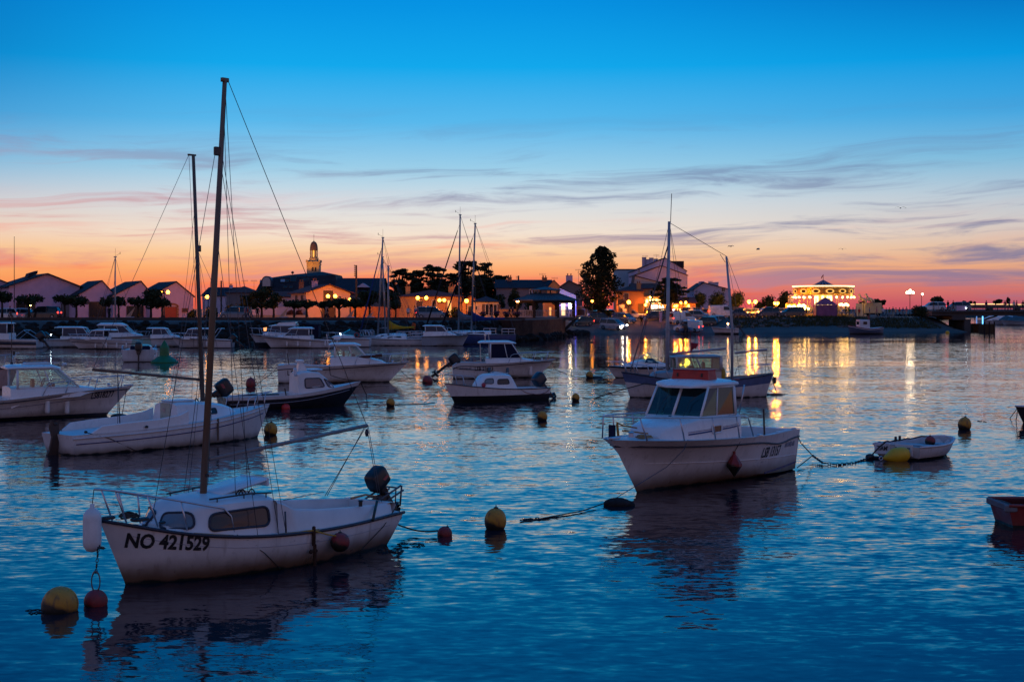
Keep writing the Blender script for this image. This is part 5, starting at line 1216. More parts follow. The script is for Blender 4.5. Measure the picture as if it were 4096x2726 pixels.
# sailing yachts
def yacht(label, bow, stern, hm, sheer, beam, xm, top, cover, boom, spreaders=(.5,), furl=None, lean=0.0, rake=.7, strip=True, zboom=1.7, deckm=None, ml=.10):
    b = Boat('yacht', label, 'yacht', bow, stern, 'sailing yachts moored along the quay'); h = Hull(b.L, rake, sheer, beam, 'round', -.4, p=(.5, 1.), tr=.1, rk=2.6); b.h = h
    h.build(b.root, hm); h.line(b.root, M_rubber(), 'rub_rail', .12 if strip else .0, .03); h.deck(b.root, deckm or M_white2(), (.04, .32), .4, sw=.3)
    L = b.L; s1 = sheer[1][1]
    c = loft_cab(b.root, M_white(), [(L*.32, .75, .65, s1-.1, s1+.34), (L*.55, .7, .6, s1-.1, s1+.34), (L*.72, .5, .4, s1-.1, s1+.24), (L*.78, .35, .25, s1-.1, s1+.06)], .08, .06); bv = bvh_of(c)
    for sd in (1, -1): window_on(b.root, c, [Vector((x, sd*3, z)) for x, z in ((L*.40, s1+.12), (L*.66, s1+.08), (L*.62, s1+.2), (L*.42, s1+.26))], (0, -sd, 0), fr=.012, bv=bv)
    mb = MB(); mt = Vector((xm+lean, 0, top)); mf = Vector((xm, 0, s1+.3)); mb.tube([mf, mt], [ml, ml*.8], 8); mb.box(mt, (.3, .1, .1)); mo = mb.build('mast', M_alu(), b.root, smooth=True)
    mb = MB()
    for f in spreaders: p = mf.lerp(mt, f); mb.tube([p+Vector((-.05, -.6, .05)), p, p+Vector((-.05, .6, .05))], .02, 5)
    if spreaders: mb.build('spreader', M_alu(), mo)
    mb = MB(); mb.tube([mt+Vector((0, 0, 0)), mt+Vector((0, .05, .9))], .012, 4); mb.tube([mt+Vector((0, 0, .1)), mt+Vector((.5, 0, .35))], .012, 4); mb.tube([mt+Vector((.5, 0, .28)), mt+Vector((.5, 0, .5))], .03, 5); mb.build('wind_vane', M_black(), mo)
    mb = MB(); a, e = Vector((xm-.1, 0, zboom)), Vector((xm-boom, 0, zboom+.15)); mb.tube([a, e], .05, 6); bo = mb.build('boom', M_alu(), b.root, smooth=True)
    if cover:
        mb = MB(); rings = []
        for i in range(10):
            u = i/9; p = a.lerp(e, u); hgt = .18+.75*(1-u)**3.2; wd = .12+.05*(1-u)
            rings.append([(p.x, wd*math.cos(t_), p.z+.05+hgt*.5+hgt*.55*math.sin(t_)-.1) for t_ in [2*math.pi*k/8 for k in range(8)]])
        mb.loft(rings, True, True); mb.build('sail_cover', cover, bo, smooth=True)
    mb = MB()
    for p, q in ((mt, (-.1, 0, s1)), (mt, (e.x, 0, e.z)), (mf.lerp(mt, .75), (xm-.5, beam[1][1]*.95, s1)), (mf.lerp(mt, .75), (xm-.5, -beam[1][1]*.95, s1)), (mt, (xm-.1, beam[1][1]*.9, s1)), (mt, (xm-.1, -beam[1][1]*.9, s1))): mb.tube([p, q], .014, 4)
    tipp = Vector((L+rake*.95, 0, sheer[-1][1])); mb.tube([mt if not furl else mf.lerp(mt, .93), tipp], .014, 4); mb.build('rigging', M_line(), b.root)
    if furl: mb = MB(); q = mf.lerp(mt, .93); mb.tube([tipp.lerp(q, .03), tipp.lerp(q, .5), tipp.lerp(q, .93)], [.09, .075, .04], 8); mb.build('furled_jib', furl, b.root, smooth=True)
    bow_rail(b.root, h, .84, .6, .08, (.9, .97), .022, tipx=.1)
    mb = MB()
    for sd in (1, -1):
        y = sd*beam[0][1]*.85; mb.tube([(.0, y, s1+.6), (1.4, sd*beam[1][1]*.92, s1+.6)], .02, 5); mb.tube([(.1, y, s1+.3), (1.4, sd*beam[1][1]*.92, s1+.3)], .016, 5)
        for x in (.05, .7, 1.4): mb.tube([(x, lp(y, sd*beam[1][1]*.92, x/1.4), s1-.05), (x, lp(y, sd*beam[1][1]*.92, x/1.4), s1+.6)], .018, 5)
    mb.tube([(.0, -beam[0][1]*.85, s1+.6), (.0, beam[0][1]*.85, s1+.6)], .02, 5); mb.build('stern_rail', M_steel(), b.root)
    return b
blue_furl = mat('furl_blue', (.02, .045, .16), .7); 
yb_ = lambda w_: [(0, w_*.8), (.4, w_), (.7, w_*.8), (.88, w_*.42), (1, 0)]
yacht('small yacht hidden behind the left motor boats, bare mast', (520, 1381), (370, 1381), hm_w, S_(.7, .75, .95), yb_(1.0), 2.35, 9.15, None, 1.8, (.45,), ml=.075)
yacht('white yacht with a yellow sail cover, dark rub rail', (1472, 1381), (1700, 1381), hullmat('yacht_white', (.62, .60, .60), None, 0, .2), S_(.70, .70, .85), yb_(1.15), 3.8, 8.2, mat('cover_yellow', (.42, .26, .02), .8, 0, .2), 2.7, (.5,))
yacht('yacht behind with the tallest of the three clustered masts and a blue furled jib', (1462, 1376), (1640, 1376), hullmat('pale_blue_hull', (.30, .36, .42), None, 0, .2), S_(.75, .75, .9), yb_(1.1), 3.45, 11.4, None, 2.4, (.62, .4), blue_furl, lean=-.55)
yacht('yacht behind whose dark mast leans against the tallest one', (1480, 1374), (1690, 1374), hm_w, S_(.75, .75, .9), yb_(1.1), 4.0, 9.4, None, 2.4, (.55,), None, lean=.35)
yacht('blue hulled yacht with a blue sail cover and a white fender', (1762, 1376), (2060, 1376), hullmat('yacht_blue', (.035, .065, .19), None, 0, .1), S_(1.05, 1.05, 1.2), yb_(1.3), 4.68, 12.9, mat('cover_blue', (.015, .035, .16), .8, 0, .2), 3.6, (.33, .62), mat('furl_navy', (.012, .014, .03), .8), lean=-.42, rake=.1, strip=False, zboom=2.55)
yacht('grey hulled yacht with a grey sail cover behind the blue yacht', (1700, 1371), (1985, 1371), hullmat('pale_blue_hull', (.30, .36, .42), None, 0, .2), S_(1.0, 1.0, 1.15), yb_(1.3), 4.2, 14.2, mat('cover_grey', (.13, .16, .20), .8, 0, .2), 3.9, (.30, .66), mat('furl_black_white', (.02, .02, .025), .8), lean=-.2, rake=.1, zboom=2.6)
fender('long white fender on the side of the blue hulled yacht', Vector((X(1848, 150.3), 150.3, .62)), .95, .09)
t = thing('flag', 'red and yellow flag at the stern of the white yacht', 'flag', (X(1640, 147.5), 147.5, .8)); mb = MB(); mb.tube([(0, 0, 0), (.25, 0, 1.7)], .02, 5); mb.build('staff', M_line(), t)
mb = MB(); mb.loft([[(.22+.1*i, .04*math.sin(i*1.4), 1.6-.04*i), (.12+.1*i, .04*math.sin(i*1.4+.5), 1.0-.05*i)] for i in range(5)], False); mb.build('cloth', mat('flag_red_yellow', (.45, .10, .03), .8), t)

# boat by the green mark, stern towards us
b = Boat('motor_boat', 'white motor boat seen from astern beside the green mark', 'boat', Vector((X(578, 106), 106, 0)), Vector((X(553, 101.4), 101.4, 0)))
h = Hull(b.L, .5, S_(.88, .85, .95), [(0, 1.18), (.4, 1.2), (.7, 1.0), (.9, .5), (1, 0)], 'chine', -.3); h.build(b.root, hm_w); h.line(b.root, M_rubber(), 'rub_rail', .3, .03); h.deck(b.root, M_white2(), (.08, .5), .4, sw=.3)
loft_cab(b.root, M_white(), [(2.2, .9, .8, .7, 1.05), (3.2, .7, .6, .75, 1.15), (4.0, .4, .3, .8, .95)], .08, .05)
mb = MB(); mb.poly([(2.4, -.75, 1.1), (2.4, .75, 1.1), (2.2, .62, 1.62), (2.2, -.62, 1.62)]); mb.build('windscreen', glass('green_glass', (.55, .85, .72), .10), b.root)
mb = MB(); mb.bevbox((1.4, 0, .95), (.3, 1.4, .35), .08); mb.build('seat', navy, b.root, angle=40); outboard(b.root, (-.25, -.05, .78), R(3), 1.35)
mb = MB(); [mb.tube([(0, y*1.12, .9), (.3, y*1.15, 1.15), (1.2, y*1.15, 1.15), (1.5, y*1.18, .88)], .025, 5) for y in (1, -1)]; mb.build('grab_rail', M_steel(), b.root)
fender('first white fender between the stern-on boat and the green mark', Vector((X(628, 100.6), 100.6, .55)), .6, .1); fender('second white fender between the stern-on boat and the green mark', Vector((X(622, 100.9), 100.9, .25)), .55, .1)
t = thing('navigation_mark', 'green conical navigation mark floating off the quay', 'buoy', G(658, 1449)); gm = mat('mark_green', (.012, .13, .035), .5, 0, .2)
mb = MB(); mb.lathe([(.95, -.2), (.98, .05), (.85, .16), (.35, .48), (.33, .62)], 20); mb.build('float', gm, t, angle=40)
mb = MB(); mb.lathe([(.33, .6), (.33, 1.05), (.30, 1.12), (.02, 1.58)], 16); mb.build('cone', gm, t, angle=40)

# ================================================================== boats on the slipway and beach
b = Boat('motor_boat', 'small white boat with an orange lamp drawn up on the beach', 'boat', Vector((X(2858, 212.5), 212.5, .25)), Vector((X(2955, 211.8), 211.8, .1)), None, .15)
h = Hull(b.L, .5, S_(.75, .75, .95), Bm(.8), 'chine', -.3); h.build(b.root, hm_w); h.line(b.root, M_rubber(), 'rub_rail', .2, .03); h.deck(b.root, M_white2(), (.05, .6), .35)
mb = MB(); mb.bevbox((1.6, 0, .95), (.4, .5, .55), .06); c = mb.build('console', M_white(), b.root, angle=40); mb = MB(); mb.sphere((1.6, 0, 1.40), .12, 8); mb.build('lamp', emis('sodium_lamp_small', (1, .42, .10), 40), c)
outboard(b.root, (-.2, 0, .75), R(30), 1.3)
b = Boat('inflatable_boat', 'dark inflatable boat with an outboard behind the pale blue van', 'boat', Vector((X(2748, 215), 215, .1)), Vector((X(2742, 211.5), 211.5, 0)), None, .15)
mb = MB(); tub = [(-.2, .8, .35), (1.2, .85, .38), (2.4, .75, .45), (3.2, .35, .6), (3.4, 0, .65)]; mb.tube(tub+[(x, -y, z) for x, y, z in reversed(tub[:-1])], [.2, .27, .27, .25, .24, .25, .27, .27, .2], 10); mb.build('tube', mat('pvc_grey', (.10, .10, .15), .5), b.root, smooth=True)
mb = MB(); mb.bevbox((1.4, 0, .2), (3.2, 1.3, .12), .03); mb.bevbox((1.1, 0, .6), (.4, .6, .7), .06); mb.build('floor', navy, b.root, angle=40); outboard(b.root, (-.2, 0, .6), R(5), 1.6)
b = Boat('fishing_boat', 'old blue and red fishing boat with a white wheelhouse against the bank', 'boat', Vector((X(3398, 213), 213, 0)), Vector((X(3530, 214), 214, 0)), None, .1)
h = Hull(b.L, .25, [(0, .95), (.5, .75), (1, 1.25)], [(0, .3), (.15, .8), (.5, 1.1), (.8, .7), (1, 0)], 'round', -.4, rk=2.); h.build(b.root, hullmat('old_blue_hull', (.06, .09, .16), None, 0, .4), top=mat('sheer_red', (.16, .025, .03), .6), topn=1); h.line(b.root, mat('belt_white', (.6, .59, .6), .5), 'rub_rail', .18, .04); h.deck(b.root, M_white2(), None)
c = loft_cab(b.root, mat('wheelhouse_white', (.55, .53, .55), .5), [(2.35, .72, .68, .5, 2.0), (3.9, .72, .68, .5, 2.05), (3.95, .72, .66, .5, 2.05)], .03, .05); bv = bvh_of(c)
window_on(b.root, c, [Vector((x, 3, z)) for x, z in ((2.8, 1.35), (3.4, 1.35), (3.4, 1.75), (2.8, 1.75))], (0, -1, 0), fr=.03, bv=bv); window_on(b.root, c, [Vector((6, y, z)) for y, z in ((-.4, 1.35), (.4, 1.35), (.4, 1.75), (-.4, 1.75))], (-1, 0, 0), fr=.03, bv=bv)
mb = MB(); mb.tube([(2.2, 0, 2.0), (2.2, 0, 2.6)], .12, 8); mb.build('funnel', mat('sheer_red', (.16, .025, .03), .6), b.root)
# boats beyond the bridge
for k, (px, d, L, lab) in enumerate(((3975, 345, 7, 'leftmost pale boat moored beyond the bridge'), (4035, 338, 6, 'blue covered boat moored beyond the bridge'), (4072, 330, 6, 'second blue covered boat beyond the bridge, at the right edge'), (4000, 420, 9, 'long white boat far beyond the bridge'))):
    b = Boat('motor_boat', lab, 'boat', Vector((X(px, d)-L/2, d+1, 0)), Vector((X(px, d)+L/2, d, 0)), 'boats beyond the bridge'); h = Hull(b.L, .6, S_(.9, .9, 1.2), Bm(1.2), 'chine', -.3); h.build(b.root, hm_w if k in (0, 3) else hullmat('pale_blue_hull', (.30, .36, .42), None, 0, .2)); h.deck(b.root, M_white2(), None)
    loft_cab(b.root, mat('cover_teal', (.04, .14, .2), .7) if k in (1, 2) else M_white(), [(.6, .9, .8, .7, 1.5), (L*.6, .9, .7, .8, 2.1), (L*.85, .5, .3, .9, 1.2)], .15, .1)
float_buoy('small yellow buoy in the shade of the bank by the bridge', G(3790, 1332), .3, mat('buoy_bright_yellow', (.60, .36, .01), .5), group='yellow mooring buoys', ring=False)
# ================================================================== town kit
SOD = (1.0, 0.31, 0.02); WARM = (1.0, 0.53, 0.12)
stucco = lambda n, c: mat(n, c, .85, 0, .10, .8, bump=.15)
slate = mat('roof_slate', (.024, .026, .036), .75, 0, .25, 1.5, bump=.3); tile = mat('roof_tile', (.10, .042, .038), .8, 0, .3, 2.0, bump=.4); brick = mat('brick_orange', (.30, .13, .07), .85, 0, .3, 3.0, bump=.3)
dark_win = mat('window_dark', (.014, .015, .02), .12, 0, .3, 1.); frame_w = mat('window_frame_white', (.5, .48, .47), .6); frame_b = mat('window_frame_brown', (.07, .045, .035), .6)
shut = mat('shutter_grey', (.10, .075, .075), .7)
class House: pass
def house(label, pl, pr, d, eave, ridge, depth, wm, rm, rot=0.0, style='gable', over=.30, name='house', cat='house', zb=GZ, rpx=None, group=None, hipin=.5):
    c = math.cos(R(rot)); hs = House(); hs.d, hs.rot = d, rot; hs.cx = (X(pl, d)+X(pr, d))/2; hs.w = abs(X(pr, d)-X(pl, d))/c
    ze, zr = Z(eave, d)-zb, Z(ridge, d)-zb; hs.zb, hs.ze, hs.zr, hs.depth = zb, ze, zr, depth
    hs.root = thing(name, label, cat, (hs.cx, d, zb), R(rot), group); w2 = hs.w/2; hs.c = c
    mb = MB()
    if style == 'gable':
        rx = 0 if rpx is None else (X(rpx, d)-hs.cx)/c
        prof = [(-w2, 0), (w2, 0), (w2, ze), (rx, zr), (-w2, ze)]; mb.loft([[(x, 0, z) for x, z in prof], [(x, depth, z) for x, z in prof]], True, True)
        hs.wall = mb.build('wall', wm, hs.root); mb = MB()
        for sx in (-1, 1):
            ex = sx*w2; k = (zr-ze)/abs(ex-rx); ox, oz = ex+sx*over, ze-over*k
            mb.loft([[(rx-sx*.0, y, zr+.02), (rx, y, zr+.16), (ox, y, oz+.16), (ox, y, oz+.02)] for y in (-over, depth+over)], True, True)
    elif style == 'side':
        prof = [(0, 0), (depth, 0), (depth, ze), (depth/2, zr), (0, ze)]; mb.loft([[(-w2, y, z) for y, z in prof], [(w2, y, z) for y, z in prof]], True, True)
        hs.wall = mb.build('wall', wm, hs.root); mb = MB(); k = (zr-ze)/(depth/2)
        for sy in (0, 1):
            ey = depth if sy else 0; oy, oz = ey+(over if sy else -over), ze-over*k
            mb.loft([[(x, depth/2, zr+.02), (x, depth/2, zr+.16), (x, oy, oz+.16), (x, oy, oz+.02)] for x in (-w2-over, w2+over)], True, True)
    elif style == 'hip':
        mb.loft([[(-w2, 0, z), (w2, 0, z), (w2, depth, z), (-w2, depth, z)] for z in (0, ze)], True, True); hs.wall = mb.build('wall', wm, hs.root); mb = MB()
        i = min(w2*.95, depth*hipin); o = over
        mb.loft([[(-w2-o, -o, ze+.003), (w2+o, -o, ze+.003), (w2+o, depth+o, ze+.003), (-w2-o, depth+o, ze+.003)], [(-w2-o, -o, ze+.12), (w2+o, -o, ze+.12), (w2+o, depth+o, ze+.12), (-w2-o, depth+o, ze+.12)], [(-w2+i, depth/2-.02, zr), (w2-i, depth/2-.02, zr), (w2-i, depth/2+.02, zr), (-w2+i, depth/2+.02, zr)]], True, True)
    else:
        mb.loft([[(-w2, 0, z), (w2, 0, z), (w2, depth, z), (-w2, depth, z)] for z in (0, ze)], True, True); hs.wall = mb.build('wall', wm, hs.root); mb = MB()
        mb.box((0, depth/2, ze+.10), (hs.w+.3, depth+.3, .18))
    rf = mb.build('roof', rm, hs.root); fix_normals(rf); fix_normals(hs.wall); hs.roof = rf
    return hs
def opening(hs, p0, p1, q0, q1, kind='dark', name='window', fm=None, y=0.0, face=None):
    x0, x1 = (X(p0, hs.d)-hs.cx)/hs.c, (X(p1, hs.d)-hs.cx)/hs.c; z1, z0 = Z(q0, hs.d)-hs.zb, max(.02, Z(q1, hs.d)-hs.zb)
    opening_l(hs, x0, x1, z0, z1, kind, name, fm, y)
def opening_l(hs, x0, x1, z0, z1, kind='dark', name='window', fm=None, y=0.0, M=None):
    fm = fm or frame_w; t = .09; M = M or (lambda p: p)
    mb = MB()
    def bx(c, d):
        k = len(mb.v); mb.box(c, d); mb.v[k:] = [tuple(M(Vector(v))) for v in mb.v[k:]]
    xc, zc = (x0+x1)/2, (z0+z1)/2
    bx((x0, y-.03, zc), (t, .10, z1-z0+t)); bx((x1, y-.03, zc), (t, .10, z1-z0+t)); bx((xc, y-.03, z1), (x1-x0-t, .10, t)); bx((xc, y-.05, z0), (x1-x0-t, .16, t))
    if kind == 'dark' and x1-x0 > .7: bx((xc, y-.025, zc), (.05, .06, z1-z0-t))
    o = mb.build(name, fm, hs.root); mb = MB(); mb.poly([M(Vector(p)) for p in ((x0, y-.012, z0), (x1, y-.012, z0), (x1, y-.012, z1), (x0, y-.012, z1))])
    m = {'dark': dark_win, 'lit': emis('window_lit', (1, .42, .07), 1.2), 'warm': emis('window_warm', (1, .62, .2), 1.7), 'red': mat('door_red', (.30, .03, .02), .5), 'brown': mat('door_brown', (.06, .028, .02), .6), 'grey': mat('door_grey', (.20, .17, .18), .6), 'shut': shut}[kind]
    mb.build('pane' if kind in ('dark', 'lit', 'warm') else 'panel', m, o); return o
def shutters(hs, p0, p1, q0, q1, wd=.42):
    x0, x1 = (X(p0, hs.d)-hs.cx)/hs.c, (X(p1, hs.d)-hs.cx)/hs.c; z1, z0 = Z(q0, hs.d)-hs.zb, Z(q1, hs.d)-hs.zb
    for x in (x0-wd/2-.06, x1+wd/2+.06):
        mb = MB(); mb.box((x, -.045, (z0+z1)/2), (wd, .05, z1-z0)); mb.build('shutter', shut, hs.root)
def chimney(hs, px, top, y=1.0, wd=.6, dp=.5, m=None, bot=None, pots=2):
    x = (X(px, hs.d)-hs.cx)/hs.c; z1 = Z(top, hs.d)-hs.zb; z0 = bot if bot is not None else hs.ze*.9
    mb = MB(); mb.box((x, y, (z0+z1)/2), (wd, dp, z1-z0)); mb.box((x, y, z1+.05), (wd+.12, dp+.12, .1)); c = mb.build('chimney', m or hs.wall.data.materials[0], hs.roof)
    for k in range(pots):
        mb = MB(); mb.lathe([(.10, 0), (.10, .28), (.13, .3), (.11, .36)], 8, (x+(k-(pots-1)/2)*wd*.5, y, z1+.1)); mb.build('chimney_pot', brick, hs.roof)
def aerial(hs, px, top, y=1.0):
    x = (X(px, hs.d)-hs.cx)/hs.c; z1 = Z(top, hs.d)-hs.zb; mb = MB(); mb.tube([(x, y, hs.ze), (x, y, z1)], .025, 4); mb.tube([(x-.6, y, z1-.1), (x+.6, y, z1-.1)], .02, 4)
    for k in range(5): mb.tube([(x-.5+.25*k, y-.02, z1-.32), (x-.5+.25*k, y-.02, z1+.1)], .015, 4)
    mb.build('aerial', M_line(), hs.roof)

# ---- foliage
def leafmat(n, c): return mat(n, c, .8, 0, .45, .9)
def leaves(mb, c, rad, n, size, rnd, shell=.45):
    for _ in range(n):
        v = Vector((rnd.gauss(0, 1), rnd.gauss(0, 1), rnd.gauss(0, 1))).normalized(); q = (shell+(1-shell)*rnd.random())*(1+.42*noise.noise(v*2.6+Vector(c)))
        p = Vector((c[0]+v.x*rad[0]*q, c[1]+v.y*rad[1]*q, c[2]+v.z*rad[2]*q)); s = size*rnd.uniform(.6, 1.4)
        a = Vector((rnd.gauss(0, 1), rnd.gauss(0, 1), rnd.gauss(0, 1))).normalized(); b_ = a.cross(v+Vector((.01, .02, .03))).normalized()
        mb.poly([p-a*s*.5-b_*s*.18, p+a*s*.1-b_*s*.42, p+a*s*.55+b_*s*.05, p-a*s*.05+b_*s*.4])
bark = mat('bark', (.045, .035, .03), .9, 0, .35, 4, bump=.5)
LEAF = {'broad': leafmat('leaf_broad', (.024, .034, .014)), 'pine': leafmat('needle_pine', (.022, .032, .018)), 'round': leafmat('leaf_clipped', (.03, .05, .018)), 'poplar': leafmat('leaf_poplar', (.018, .024, .011))}
def tree(label, px, d, hw, top, bot, kind='broad', base=None, rnd=None, dens=1.0, group='trees along the quay', name=None, foot=None, seed=None):
    rnd = random.Random(seed if seed is not None else int(px*7+d)); zb = GZ if base is None else base
    k = d/F; W, zt, z0 = hw*k, Z(top, d)-zb, Z(bot, d)-zb
    t = thing(name or {'pine': 'pine_tree', 'round': 'clipped_tree', 'poplar': 'tall_tree'}.get(kind, 'tree'), label, 'tree', (X(px, d), d, zb), 0, group)
    hgt = zt-z0; mc = MB(); mt = MB(); clumps = []
    if kind == 'umbrella':
        n = 5+int(W*1.4)
        for i in range(n):
            a = 2*math.pi*i/n+rnd.uniform(-.3, .3); r = W*rnd.uniform(.45, .78); clumps.append(((r*math.cos(a), r*math.sin(a)*.8, z0+hgt*rnd.uniform(.32, .55)), (W*.34, W*.34, hgt*rnd.uniform(.28, .4))))
        clumps.append(((0, 0, z0+hgt*.62), (W*.55, W*.5, hgt*.36)))
    elif kind == 'broad':
        for i in range(9): a = rnd.uniform(0, 6.28); r = W*rnd.uniform(.2, .62); h_ = rnd.uniform(.2, .8); clumps.append(((r*math.cos(a), r*math.sin(a), z0+hgt*h_), (W*rnd.uniform(.34, .5), W*.42, hgt*rnd.uniform(.16, .26))))
        clumps.append(((0, 0, z0+hgt*.5), (W*.6, W*.6, hgt*.42)))
    elif kind == 'round':
        clumps = [((0, 0, z0+hgt*.5), (W*.92, W*.92, hgt*.5)), ((W*.2, -W*.2, z0+hgt*.62), (W*.7, W*.7, hgt*.36)), ((-W*.25, -W*.1, z0+hgt*.38), (W*.7, W*.7, hgt*.36))]
    elif kind == 'poplar':
        for i in range(64):
            h_ = (i+.5)/64; a = rnd.uniform(0, 6.28); wd = W*cr([(0, .45), (.12, .8), (.32, 1.0), (.55, .88), (.78, .62), (1, .28)], h_); r = wd*rnd.uniform(.3, .85)
            clumps.append(((r*math.cos(a)+.45*W*max(0, h_-.45), r*math.sin(a), z0+hgt*h_*.96), (wd*rnd.uniform(.2, .36)+.15, wd*.3+.2, hgt*rnd.uniform(.04, .07))))
    elif kind == 'pine':
        for i in range(70):
            h_ = rnd.uniform(.0, .97); a = rnd.uniform(0, 6.28); r = W*(1-.6*h_**2.2)*rnd.uniform(.2, .95)
            clumps.append(((r*math.cos(a), r*math.sin(a)*.7, z0+hgt*h_+.1*r), (W*rnd.uniform(.13, .26), W*.22, hgt*rnd.uniform(.018, .042))))
        clumps.append(((0, 0, z0+hgt*.4), (W*.5, W*.5, hgt*.42)))
    sz = {'umbrella': .26, 'broad': .30, 'round': .22, 'poplar': .30, 'pine': .30}[kind]*(d/200)**.6
    for c, r in clumps:
        area = r[0]*r[2]; n = int(min(2200, max(120, area/(sz*sz)*15*dens))); leaves(mc, c, r, n, sz, rnd, .25 if kind == 'round' else .4)
        mt.tube([(rnd.uniform(-.05, .05), 0, max(.3, min(z0+.1*hgt, c[2]-.6))), (c[0]*.45, c[1]*.45, lp(z0, c[2], .55)), (c[0], c[1], c[2])], [.10, .07, .03] if kind != 'poplar' else [.14, .08, .03], 5)
    tr = .09+.035*W; mt.tube([(0, 0, -.15), (tr*.3, 0, z0*.5), (0, 0, z0+hgt*.25), (0, 0, z0+hgt*(.5 if kind != 'poplar' else .85))], [tr*1.35, tr, tr*.8, tr*.3], 7)
    if kind == 'poplar':
        mc = MB(); n = 0
        while n < 9000:
            h_ = rnd.random(); wd = W*cr([(0, .42), (.12, .80), (.30, 1.0), (.55, .92), (.76, .70), (.9, .46), (1, .16)], h_); a = rnd.uniform(0, 6.283); r = wd*rnd.random()**.5*(1+.62*noise.noise(Vector((math.cos(a)*1.6, math.sin(a)*1.6, h_*10))))
            p = Vector((r*math.cos(a)+.42*W*max(0, h_-.5), r*math.sin(a), z0+hgt*h_))
            if noise.noise(p*.85+Vector((3, 1, 7))) < -.16+.25*(1-r/wd)-.25*(r < wd*.4): continue
            leaves(mc, p, (.12, .12, .12), 1, .34, rnd); n += 1
    lm = LEAF.get(kind, LEAF['broad']); mc.build('crown', lm, t); mt.build('trunk', bark, t, smooth=True); return t
def bush(label, px, d, hw, top, zb=GZ, m=None, group=None, name='bush', flat=1.0):
    rnd = random.Random(int(px*3)); k = d/F; W, hgt = hw*k, Z(top, d)-zb; t = thing(name, label, 'bush', (X(px, d), d, zb), 0, group); mb = MB()
    for i in range(5): leaves(mb, (rnd.uniform(-.5, .5)*W, rnd.uniform(-.4, .4)*W, hgt*rnd.uniform(.3, .55)), (W*.6, W*.6, hgt*.48), int(220+60*W), .22, rnd, .3)
    mb.build('foliage', m or LEAF['broad'], t); mt = MB(); [mt.tube([(0, 0, -.1), (rnd.uniform(-.3, .3)*W, rnd.uniform(-.3, .3)*W, hgt*.6)], .04, 5) for _ in range(4)]; mt.build('stem', bark, t); return t

# ---- lamps
glob = emis('sodium_globe', SOD, 22.0); globw = emis('white_globe', (1, .74, .42), 30.0)
polem = mat('lamp_pole', (.03, .03, .035), .5, .5, .2)
def lamp(label, globes, d, base=None, r=.24, m=None, group='sodium globe lamps', px=None, name='street_lamp', power=620):
    """globes: photo positions of the globes of one lamp post"""
    zb = GZ if base is None else base; px = px or sum(g[0] for g in globes)/len(globes); cx = X(px, d)
    t = thing(name, label, 'street lamp', (cx, d, zb), 0, group); zt = max(Z(g[1], d) for g in globes)-zb
    mb = MB(); mb.lathe([(.14, 0), (.12, .5), (.07, .6), (.05, zt-.1), (.08, zt-.05), (.03, zt+.1)], 8); po = mb.build('pole', polem, t, smooth=True)
    for gx, gy in globes:
        x, z = X(gx, d)-cx, Z(gy, d)-zb
        if abs(x) > .05: mb = MB(); mb.tube([(0, 0, z-.45), (x*.6, 0, z-.5), (x, 0, z-r-.02)], .03, 5); mb.build('arm', polem, t, smooth=True)
        mb = MB(); mb.sphere((x, -.02, z), r, 10); mb.build('globe', m or glob, t, smooth=True)
        if m is None:
            ld = bpy.data.lights.new('lamp_glow', 'POINT'); ld.energy = power*(r/.24); ld.color = (1, .25, .012); ld.shadow_soft_size = .08; lo = bpy.data.objects.new('lamp_glow', ld); col.objects.link(lo); lo.parent = t; lo.location = (x, -.02, z-r-.10) if px > 2450 else (x, r+.14, z)
    return t

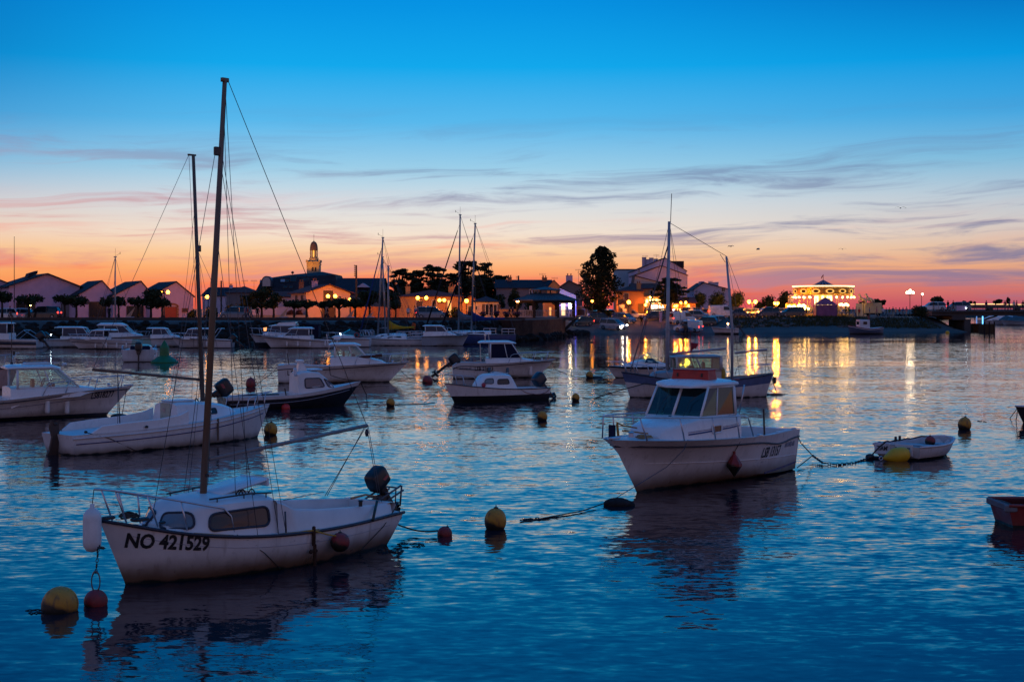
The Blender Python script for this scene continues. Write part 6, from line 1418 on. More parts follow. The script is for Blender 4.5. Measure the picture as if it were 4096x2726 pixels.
# ---- cars
CAR = {'hatch': (3.95, 1.70, 1.46), 'mpv': (4.35, 1.80, 1.68), 'sedan': (4.45, 1.75, 1.42), 'van': (4.9, 1.92, 1.98), 'small_van': (4.3, 1.80, 1.80), 'estate': (4.6, 1.76, 1.50), 'suv': (4.5, 1.85, 1.72)}
tyre = mat('tyre', (.012, .012, .013), .85); rimm = mat('wheel_rim', (.28, .28, .30), .35, .8); cglass = mat('car_glass', (.012, .018, .024), .05, 0, .2)
head_on = emis('headlamp_on', (1, .86, .70), 35); tail_on = emis('tail_lamp_on', (1, .03, .012), 9); head_off = mat('headlamp_glass', (.45, .45, .45), .15); tail_off = mat('tail_lamp_glass', (.22, .01, .01), .25)
def paint(n, c): return mat('paint_'+n, c, .28, .15, .06, .5, coat=.6)
def car(label, px, d, heading, typ, pm, lights='', group='parked cars', name='parked_car', sc=1.0):
    Lc, W, Hh = CAR[typ]; zb = ground_z(px, d); sl = (ground_z(px, d+1)-ground_z(px, d-1))/2
    t = thing(name, label, 'car' if 'van' not in typ else 'van', (X(px, d), d, zb), 0, group)
    t.rotation_euler = (Matrix.Rotation(math.atan(sl), 3, 'X') @ Matrix.Rotation(R(heading), 3, 'Z')).to_euler(); t.scale = (sc, sc, sc)
    h, w = Lc/2, W/2; belt = .60*Hh if 'van' not in typ else .56*Hh; hood = .27*Lc
    xs = {'hatch': (-h+.05, -h+.45, .10*Lc, h-hood), 'mpv': (-h+.04, -h+.25, .10*Lc, h-.20*Lc), 'sedan': (-h+.75, -h+1.35, .06*Lc, h-hood-.1), 'van': (-h+.02, -h+.08, .17*Lc, h-.17*Lc), 'small_van': (-h+.02, -h+.10, .12*Lc, h-.20*Lc), 'estate': (-h+.05, -h+.45, .06*Lc, h-hood-.05), 'suv': (-h+.05, -h+.32, .10*Lc, h-.24*Lc)}[typ]
    st = [(-h, w*.84, w*.80, .34, belt*.72), (-h+.10, w*.97, w*.92, .22, belt*.93), (-h+.5, w, w*.95, .20, belt), (xs[3]-.1, w, w*.95, .20, belt-.01), (xs[3]+.15, w, w*.93, .20, belt*.95), (h-.30, w*.96, w*.84, .22, belt*.80), (h-.06, w*.85, w*.72, .25, belt*.66), (h, w*.72, w*.60, .32, belt*.58)]
    bd = loft_cab(t, pm, st, .10, .03, 'body', 35)
    g = [(xs[0], w*.90, w*.86, belt-.06, belt+.01), (xs[1], w*.92, w*.76, belt-.05, Hh-.05), ((xs[1]+xs[2])/2, w*.93, w*.77, belt-.05, Hh), (xs[2], w*.92, w*.75, belt-.05, Hh-.03), (xs[3], w*.88, w*.80, belt-.06, belt+.0)]
    van = 'van' in typ
    loft_cab(t, pm if van else cglass, g, .09, .03, 'greenhouse', 40)
    if not van:
        loft_cab(t, pm, [(xs[1]-.06, w*.76, w*.70, Hh-.10, Hh-.035), ((xs[1]+xs[2])/2, w*.79, w*.74, Hh-.08, Hh+.012), (xs[2]+.08, w*.76, w*.70, Hh-.10, Hh-.02)], .03, .03, 'roof_panel', 40)
        mb = MB()
        for sy in (1, -1):
            mb.tube([(xs[3]-.02, sy*w*.87, belt), (xs[2]+.02, sy*w*.765, Hh-.06)], .035, 5); mb.tube([(lp(xs[1], xs[2], .5), sy*w*.95, belt-.02), (lp(xs[1], xs[2], .5), sy*w*.785, Hh-.05)], .04, 5); mb.tube([(xs[0]+.02, sy*w*.88, belt), (xs[1]-.03, sy*w*.77, Hh-.07)], .06, 5)
        mb.build('pillars', pm, t)
    else:
        mb = MB()
        mb.poly([(lp(xs[2], xs[3], .12), -w*.74, Hh-.12), (lp(xs[2], xs[3], .12), w*.74, Hh-.12), (lp(xs[2], xs[3], .88), w*.80, belt+.08), (lp(xs[2], xs[3], .88), -w*.80, belt+.08)]); mb.v = [(x+.05, y, z+.07) for x, y, z in mb.v]; mb.build('windscreen', cglass, t)
        for sy in (1, -1): mb = MB(); x0, x1 = xs[2]-.75, xs[2]+.05; mb.poly([(x0, sy*(w*.935), belt+.05), (lp(x1, xs[3], .75), sy*w*.915, belt+.05), (x1, sy*w*.82, Hh-.22), (x0, sy*w*.84, Hh-.2)]); mb.build('side_window', cglass, t)
        if 'r' in lights: mb = MB(); mb.box((-h+.02, 0, Hh*.72), (.05, W*.72, Hh*.3)); mb.build('rear_window', cglass, t)
    for x in (-h+.78, h-.78):
        for sy in (1, -1):
            mb = MB(); mb.lathe([(.16, -.10), (.29, -.10), (.31, -.06), (.31, .06), (.29, .10), (.16, .10)], 16, (x, sy*(w-.09), .31), Mz((0, sy, 0))); wh_ = mb.build('wheel', tyre, t, angle=40); mb = MB(); mb.lathe([(.02, .10), (.19, .085), (.19, .105), (.03, .115)], 12, (x, sy*(w-.09), .31), Mz((0, sy, 0))); mb.build('rim', rimm, wh_)
    for sy in (1, -1):
        mb = MB(); mb.bevbox((h-.14, sy*w*.66, belt*.70), (.20, .30, .15), .04); mb.build('headlight', head_on if 'h' in lights else head_off, t, angle=40)
        mb = MB(); mb.bevbox((-h+.08, sy*w*.80, belt*.86), (.14, .16, .26), .04); mb.build('tail_light', tail_on if 't' in lights else tail_off, t, angle=40)
        mb = MB(); mb.bevbox((xs[3]-.25, sy*(w+.06), belt+.07), (.10, .16, .11), .03); mb.build('mirror', pm, t, angle=40)
    for x in (h-.01, -h+.02): mb = MB(); mb.box((x, 0, .42), (.03, .5, .11)); mb.build('number_plate', frame_w, t)
    return t

# ---- people
_pose = {}
def pose_mesh(kind):
    if kind in _pose: return _pose[kind]
    s = .30 if kind == 'walk' else .08
    J = [(0, 0, .93), (0, 0, 1.10), (.01, 0, 1.32), (.01, 0, 1.46), (.02, 0, 1.56), (.03, 0, 1.68)]
    Rr = [(.13, .15), (.11, .14), (.12, .17), (.055, .055), (.085, .08), (.07, .065)]; E = [(i, i+1) for i in range(5)]
    for sy in (1, -1):
        st = s*sy; b_ = len(J); J += [(0, .10*sy, .88), (st*.45+.03, .10*sy, .50), (st-.02, .10*sy, .09), (st+.13, .11*sy, .04)]; Rr += [(.085, .085), (.06, .06), (.042, .042), (.035, .045)]; E += [(0, b_), (b_, b_+1), (b_+1, b_+2), (b_+2, b_+3)]
        b_ = len(J); J += [(0, .19*sy, 1.40), (-st*.35, .23*sy, 1.14), (-st*.6+.1, .22*sy, .93), (-st*.65+.13, .21*sy, .84)]; Rr += [(.06, .06), (.042, .042), (.034, .034), (.03, .04)]; E += [(2, b_), (b_, b_+1), (b_+1, b_+2), (b_+2, b_+3)]
    me = bpy.data.meshes.new('body'); me.from_pydata(J, E, []); o = bpy.data.objects.new('body', me); col.objects.link(o)
    o.modifiers.new('Skin', 'SKIN'); 
    for v, r in zip(me.skin_vertices[0].data, Rr): v.radius = r
    me.skin_vertices[0].data[0].use_root = True
    sb = o.modifiers.new('Sub', 'SUBSURF'); sb.levels = 1; sb.render_levels = 1
    dg = bpy.context.evaluated_depsgraph_get(); dg.update(); m2 = bpy.data.meshes.new_from_object(o.evaluated_get(dg))
    res = ([tuple(v.co) for v in m2.vertices], [tuple(p.vertices) for p in m2.polygons]); bpy.data.objects.remove(o); bpy.data.meshes.remove(me); bpy.data.meshes.remove(m2)
    _pose[kind] = res; return res
skin = mat('skin', (.35, .20, .14), .6)
def cloth(n, c): return mat('cloth_'+n, c, .9, 0, .15, 6)
CL = {'black': (.012, .012, .015), 'navy': (.02, .025, .06), 'white': (.55, .53, .52), 'red': (.35, .03, .025), 'grey': (.12, .12, .13), 'blue': (.05, .10, .25), 'beige': (.35, .27, .19), 'green': (.05, .12, .05), 'pink': (.4, .15, .18)}
def person(label, px, d, face, top, leg, kind='walk', zb=None, hair='black', sc=1.0, group=None):
    v, f = pose_mesh(kind); mb = MB(); mb.v = list(v)
    for q in f:
        c = sum((Vector(v[i]) for i in q), Vector())/len(q); mb.cur = 0 if c.z > 1.44 or (abs(c.y) > .15 and c.z < 1.0 and c.z > .7) else (1 if c.z > .92 else (3 if c.z < .08 else 2)); mb.face(q)
    z = ground_z(px, d) if zb is None else zb
    t = thing('person', label, 'person', (X(px, d), d, z), R(face), group); t.scale = (sc, sc, sc)
    mb.build('body', [skin, cloth(top, CL[top]), cloth(leg, CL[leg]), cloth('shoe', (.02, .02, .02))], t, smooth=True)
    mb = MB(); mb.sphere((.0, 0, 1.66), .098, 8, (.95, .88, .95)); hr = mb.build('hair', cloth('hair_'+hair, CL[hair]), t, smooth=True)
    return t
def spot(name, loc, target, power, c, angle, parent=None, size=.2):
    ld = bpy.data.lights.new(name, 'SPOT'); ld.energy = power; ld.color = c[:3]; ld.spot_size = R(angle); ld.spot_blend = .6; ld.shadow_soft_size = size
    o = bpy.data.objects.new(name, ld); col.objects.link(o); o.location = loc; o.rotation_euler = (Vector(target)-Vector(loc)).to_track_quat('-Z', 'Y').to_euler()
    if parent: o.parent = parent
    return o
# ================================================================== the town, from left to right
lilac = stucco('stucco_lilac', (.54, .39, .53)); cream = stucco('stucco_cream', (.50, .42, .36)); whitew = stucco('stucco_white', (.50, .44, .56)); ochre = stucco('stucco_ochre', (.46, .26, .12)); grey_w = stucco('stucco_grey', (.16, .15, .16))
RS = 28
house('leftmost pale gabled shed, cut by the left edge', -120, 40, 214, 1142, 1106, 12, lilac, slate, RS, name='shed', cat='shed', group='gabled sheds on the left quay')
a = house('wide pale gabled shed with a dark door, second from left', 58, 300, 208, 1146, 1096, 16, lilac, slate, RS, name='shed', cat='shed', group='gabled sheds on the left quay', over=.5, rpx=188)
opening(a, 83, 146, 1213, 1268, 'dark', fm=frame_b); opening(a, 235, 272, 1213, 1268, 'grey', 'door', frame_b); mb = MB(); mb.sphere(((X(130, 208)-a.cx)/a.c, -.15, Z(1221, 208)-GZ), .09, 8); mb.build('wall_lamp', emis('sodium_lamp_small', (1, .42, .10), 40), a.root)
mb = MB(); mb.loft([[(-1.8, y, a.zr-.55), (-.35, y, a.zr+.15), (-.3, y, a.zr+.6), (-1.5, y, a.zr+.2)] for y in (4, 7)], True, True); mb.build('rooflight', slate, a.roof)
for k, (pl, pr, pk, py, lab) in enumerate(((318, 452, 405, 1124, 'small gabled shed with a wide dark window, third from left'), (462, 604, 560, 1126, 'small gabled shed behind the big tree, fourth from left'), (612, 764, 703, 1128, 'small gabled shed with a red arched door'))):
    a = house(lab, pl, pr, 206, 1184, py, 10, lilac, slate, RS, name='shed', cat='shed', group='gabled sheds on the left quay', rpx=pk, over=.22)
    if k == 0: opening(a, 360, 418, 1207, 1268, 'dark', fm=frame_b)
    if k == 1: opening(a, 510, 568, 1224, 1268, 'dark', fm=frame_b)
    if k == 2:
        opening(a, 662, 704, 1227, 1272, 'red', 'door', brick); x = (X(683, 206)-a.cx)/a.c; z = Z(1227, 206)-GZ
        mb = MB(); mb.tube([(x+1.08*math.cos(t_), -.06, z+.05+.42*math.sin(t_)) for t_ in [math.pi*i/10 for i in range(11)]], .14, 6); [mb.box((x+s*1.02, -.08, i*.36+.2), (.30 if i % 2 else .2, .14, .3)) for s in (-1, 1) for i in range(5)]; mb.build('door_surround', brick, a.root)
        opening(a, 724, 744, 1233, 1247, 'brown', 'vent', brick)
t = thing('flagpole', 'thin bare flagpole at far left', 'pole', (X(57, 203), 203, GZ)); mb = MB(); mb.tube([(0, 0, 0), (0, 0, Z(948, 203)-GZ)], [.07, .03], 6); mb.build('pole', polem, t); mb = MB(); mb.sphere((0, 0, Z(948, 203)-GZ), .06, 6); mb.build('finial', polem, t)
for px, d_, lab in ((309, 205.4, 'pale drainpipe between the wide shed and the small sheds'), (457, 205.4, 'drainpipe between the third and fourth sheds'), (608, 205.4, 'drainpipe left of the red door shed')):
    t = thing('drainpipe', lab, 'drainpipe', (X(px, d_), d_, GZ)); mb = MB(); mb.tube([(0, 0, 0), (0, 0, 3.3)], .06, 6); mb.build('pipe', grey_w, t); mb = MB(); mb.bevbox((0, 0, 3.35), (.26, .2, .2), .03); mb.build('hopper', grey_w, t)
# low kerb wall along the promenade
t = thing('parapet', 'long low dark wall along the quay promenade', 'wall', (0, 168, GZ)); mb = MB(); mb.box((X(1000, 168), 0, .16), (X(2000, 168)-X(-200, 168), .4, .32)); mb.build('wall', mat('parapet_stone', (.06, .05, .048), .85, 0, .3, .6, bump=.4), t); mb = MB(); mb.box((X(1000, 168), 0, .345), (X(2000, 168)-X(-200, 168), .46, .05)); mb.build('coping', mat('coping_stone', (.10, .085, .08), .85, 0, .2, .8), t)
# houses in the middle
a = house('low slate roofed house behind the tall masts', 808, 930, 300, 1182, 1150, 9, whitew, slate, -8, 'side'); chimney(a, 900, 1142, 4)
a = house('small hipped house right of the tall masts', 905, 1012, 262, 1172, 1143, 9, grey_w, tile, 0, 'hip'); aerial(a, 975, 1120); aerial(a, 1012, 1120)
t = thing('utility_pole', 'utility pole with insulators behind the tall mast', 'pole', (X(885, 230), 230, GZ)); mb = MB(); mb.tube([(0, 0, 0), (0, 0, Z(1122, 230)-GZ)], [.16, .11], 8); mb.build('pole', polem, t)
for k in range(3): mb = MB(); mb.box((0, 0, Z(1128+k*8, 230)-GZ), (.5, .08, .06)); mb.build('crossarm', polem, t)
# slate mansard block
d = 276; cx = X(1190, d); t = thing('apartment_building', 'large blue slate mansard building below the church tower', 'building', (cx, d, GZ), R(0)); mz = lambda py: Z(py, d)-GZ; mx = lambda px: X(px, d)-cx
mb = MB(); mb.box((0, 8, mz(1165)/2), (mx(1352)-mx(1028), 16, mz(1165))); mb.build('wall', grey_w, t)
mb = MB(); lo = [(mx(1022), -.3), (mx(1358), -.3), (mx(1358), 16.3), (mx(1022), 16.3)]; up = [(mx(1040), 2.2), (mx(1334), 2.2), (mx(1334), 13.5), (mx(1040), 13.5)]
mb.loft([[(x, y, mz(1166)) for x, y in lo], [(x, y, mz(z_)) for (x, y), z_ in zip(up, (1114, 1096, 1096, 1114))], [(mx(1130), 8, mz(1095)), (mx(1268), 8, mz(1082)), (mx(1268), 8.1, mz(1082)), (mx(1130), 8.1, mz(1095))]], True, True); rf = mb.build('roof', slate, t); fix_normals(rf)
class _H: pass
hb = _H(); hb.root = rf; hb.cx = 0; hb.c = 1; hb.zb = 0; hb.d = d
def mans(p0, p1, q0, q1, kind='dark'):
    u0, u1 = (1166-q0)/(1166-1105), (1166-q1)/(1166-1105); y0, y1 = -.42+2.45*u0, -.42+2.45*u1
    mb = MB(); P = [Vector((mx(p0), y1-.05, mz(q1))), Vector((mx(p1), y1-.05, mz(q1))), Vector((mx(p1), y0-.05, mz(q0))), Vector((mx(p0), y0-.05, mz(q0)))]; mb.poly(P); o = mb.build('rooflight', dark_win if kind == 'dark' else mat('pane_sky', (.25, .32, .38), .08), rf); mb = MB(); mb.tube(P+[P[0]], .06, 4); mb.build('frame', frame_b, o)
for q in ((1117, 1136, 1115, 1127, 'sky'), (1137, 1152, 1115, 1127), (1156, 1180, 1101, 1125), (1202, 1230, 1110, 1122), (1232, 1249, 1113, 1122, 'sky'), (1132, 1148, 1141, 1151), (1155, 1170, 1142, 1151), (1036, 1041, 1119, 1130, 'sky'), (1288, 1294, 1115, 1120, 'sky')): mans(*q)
mb = MB(); arch = [(mx(1068)+.95*math.cos(a_), mz(1124)+1.0*math.sin(a_)) for a_ in [math.pi*i/10 for i in range(11)]]+[(mx(1068)-.95, mz(1146)), (mx(1068)+.95, mz(1146))]; mb.prism(arch, 2.6, Matrix(((1, 0, 0), (0, 0, 1), (0, 1, 0))), (0, -.6, 0)); o = mb.build('dormer', mat('dormer_slate', (.04, .05, .07), .6), rf); fix_normals(o)
mb = MB(); mb.prism([(mx(1068)+(x-mx(1068))*.8, mz(1135)+(z-mz(1135))*.86) for x, z in arch], .04, Matrix(((1, 0, 0), (0, 0, 1), (0, 1, 0))), (0, -.66, 0)); mb.build('dormer_window', mat('dormer_cream', (.5, .42, .38), .6), o)
mb = MB(); mb.tube([(mx(1148), 7, mz(1097)), (mx(1148), 7, mz(1084))], .05, 5); mb.lathe([(.02, -.3), (.3, -.1), (.3, .1), (.02, .3)], 8, (mx(1148), 7, mz(1086))); mb.build('roof_vent', polem, rf)
# church tower
d = 455; cx = X(1252, d); t = thing('church_tower', 'floodlit stone church tower with a domed lantern', 'church tower', (cx, d, GZ)); cz = lambda py: Z(py, d)-GZ; stone = mat('tower_stone', (.42, .33, .20), .85, 0, .2, 1.0, bump=.2)
hw = 25*d/F; mb = MB(); mb.box((0, hw, cz(1048)/2), (2*hw, 2*hw, cz(1048))); mb.box((0, hw, cz(1056)), (2*hw+.35, 2*hw+.35, .3)); mb.box((0, hw, cz(1047)), (2*hw+.5, 2*hw+.5, .35)); [mb.box((s*(hw+.02), hw+q*(hw+.02), cz(1044)), (.5, .5, .8)) for s in (-1, 1) for q in (-1, 1)]; mb.build('wall', stone, t)
for px in (1251, 1262):
    mb = MB(); x = X(px, d)-cx; ar = [(x+.30*math.cos(a_), cz(1072)+.3*math.sin(a_)) for a_ in [math.pi*i/8 for i in range(9)]]+[(x-.30, cz(1084)), (x+.30, cz(1084))]; mb.prism(ar, .05, Matrix(((1, 0, 0), (0, 0, 1), (0, 1, 0))), (0, -.06, 0)); mb.build('belfry_opening', dark_win, t)
r8 = lambda r, z, n=8: [(r*math.cos(2*math.pi*(k+.5)/n), hw+r*math.sin(2*math.pi*(k+.5)/n), z) for k in range(n)]
mb = MB(); mb.loft([r8(1.55, cz(1046)), r8(1.55, cz(1030)), r8(1.25, cz(1030)), r8(1.25, cz(1027))], True, True); mb.build('lantern_base', stone, t)
for k in range(8): a_ = 2*math.pi*(k+.5)/8; mb = MB(); mb.lathe([(.20, 0), (.17, .1), (.15, cz(1001)-cz(1027)), (.2, cz(1000)-cz(1027))], 6, (1.12*math.cos(a_), hw+1.12*math.sin(a_), cz(1027))); mb.build('lantern_column', stone, t)
mb = MB(); mb.loft([r8(.34, cz(1027)), r8(.34, cz(1000))], True, True); mb.build('lantern_glow', emis('lantern_glow', (1, .42, .05), 1.3), t)
mb = MB(); mb.loft([r8(1.3, cz(1000), 16)]+[r8(1.28*math.cos(u*1.45)**.8, lp(cz(999), cz(965), math.sin(u*1.57)**.95), 16) for u in (0, .15, .3, .45, .6, .75, .87, .96)]+[r8(.12, cz(963), 16), r8(.14, cz(961), 16), r8(.03, cz(958), 16)], True, True); mb.tube([(0, hw, cz(960)), (0, hw, cz(934))], [.05, .02], 5); mb.build('dome', mat('dome_stone', (.20, .12, .08), .8, 0, .2), t, angle=50)
mb = MB(); [mb.box((0, hw, cz(py)), (w_, .06, .06)) for py, w_ in ((940, .5), (946, .3))]; mb.build('cross', polem, t)
mb = MB(); mb.bevbox((-3, -9, 12), (.6, .4, .4), .08); fl = mb.build('floodlight', polem, t)
spot('floodlight_beam', (-3, -9.4, 12.3), (0, 0, 19), 5500, (1, .34, .025), 60, t)
a = house('long slate roofed hall right of the mansard building', 1338, 1525, 258, 1176, 1112, 14, grey_w, slate, 0, 'side')
mb = MB(); x = (X(1448, 258)-a.cx); zz = Z(1148, 258)-GZ; mb.loft([[(x-1.25, y, zz), (x+1.25, y, zz), (x, y, zz+.75)] for y in (1.3, 4)], True, True); mb.build('dormer', whitew, a.roof)
# pink house lit from the right
a = house('pink gabled house lit orange at its right end, with a dark attic opening', 1230, 1396, 203, 1171, 1140, 6.4, stucco('stucco_pink', (.52, .36, .31)), tile, RS, rpx=1316, over=.45)
opening(a, 1296, 1329, 1163, 1203, 'brown', 'attic_door', frame_b); opening(a, 1289, 1336, 1229, 1273, 'brown', 'door', frame_b); chimney(a, 1290, 1125, 3, .7, .6, lilac)
w2 = a.w/2
for y0, y1 in ((1.2, 1.9), (3.6, 4.3)):
    Mside = lambda p: Vector((-w2-.0+p.y, p.x, p.z)); opening_l(a, y0, y1, 2.2, 3.3, 'shut', 'window', frame_b, 0, Mside)
a = house('white annex with a low pitched roof left of the pink house', 1052, 1215, 212, 1188, 1168, 7, whitew, tile, 6, 'side'); opening(a, 1130, 1142, 1195, 1215); opening(a, 1178, 1200, 1192, 1215); chimney(a, 1200, 1128, 4, .7, .6, brick)
def wallthing(label, pl, pr, d, top, m, cop=None, zb=GZ, name='garden_wall'):
    t = thing(name, label, 'wall', ((X(pl, d)+X(pr, d))/2, d, zb)); w_ = X(pr, d)-X(pl, d); h_ = Z(top, d)-zb; mb = MB(); mb.box((0, .15, h_/2), (w_, .3, h_)); mb.build('wall', m, t); mb = MB(); mb.box((0, .15, h_+.04), (w_+.06, .38, .08)); mb.build('coping', cop or m, t); return t
wallthing('low pale garden wall left of the pink house', 985, 1228, 199, 1262, cream); wallthing('white house wall behind the low garden wall', 1000, 1228, 204.5, 1228, whitew); wallthing('orange lit brick wall right of the pink house', 1404, 1598, 200, 1228, brick)
wallthing('low orange lit wall between the small house and the bandstand', 1996, 2072, 206, 1238, ochre)
t = thing('picket_fence', 'wooden fence lit orange beside the red door shed', 'fence', (X(795, 203), 203, GZ)); mb = MB(); mb.box((0, .05, 1.1), (2.2, .05, .08)); mb.box((0, .05, .4), (2.2, .05, .08)); mb.build('rail', cream, t)
for k in range(9): mb = MB(); mb.box((-1.0+.25*k, 0, .7), (.12, .04, 1.4)); mb.build('picket', cream, t)
for k, (px, lab) in enumerate(((1163, 'left of two round red-brown hedges by the low garden wall'), (1199, 'right of two round red-brown hedges by the low garden wall'))): bush(lab, px, 201.5, 18, 1238, m=leafmat('leaf_red_brown', (.09, .035, .03)), group='hedges by the low garden wall')
t = thing('utility_pole', 'tall utility pole with insulators right of the pink house', 'pole', (X(1425, 216), 216, GZ)); mb = MB(); mb.tube([(0, 0, 0), (0, 0, Z(1060, 216)-GZ)], [.20, .13], 8); mb.build('pole', mat('pole_wood', (.12, .075, .05), .85), t)
for k in range(6): mb = MB(); mb.lathe([(.05, 0), (.09, .1), (.05, .18)], 6, (-.26, 0, Z(1064+k*8, 216)-GZ)); mb.tube([(0, 0, Z(1063+k*8, 216)-GZ), (-.26, 0, Z(1063+k*8, 216)-GZ)], .03, 4); mb.build('insulator', polem, t)
# bungalow and small house
a = house('long low bungalow with a hipped roof, lit orange', 1592, 1848, 214, 1187, 1158, 9, ochre, tile, 0, 'hip'); opening(a, 1664, 1690, 1203, 1240, 'shut', fm=cream); opening(a, 1728, 1746, 1200, 1238, 'shut'); opening(a, 1790, 1806, 1200, 1260, 'lit', 'door'); chimney(a, 1622, 1146, 5, .7, .6); chimney(a, 1800, 1146, 5, .9, .7)
a = house('small orange gable front right of the bungalow', 1848, 1916, 211, 1208, 1184, 6, ochre, tile, 0, over=.3); opening(a, 1872, 1890, 1222, 1260, 'dark')
a = house('small pale house with open shutters right of the bungalow', 1892, 1994, 208, 1208, 1184, 7, cream, slate, 0, 'hip'); opening(a, 1901, 1909, 1222, 1240); opening(a, 1941, 1956, 1216, 1260); shutters(a, 1941, 1956, 1216, 1260); opening(a, 1974, 1988, 1216, 1258); shutters(a, 1974, 1988, 1216, 1258)
a = house('long slate roofed house behind the bandstand', 1985, 2205, 252, 1152, 1120, 9, grey_w, slate, 0, 'side'); chimney(a, 2038, 1108, 4, .8, .6, brick); chimney(a, 2180, 1110, 4, .9, .6, brick); aerial(a, 2172, 1092, 4); aerial(a, 2222, 1108, 4); opening(a, 2118, 2126, 1156, 1178); opening(a, 2130, 2138, 1156, 1178, 'shut')
a = house('orange lit gable end right of the long slate roof', 2188, 2244, 249, 1150, 1122, 8, ochre, slate, 0, over=.1)
t = thing('utility_pole', 'utility pole rising behind the long slate roof', 'pole', (X(2074, 268), 268, GZ)); mb = MB(); mb.tube([(0, 0, 0), (0, 0, Z(1102, 268)-GZ)], [.2, .14], 8); [mb.box((-.25, 0, Z(1106+k*7, 268)-GZ), (.5, .1, .1)) for k in range(3)]; mb.build('pole', polem, t)
a = house('gabled house with a tall two-pot chimney, left of the big tree', 2240, 2330, 262, 1148, 1124, 9, grey_w, slate, 0, rpx=2276); chimney(a, 2278, 1103, 1.0, 1.2, .7, lilac, pots=2); aerial(a, 2317, 1075, 3)
a = house('orange lit house seen through the bandstand posts', 2172, 2238, 244, 1206, 1190, 6, ochre, tile, 0); opening(a, 2196, 2206, 1228, 1262, 'lit', 'door')
spot('wall_wash', (0, -6, 3.2), (0, 0, 2.4), 700, (1, .25, .012), 90, a.root)
# purple lit cafe
a = house('cafe with a violet lit gable behind the bandstand', 2236, 2304, 236, 1182, 1152, 8, stucco('stucco_pale', (.5, .48, .5)), slate, 0, over=.1, rpx=2240, name='cafe', cat='cafe')
opening(a, 2244, 2262, 1212, 1262, 'warm', 'door'); mb = MB(); vio = emis('violet_tube', (.35, .18, 1.0), 5); mb.tube([(a.w*-.5, -.5, a.ze-1.6), (a.w*.5, -.5, a.ze-1.6)], .05, 5); mb.build('neon_tube', vio, a.root)
mb = MB(); mb.tube([(a.w*.47, -.25, .3), (a.w*.47, -.25, a.ze-.6)], .07, 5); mb.build('neon_tube', emis('blue_tube', (.08, .10, 1.0), 4), a.root)
spot('violet_wash', (0, -5.5, 3.2), (0, 0, a.ze+.4), 900, (.42, .34, 1), 80, a.root)
a = house('low orange garage with a flat canopy left of the big tree', 2302, 2372, 240, 1228, 1224, 6, ochre, cream, 0, 'flat', name='garage', cat='garage'); opening(a, 2308, 2340, 1236, 1262, 'brown', 'door'); opening(a, 2350, 2362, 1238, 1264, 'grey', 'door')
# right hand houses
house('white flat roofed block in blue light behind the big tree', 2470, 2542, 300, 1079, 1079, 12, stucco('stucco_blue_lit', (.30, .40, .45)), slate, 0, 'flat', name='apartment_building', cat='building')  # white block, the blue light on it is put into the stucco colour
a = house('tallest white gabled building with chimneys on its ridge', 2537, 2746, 284, 1084, 1032, 14, whitew, slate, 0, rpx=2660, over=.15, name='apartment_building', cat='building')
for px, tp in ((2583, 1028), (2597, 1036), (2612, 1030), (2630, 1034)): chimney(a, px, tp, 3.5, .8, .8, whitew, pots=0, bot=a.ze*.95)
mb = MB(); mb.box(((X(2718, 284)-a.cx), 8, Z(1055, 284)-GZ), (X(2745, 284)-X(2690, 284), 8, 1.4)); mb.build('roof_block', slate, a.roof); aerial(a, 2586, 1020, 3); aerial(a, 2632, 1016, 3)
a = house('white gabled building with a purple roof edge in front of the tallest one', 2540, 2750, 268, 1102, 1064, 12, whitew, tile, 0, rpx=2646, over=.15, name='apartment_building', cat='building'); chimney(a, 2558, 1086, .8, .6, .6, cream, pots=1)
a = house('small white lean-to roof below the tall white gables', 2535, 2645, 262, 1132, 1104, 6, cream, tile, 0, rpx=2540, over=.15)
a = house('orange two storey house with a hipped roof by the globe lamp', 2470, 2576, 246, 1165, 1143, 8, stucco('stucco_orange', (.50, .24, .09)), tile, 0, 'hip'); opening(a, 2496, 2515, 1172, 1202, 'shut'); chimney(a, 2557, 1134, 1.2, .7, .6, ochre); opening(a, 2552, 2574, 1214, 1262, 'brown', 'door', brick)
mb = MB(); mb.loft([[(x, -2.6, z) for x, z in ((-2.3, 0), (-.1, 0), (-.1, 2.0), (-1.2, 2.6), (-2.3, 2.0))], [(x, -.02, z) for x, z in ((-2.3, 0), (-.1, 0), (-.1, 2.0), (-1.2, 2.6), (-2.3, 2.0))]], True, True); mb.build('porch', ochre, a.root); mb = MB(); mb.loft([[(x, -2.8, z) for x, z in ((-2.5, 1.93), (-1.2, 2.7), (.1, 1.93), (.1, 2.03), (-1.2, 2.82), (-2.5, 2.03))], [(x, -.02, z) for x, z in ((-2.5, 1.93), (-1.2, 2.7), (.1, 1.93), (.1, 2.03), (-1.2, 2.82), (-2.5, 2.03))]], True, True); mb.build('porch_roof', tile, a.root)
a = house('orange gabled house behind the globe lamp and cedar', 2532, 2642, 257, 1155, 1135, 8, ochre, tile, 0, 'side'); opening(a, 2600, 2612, 1160, 1178)
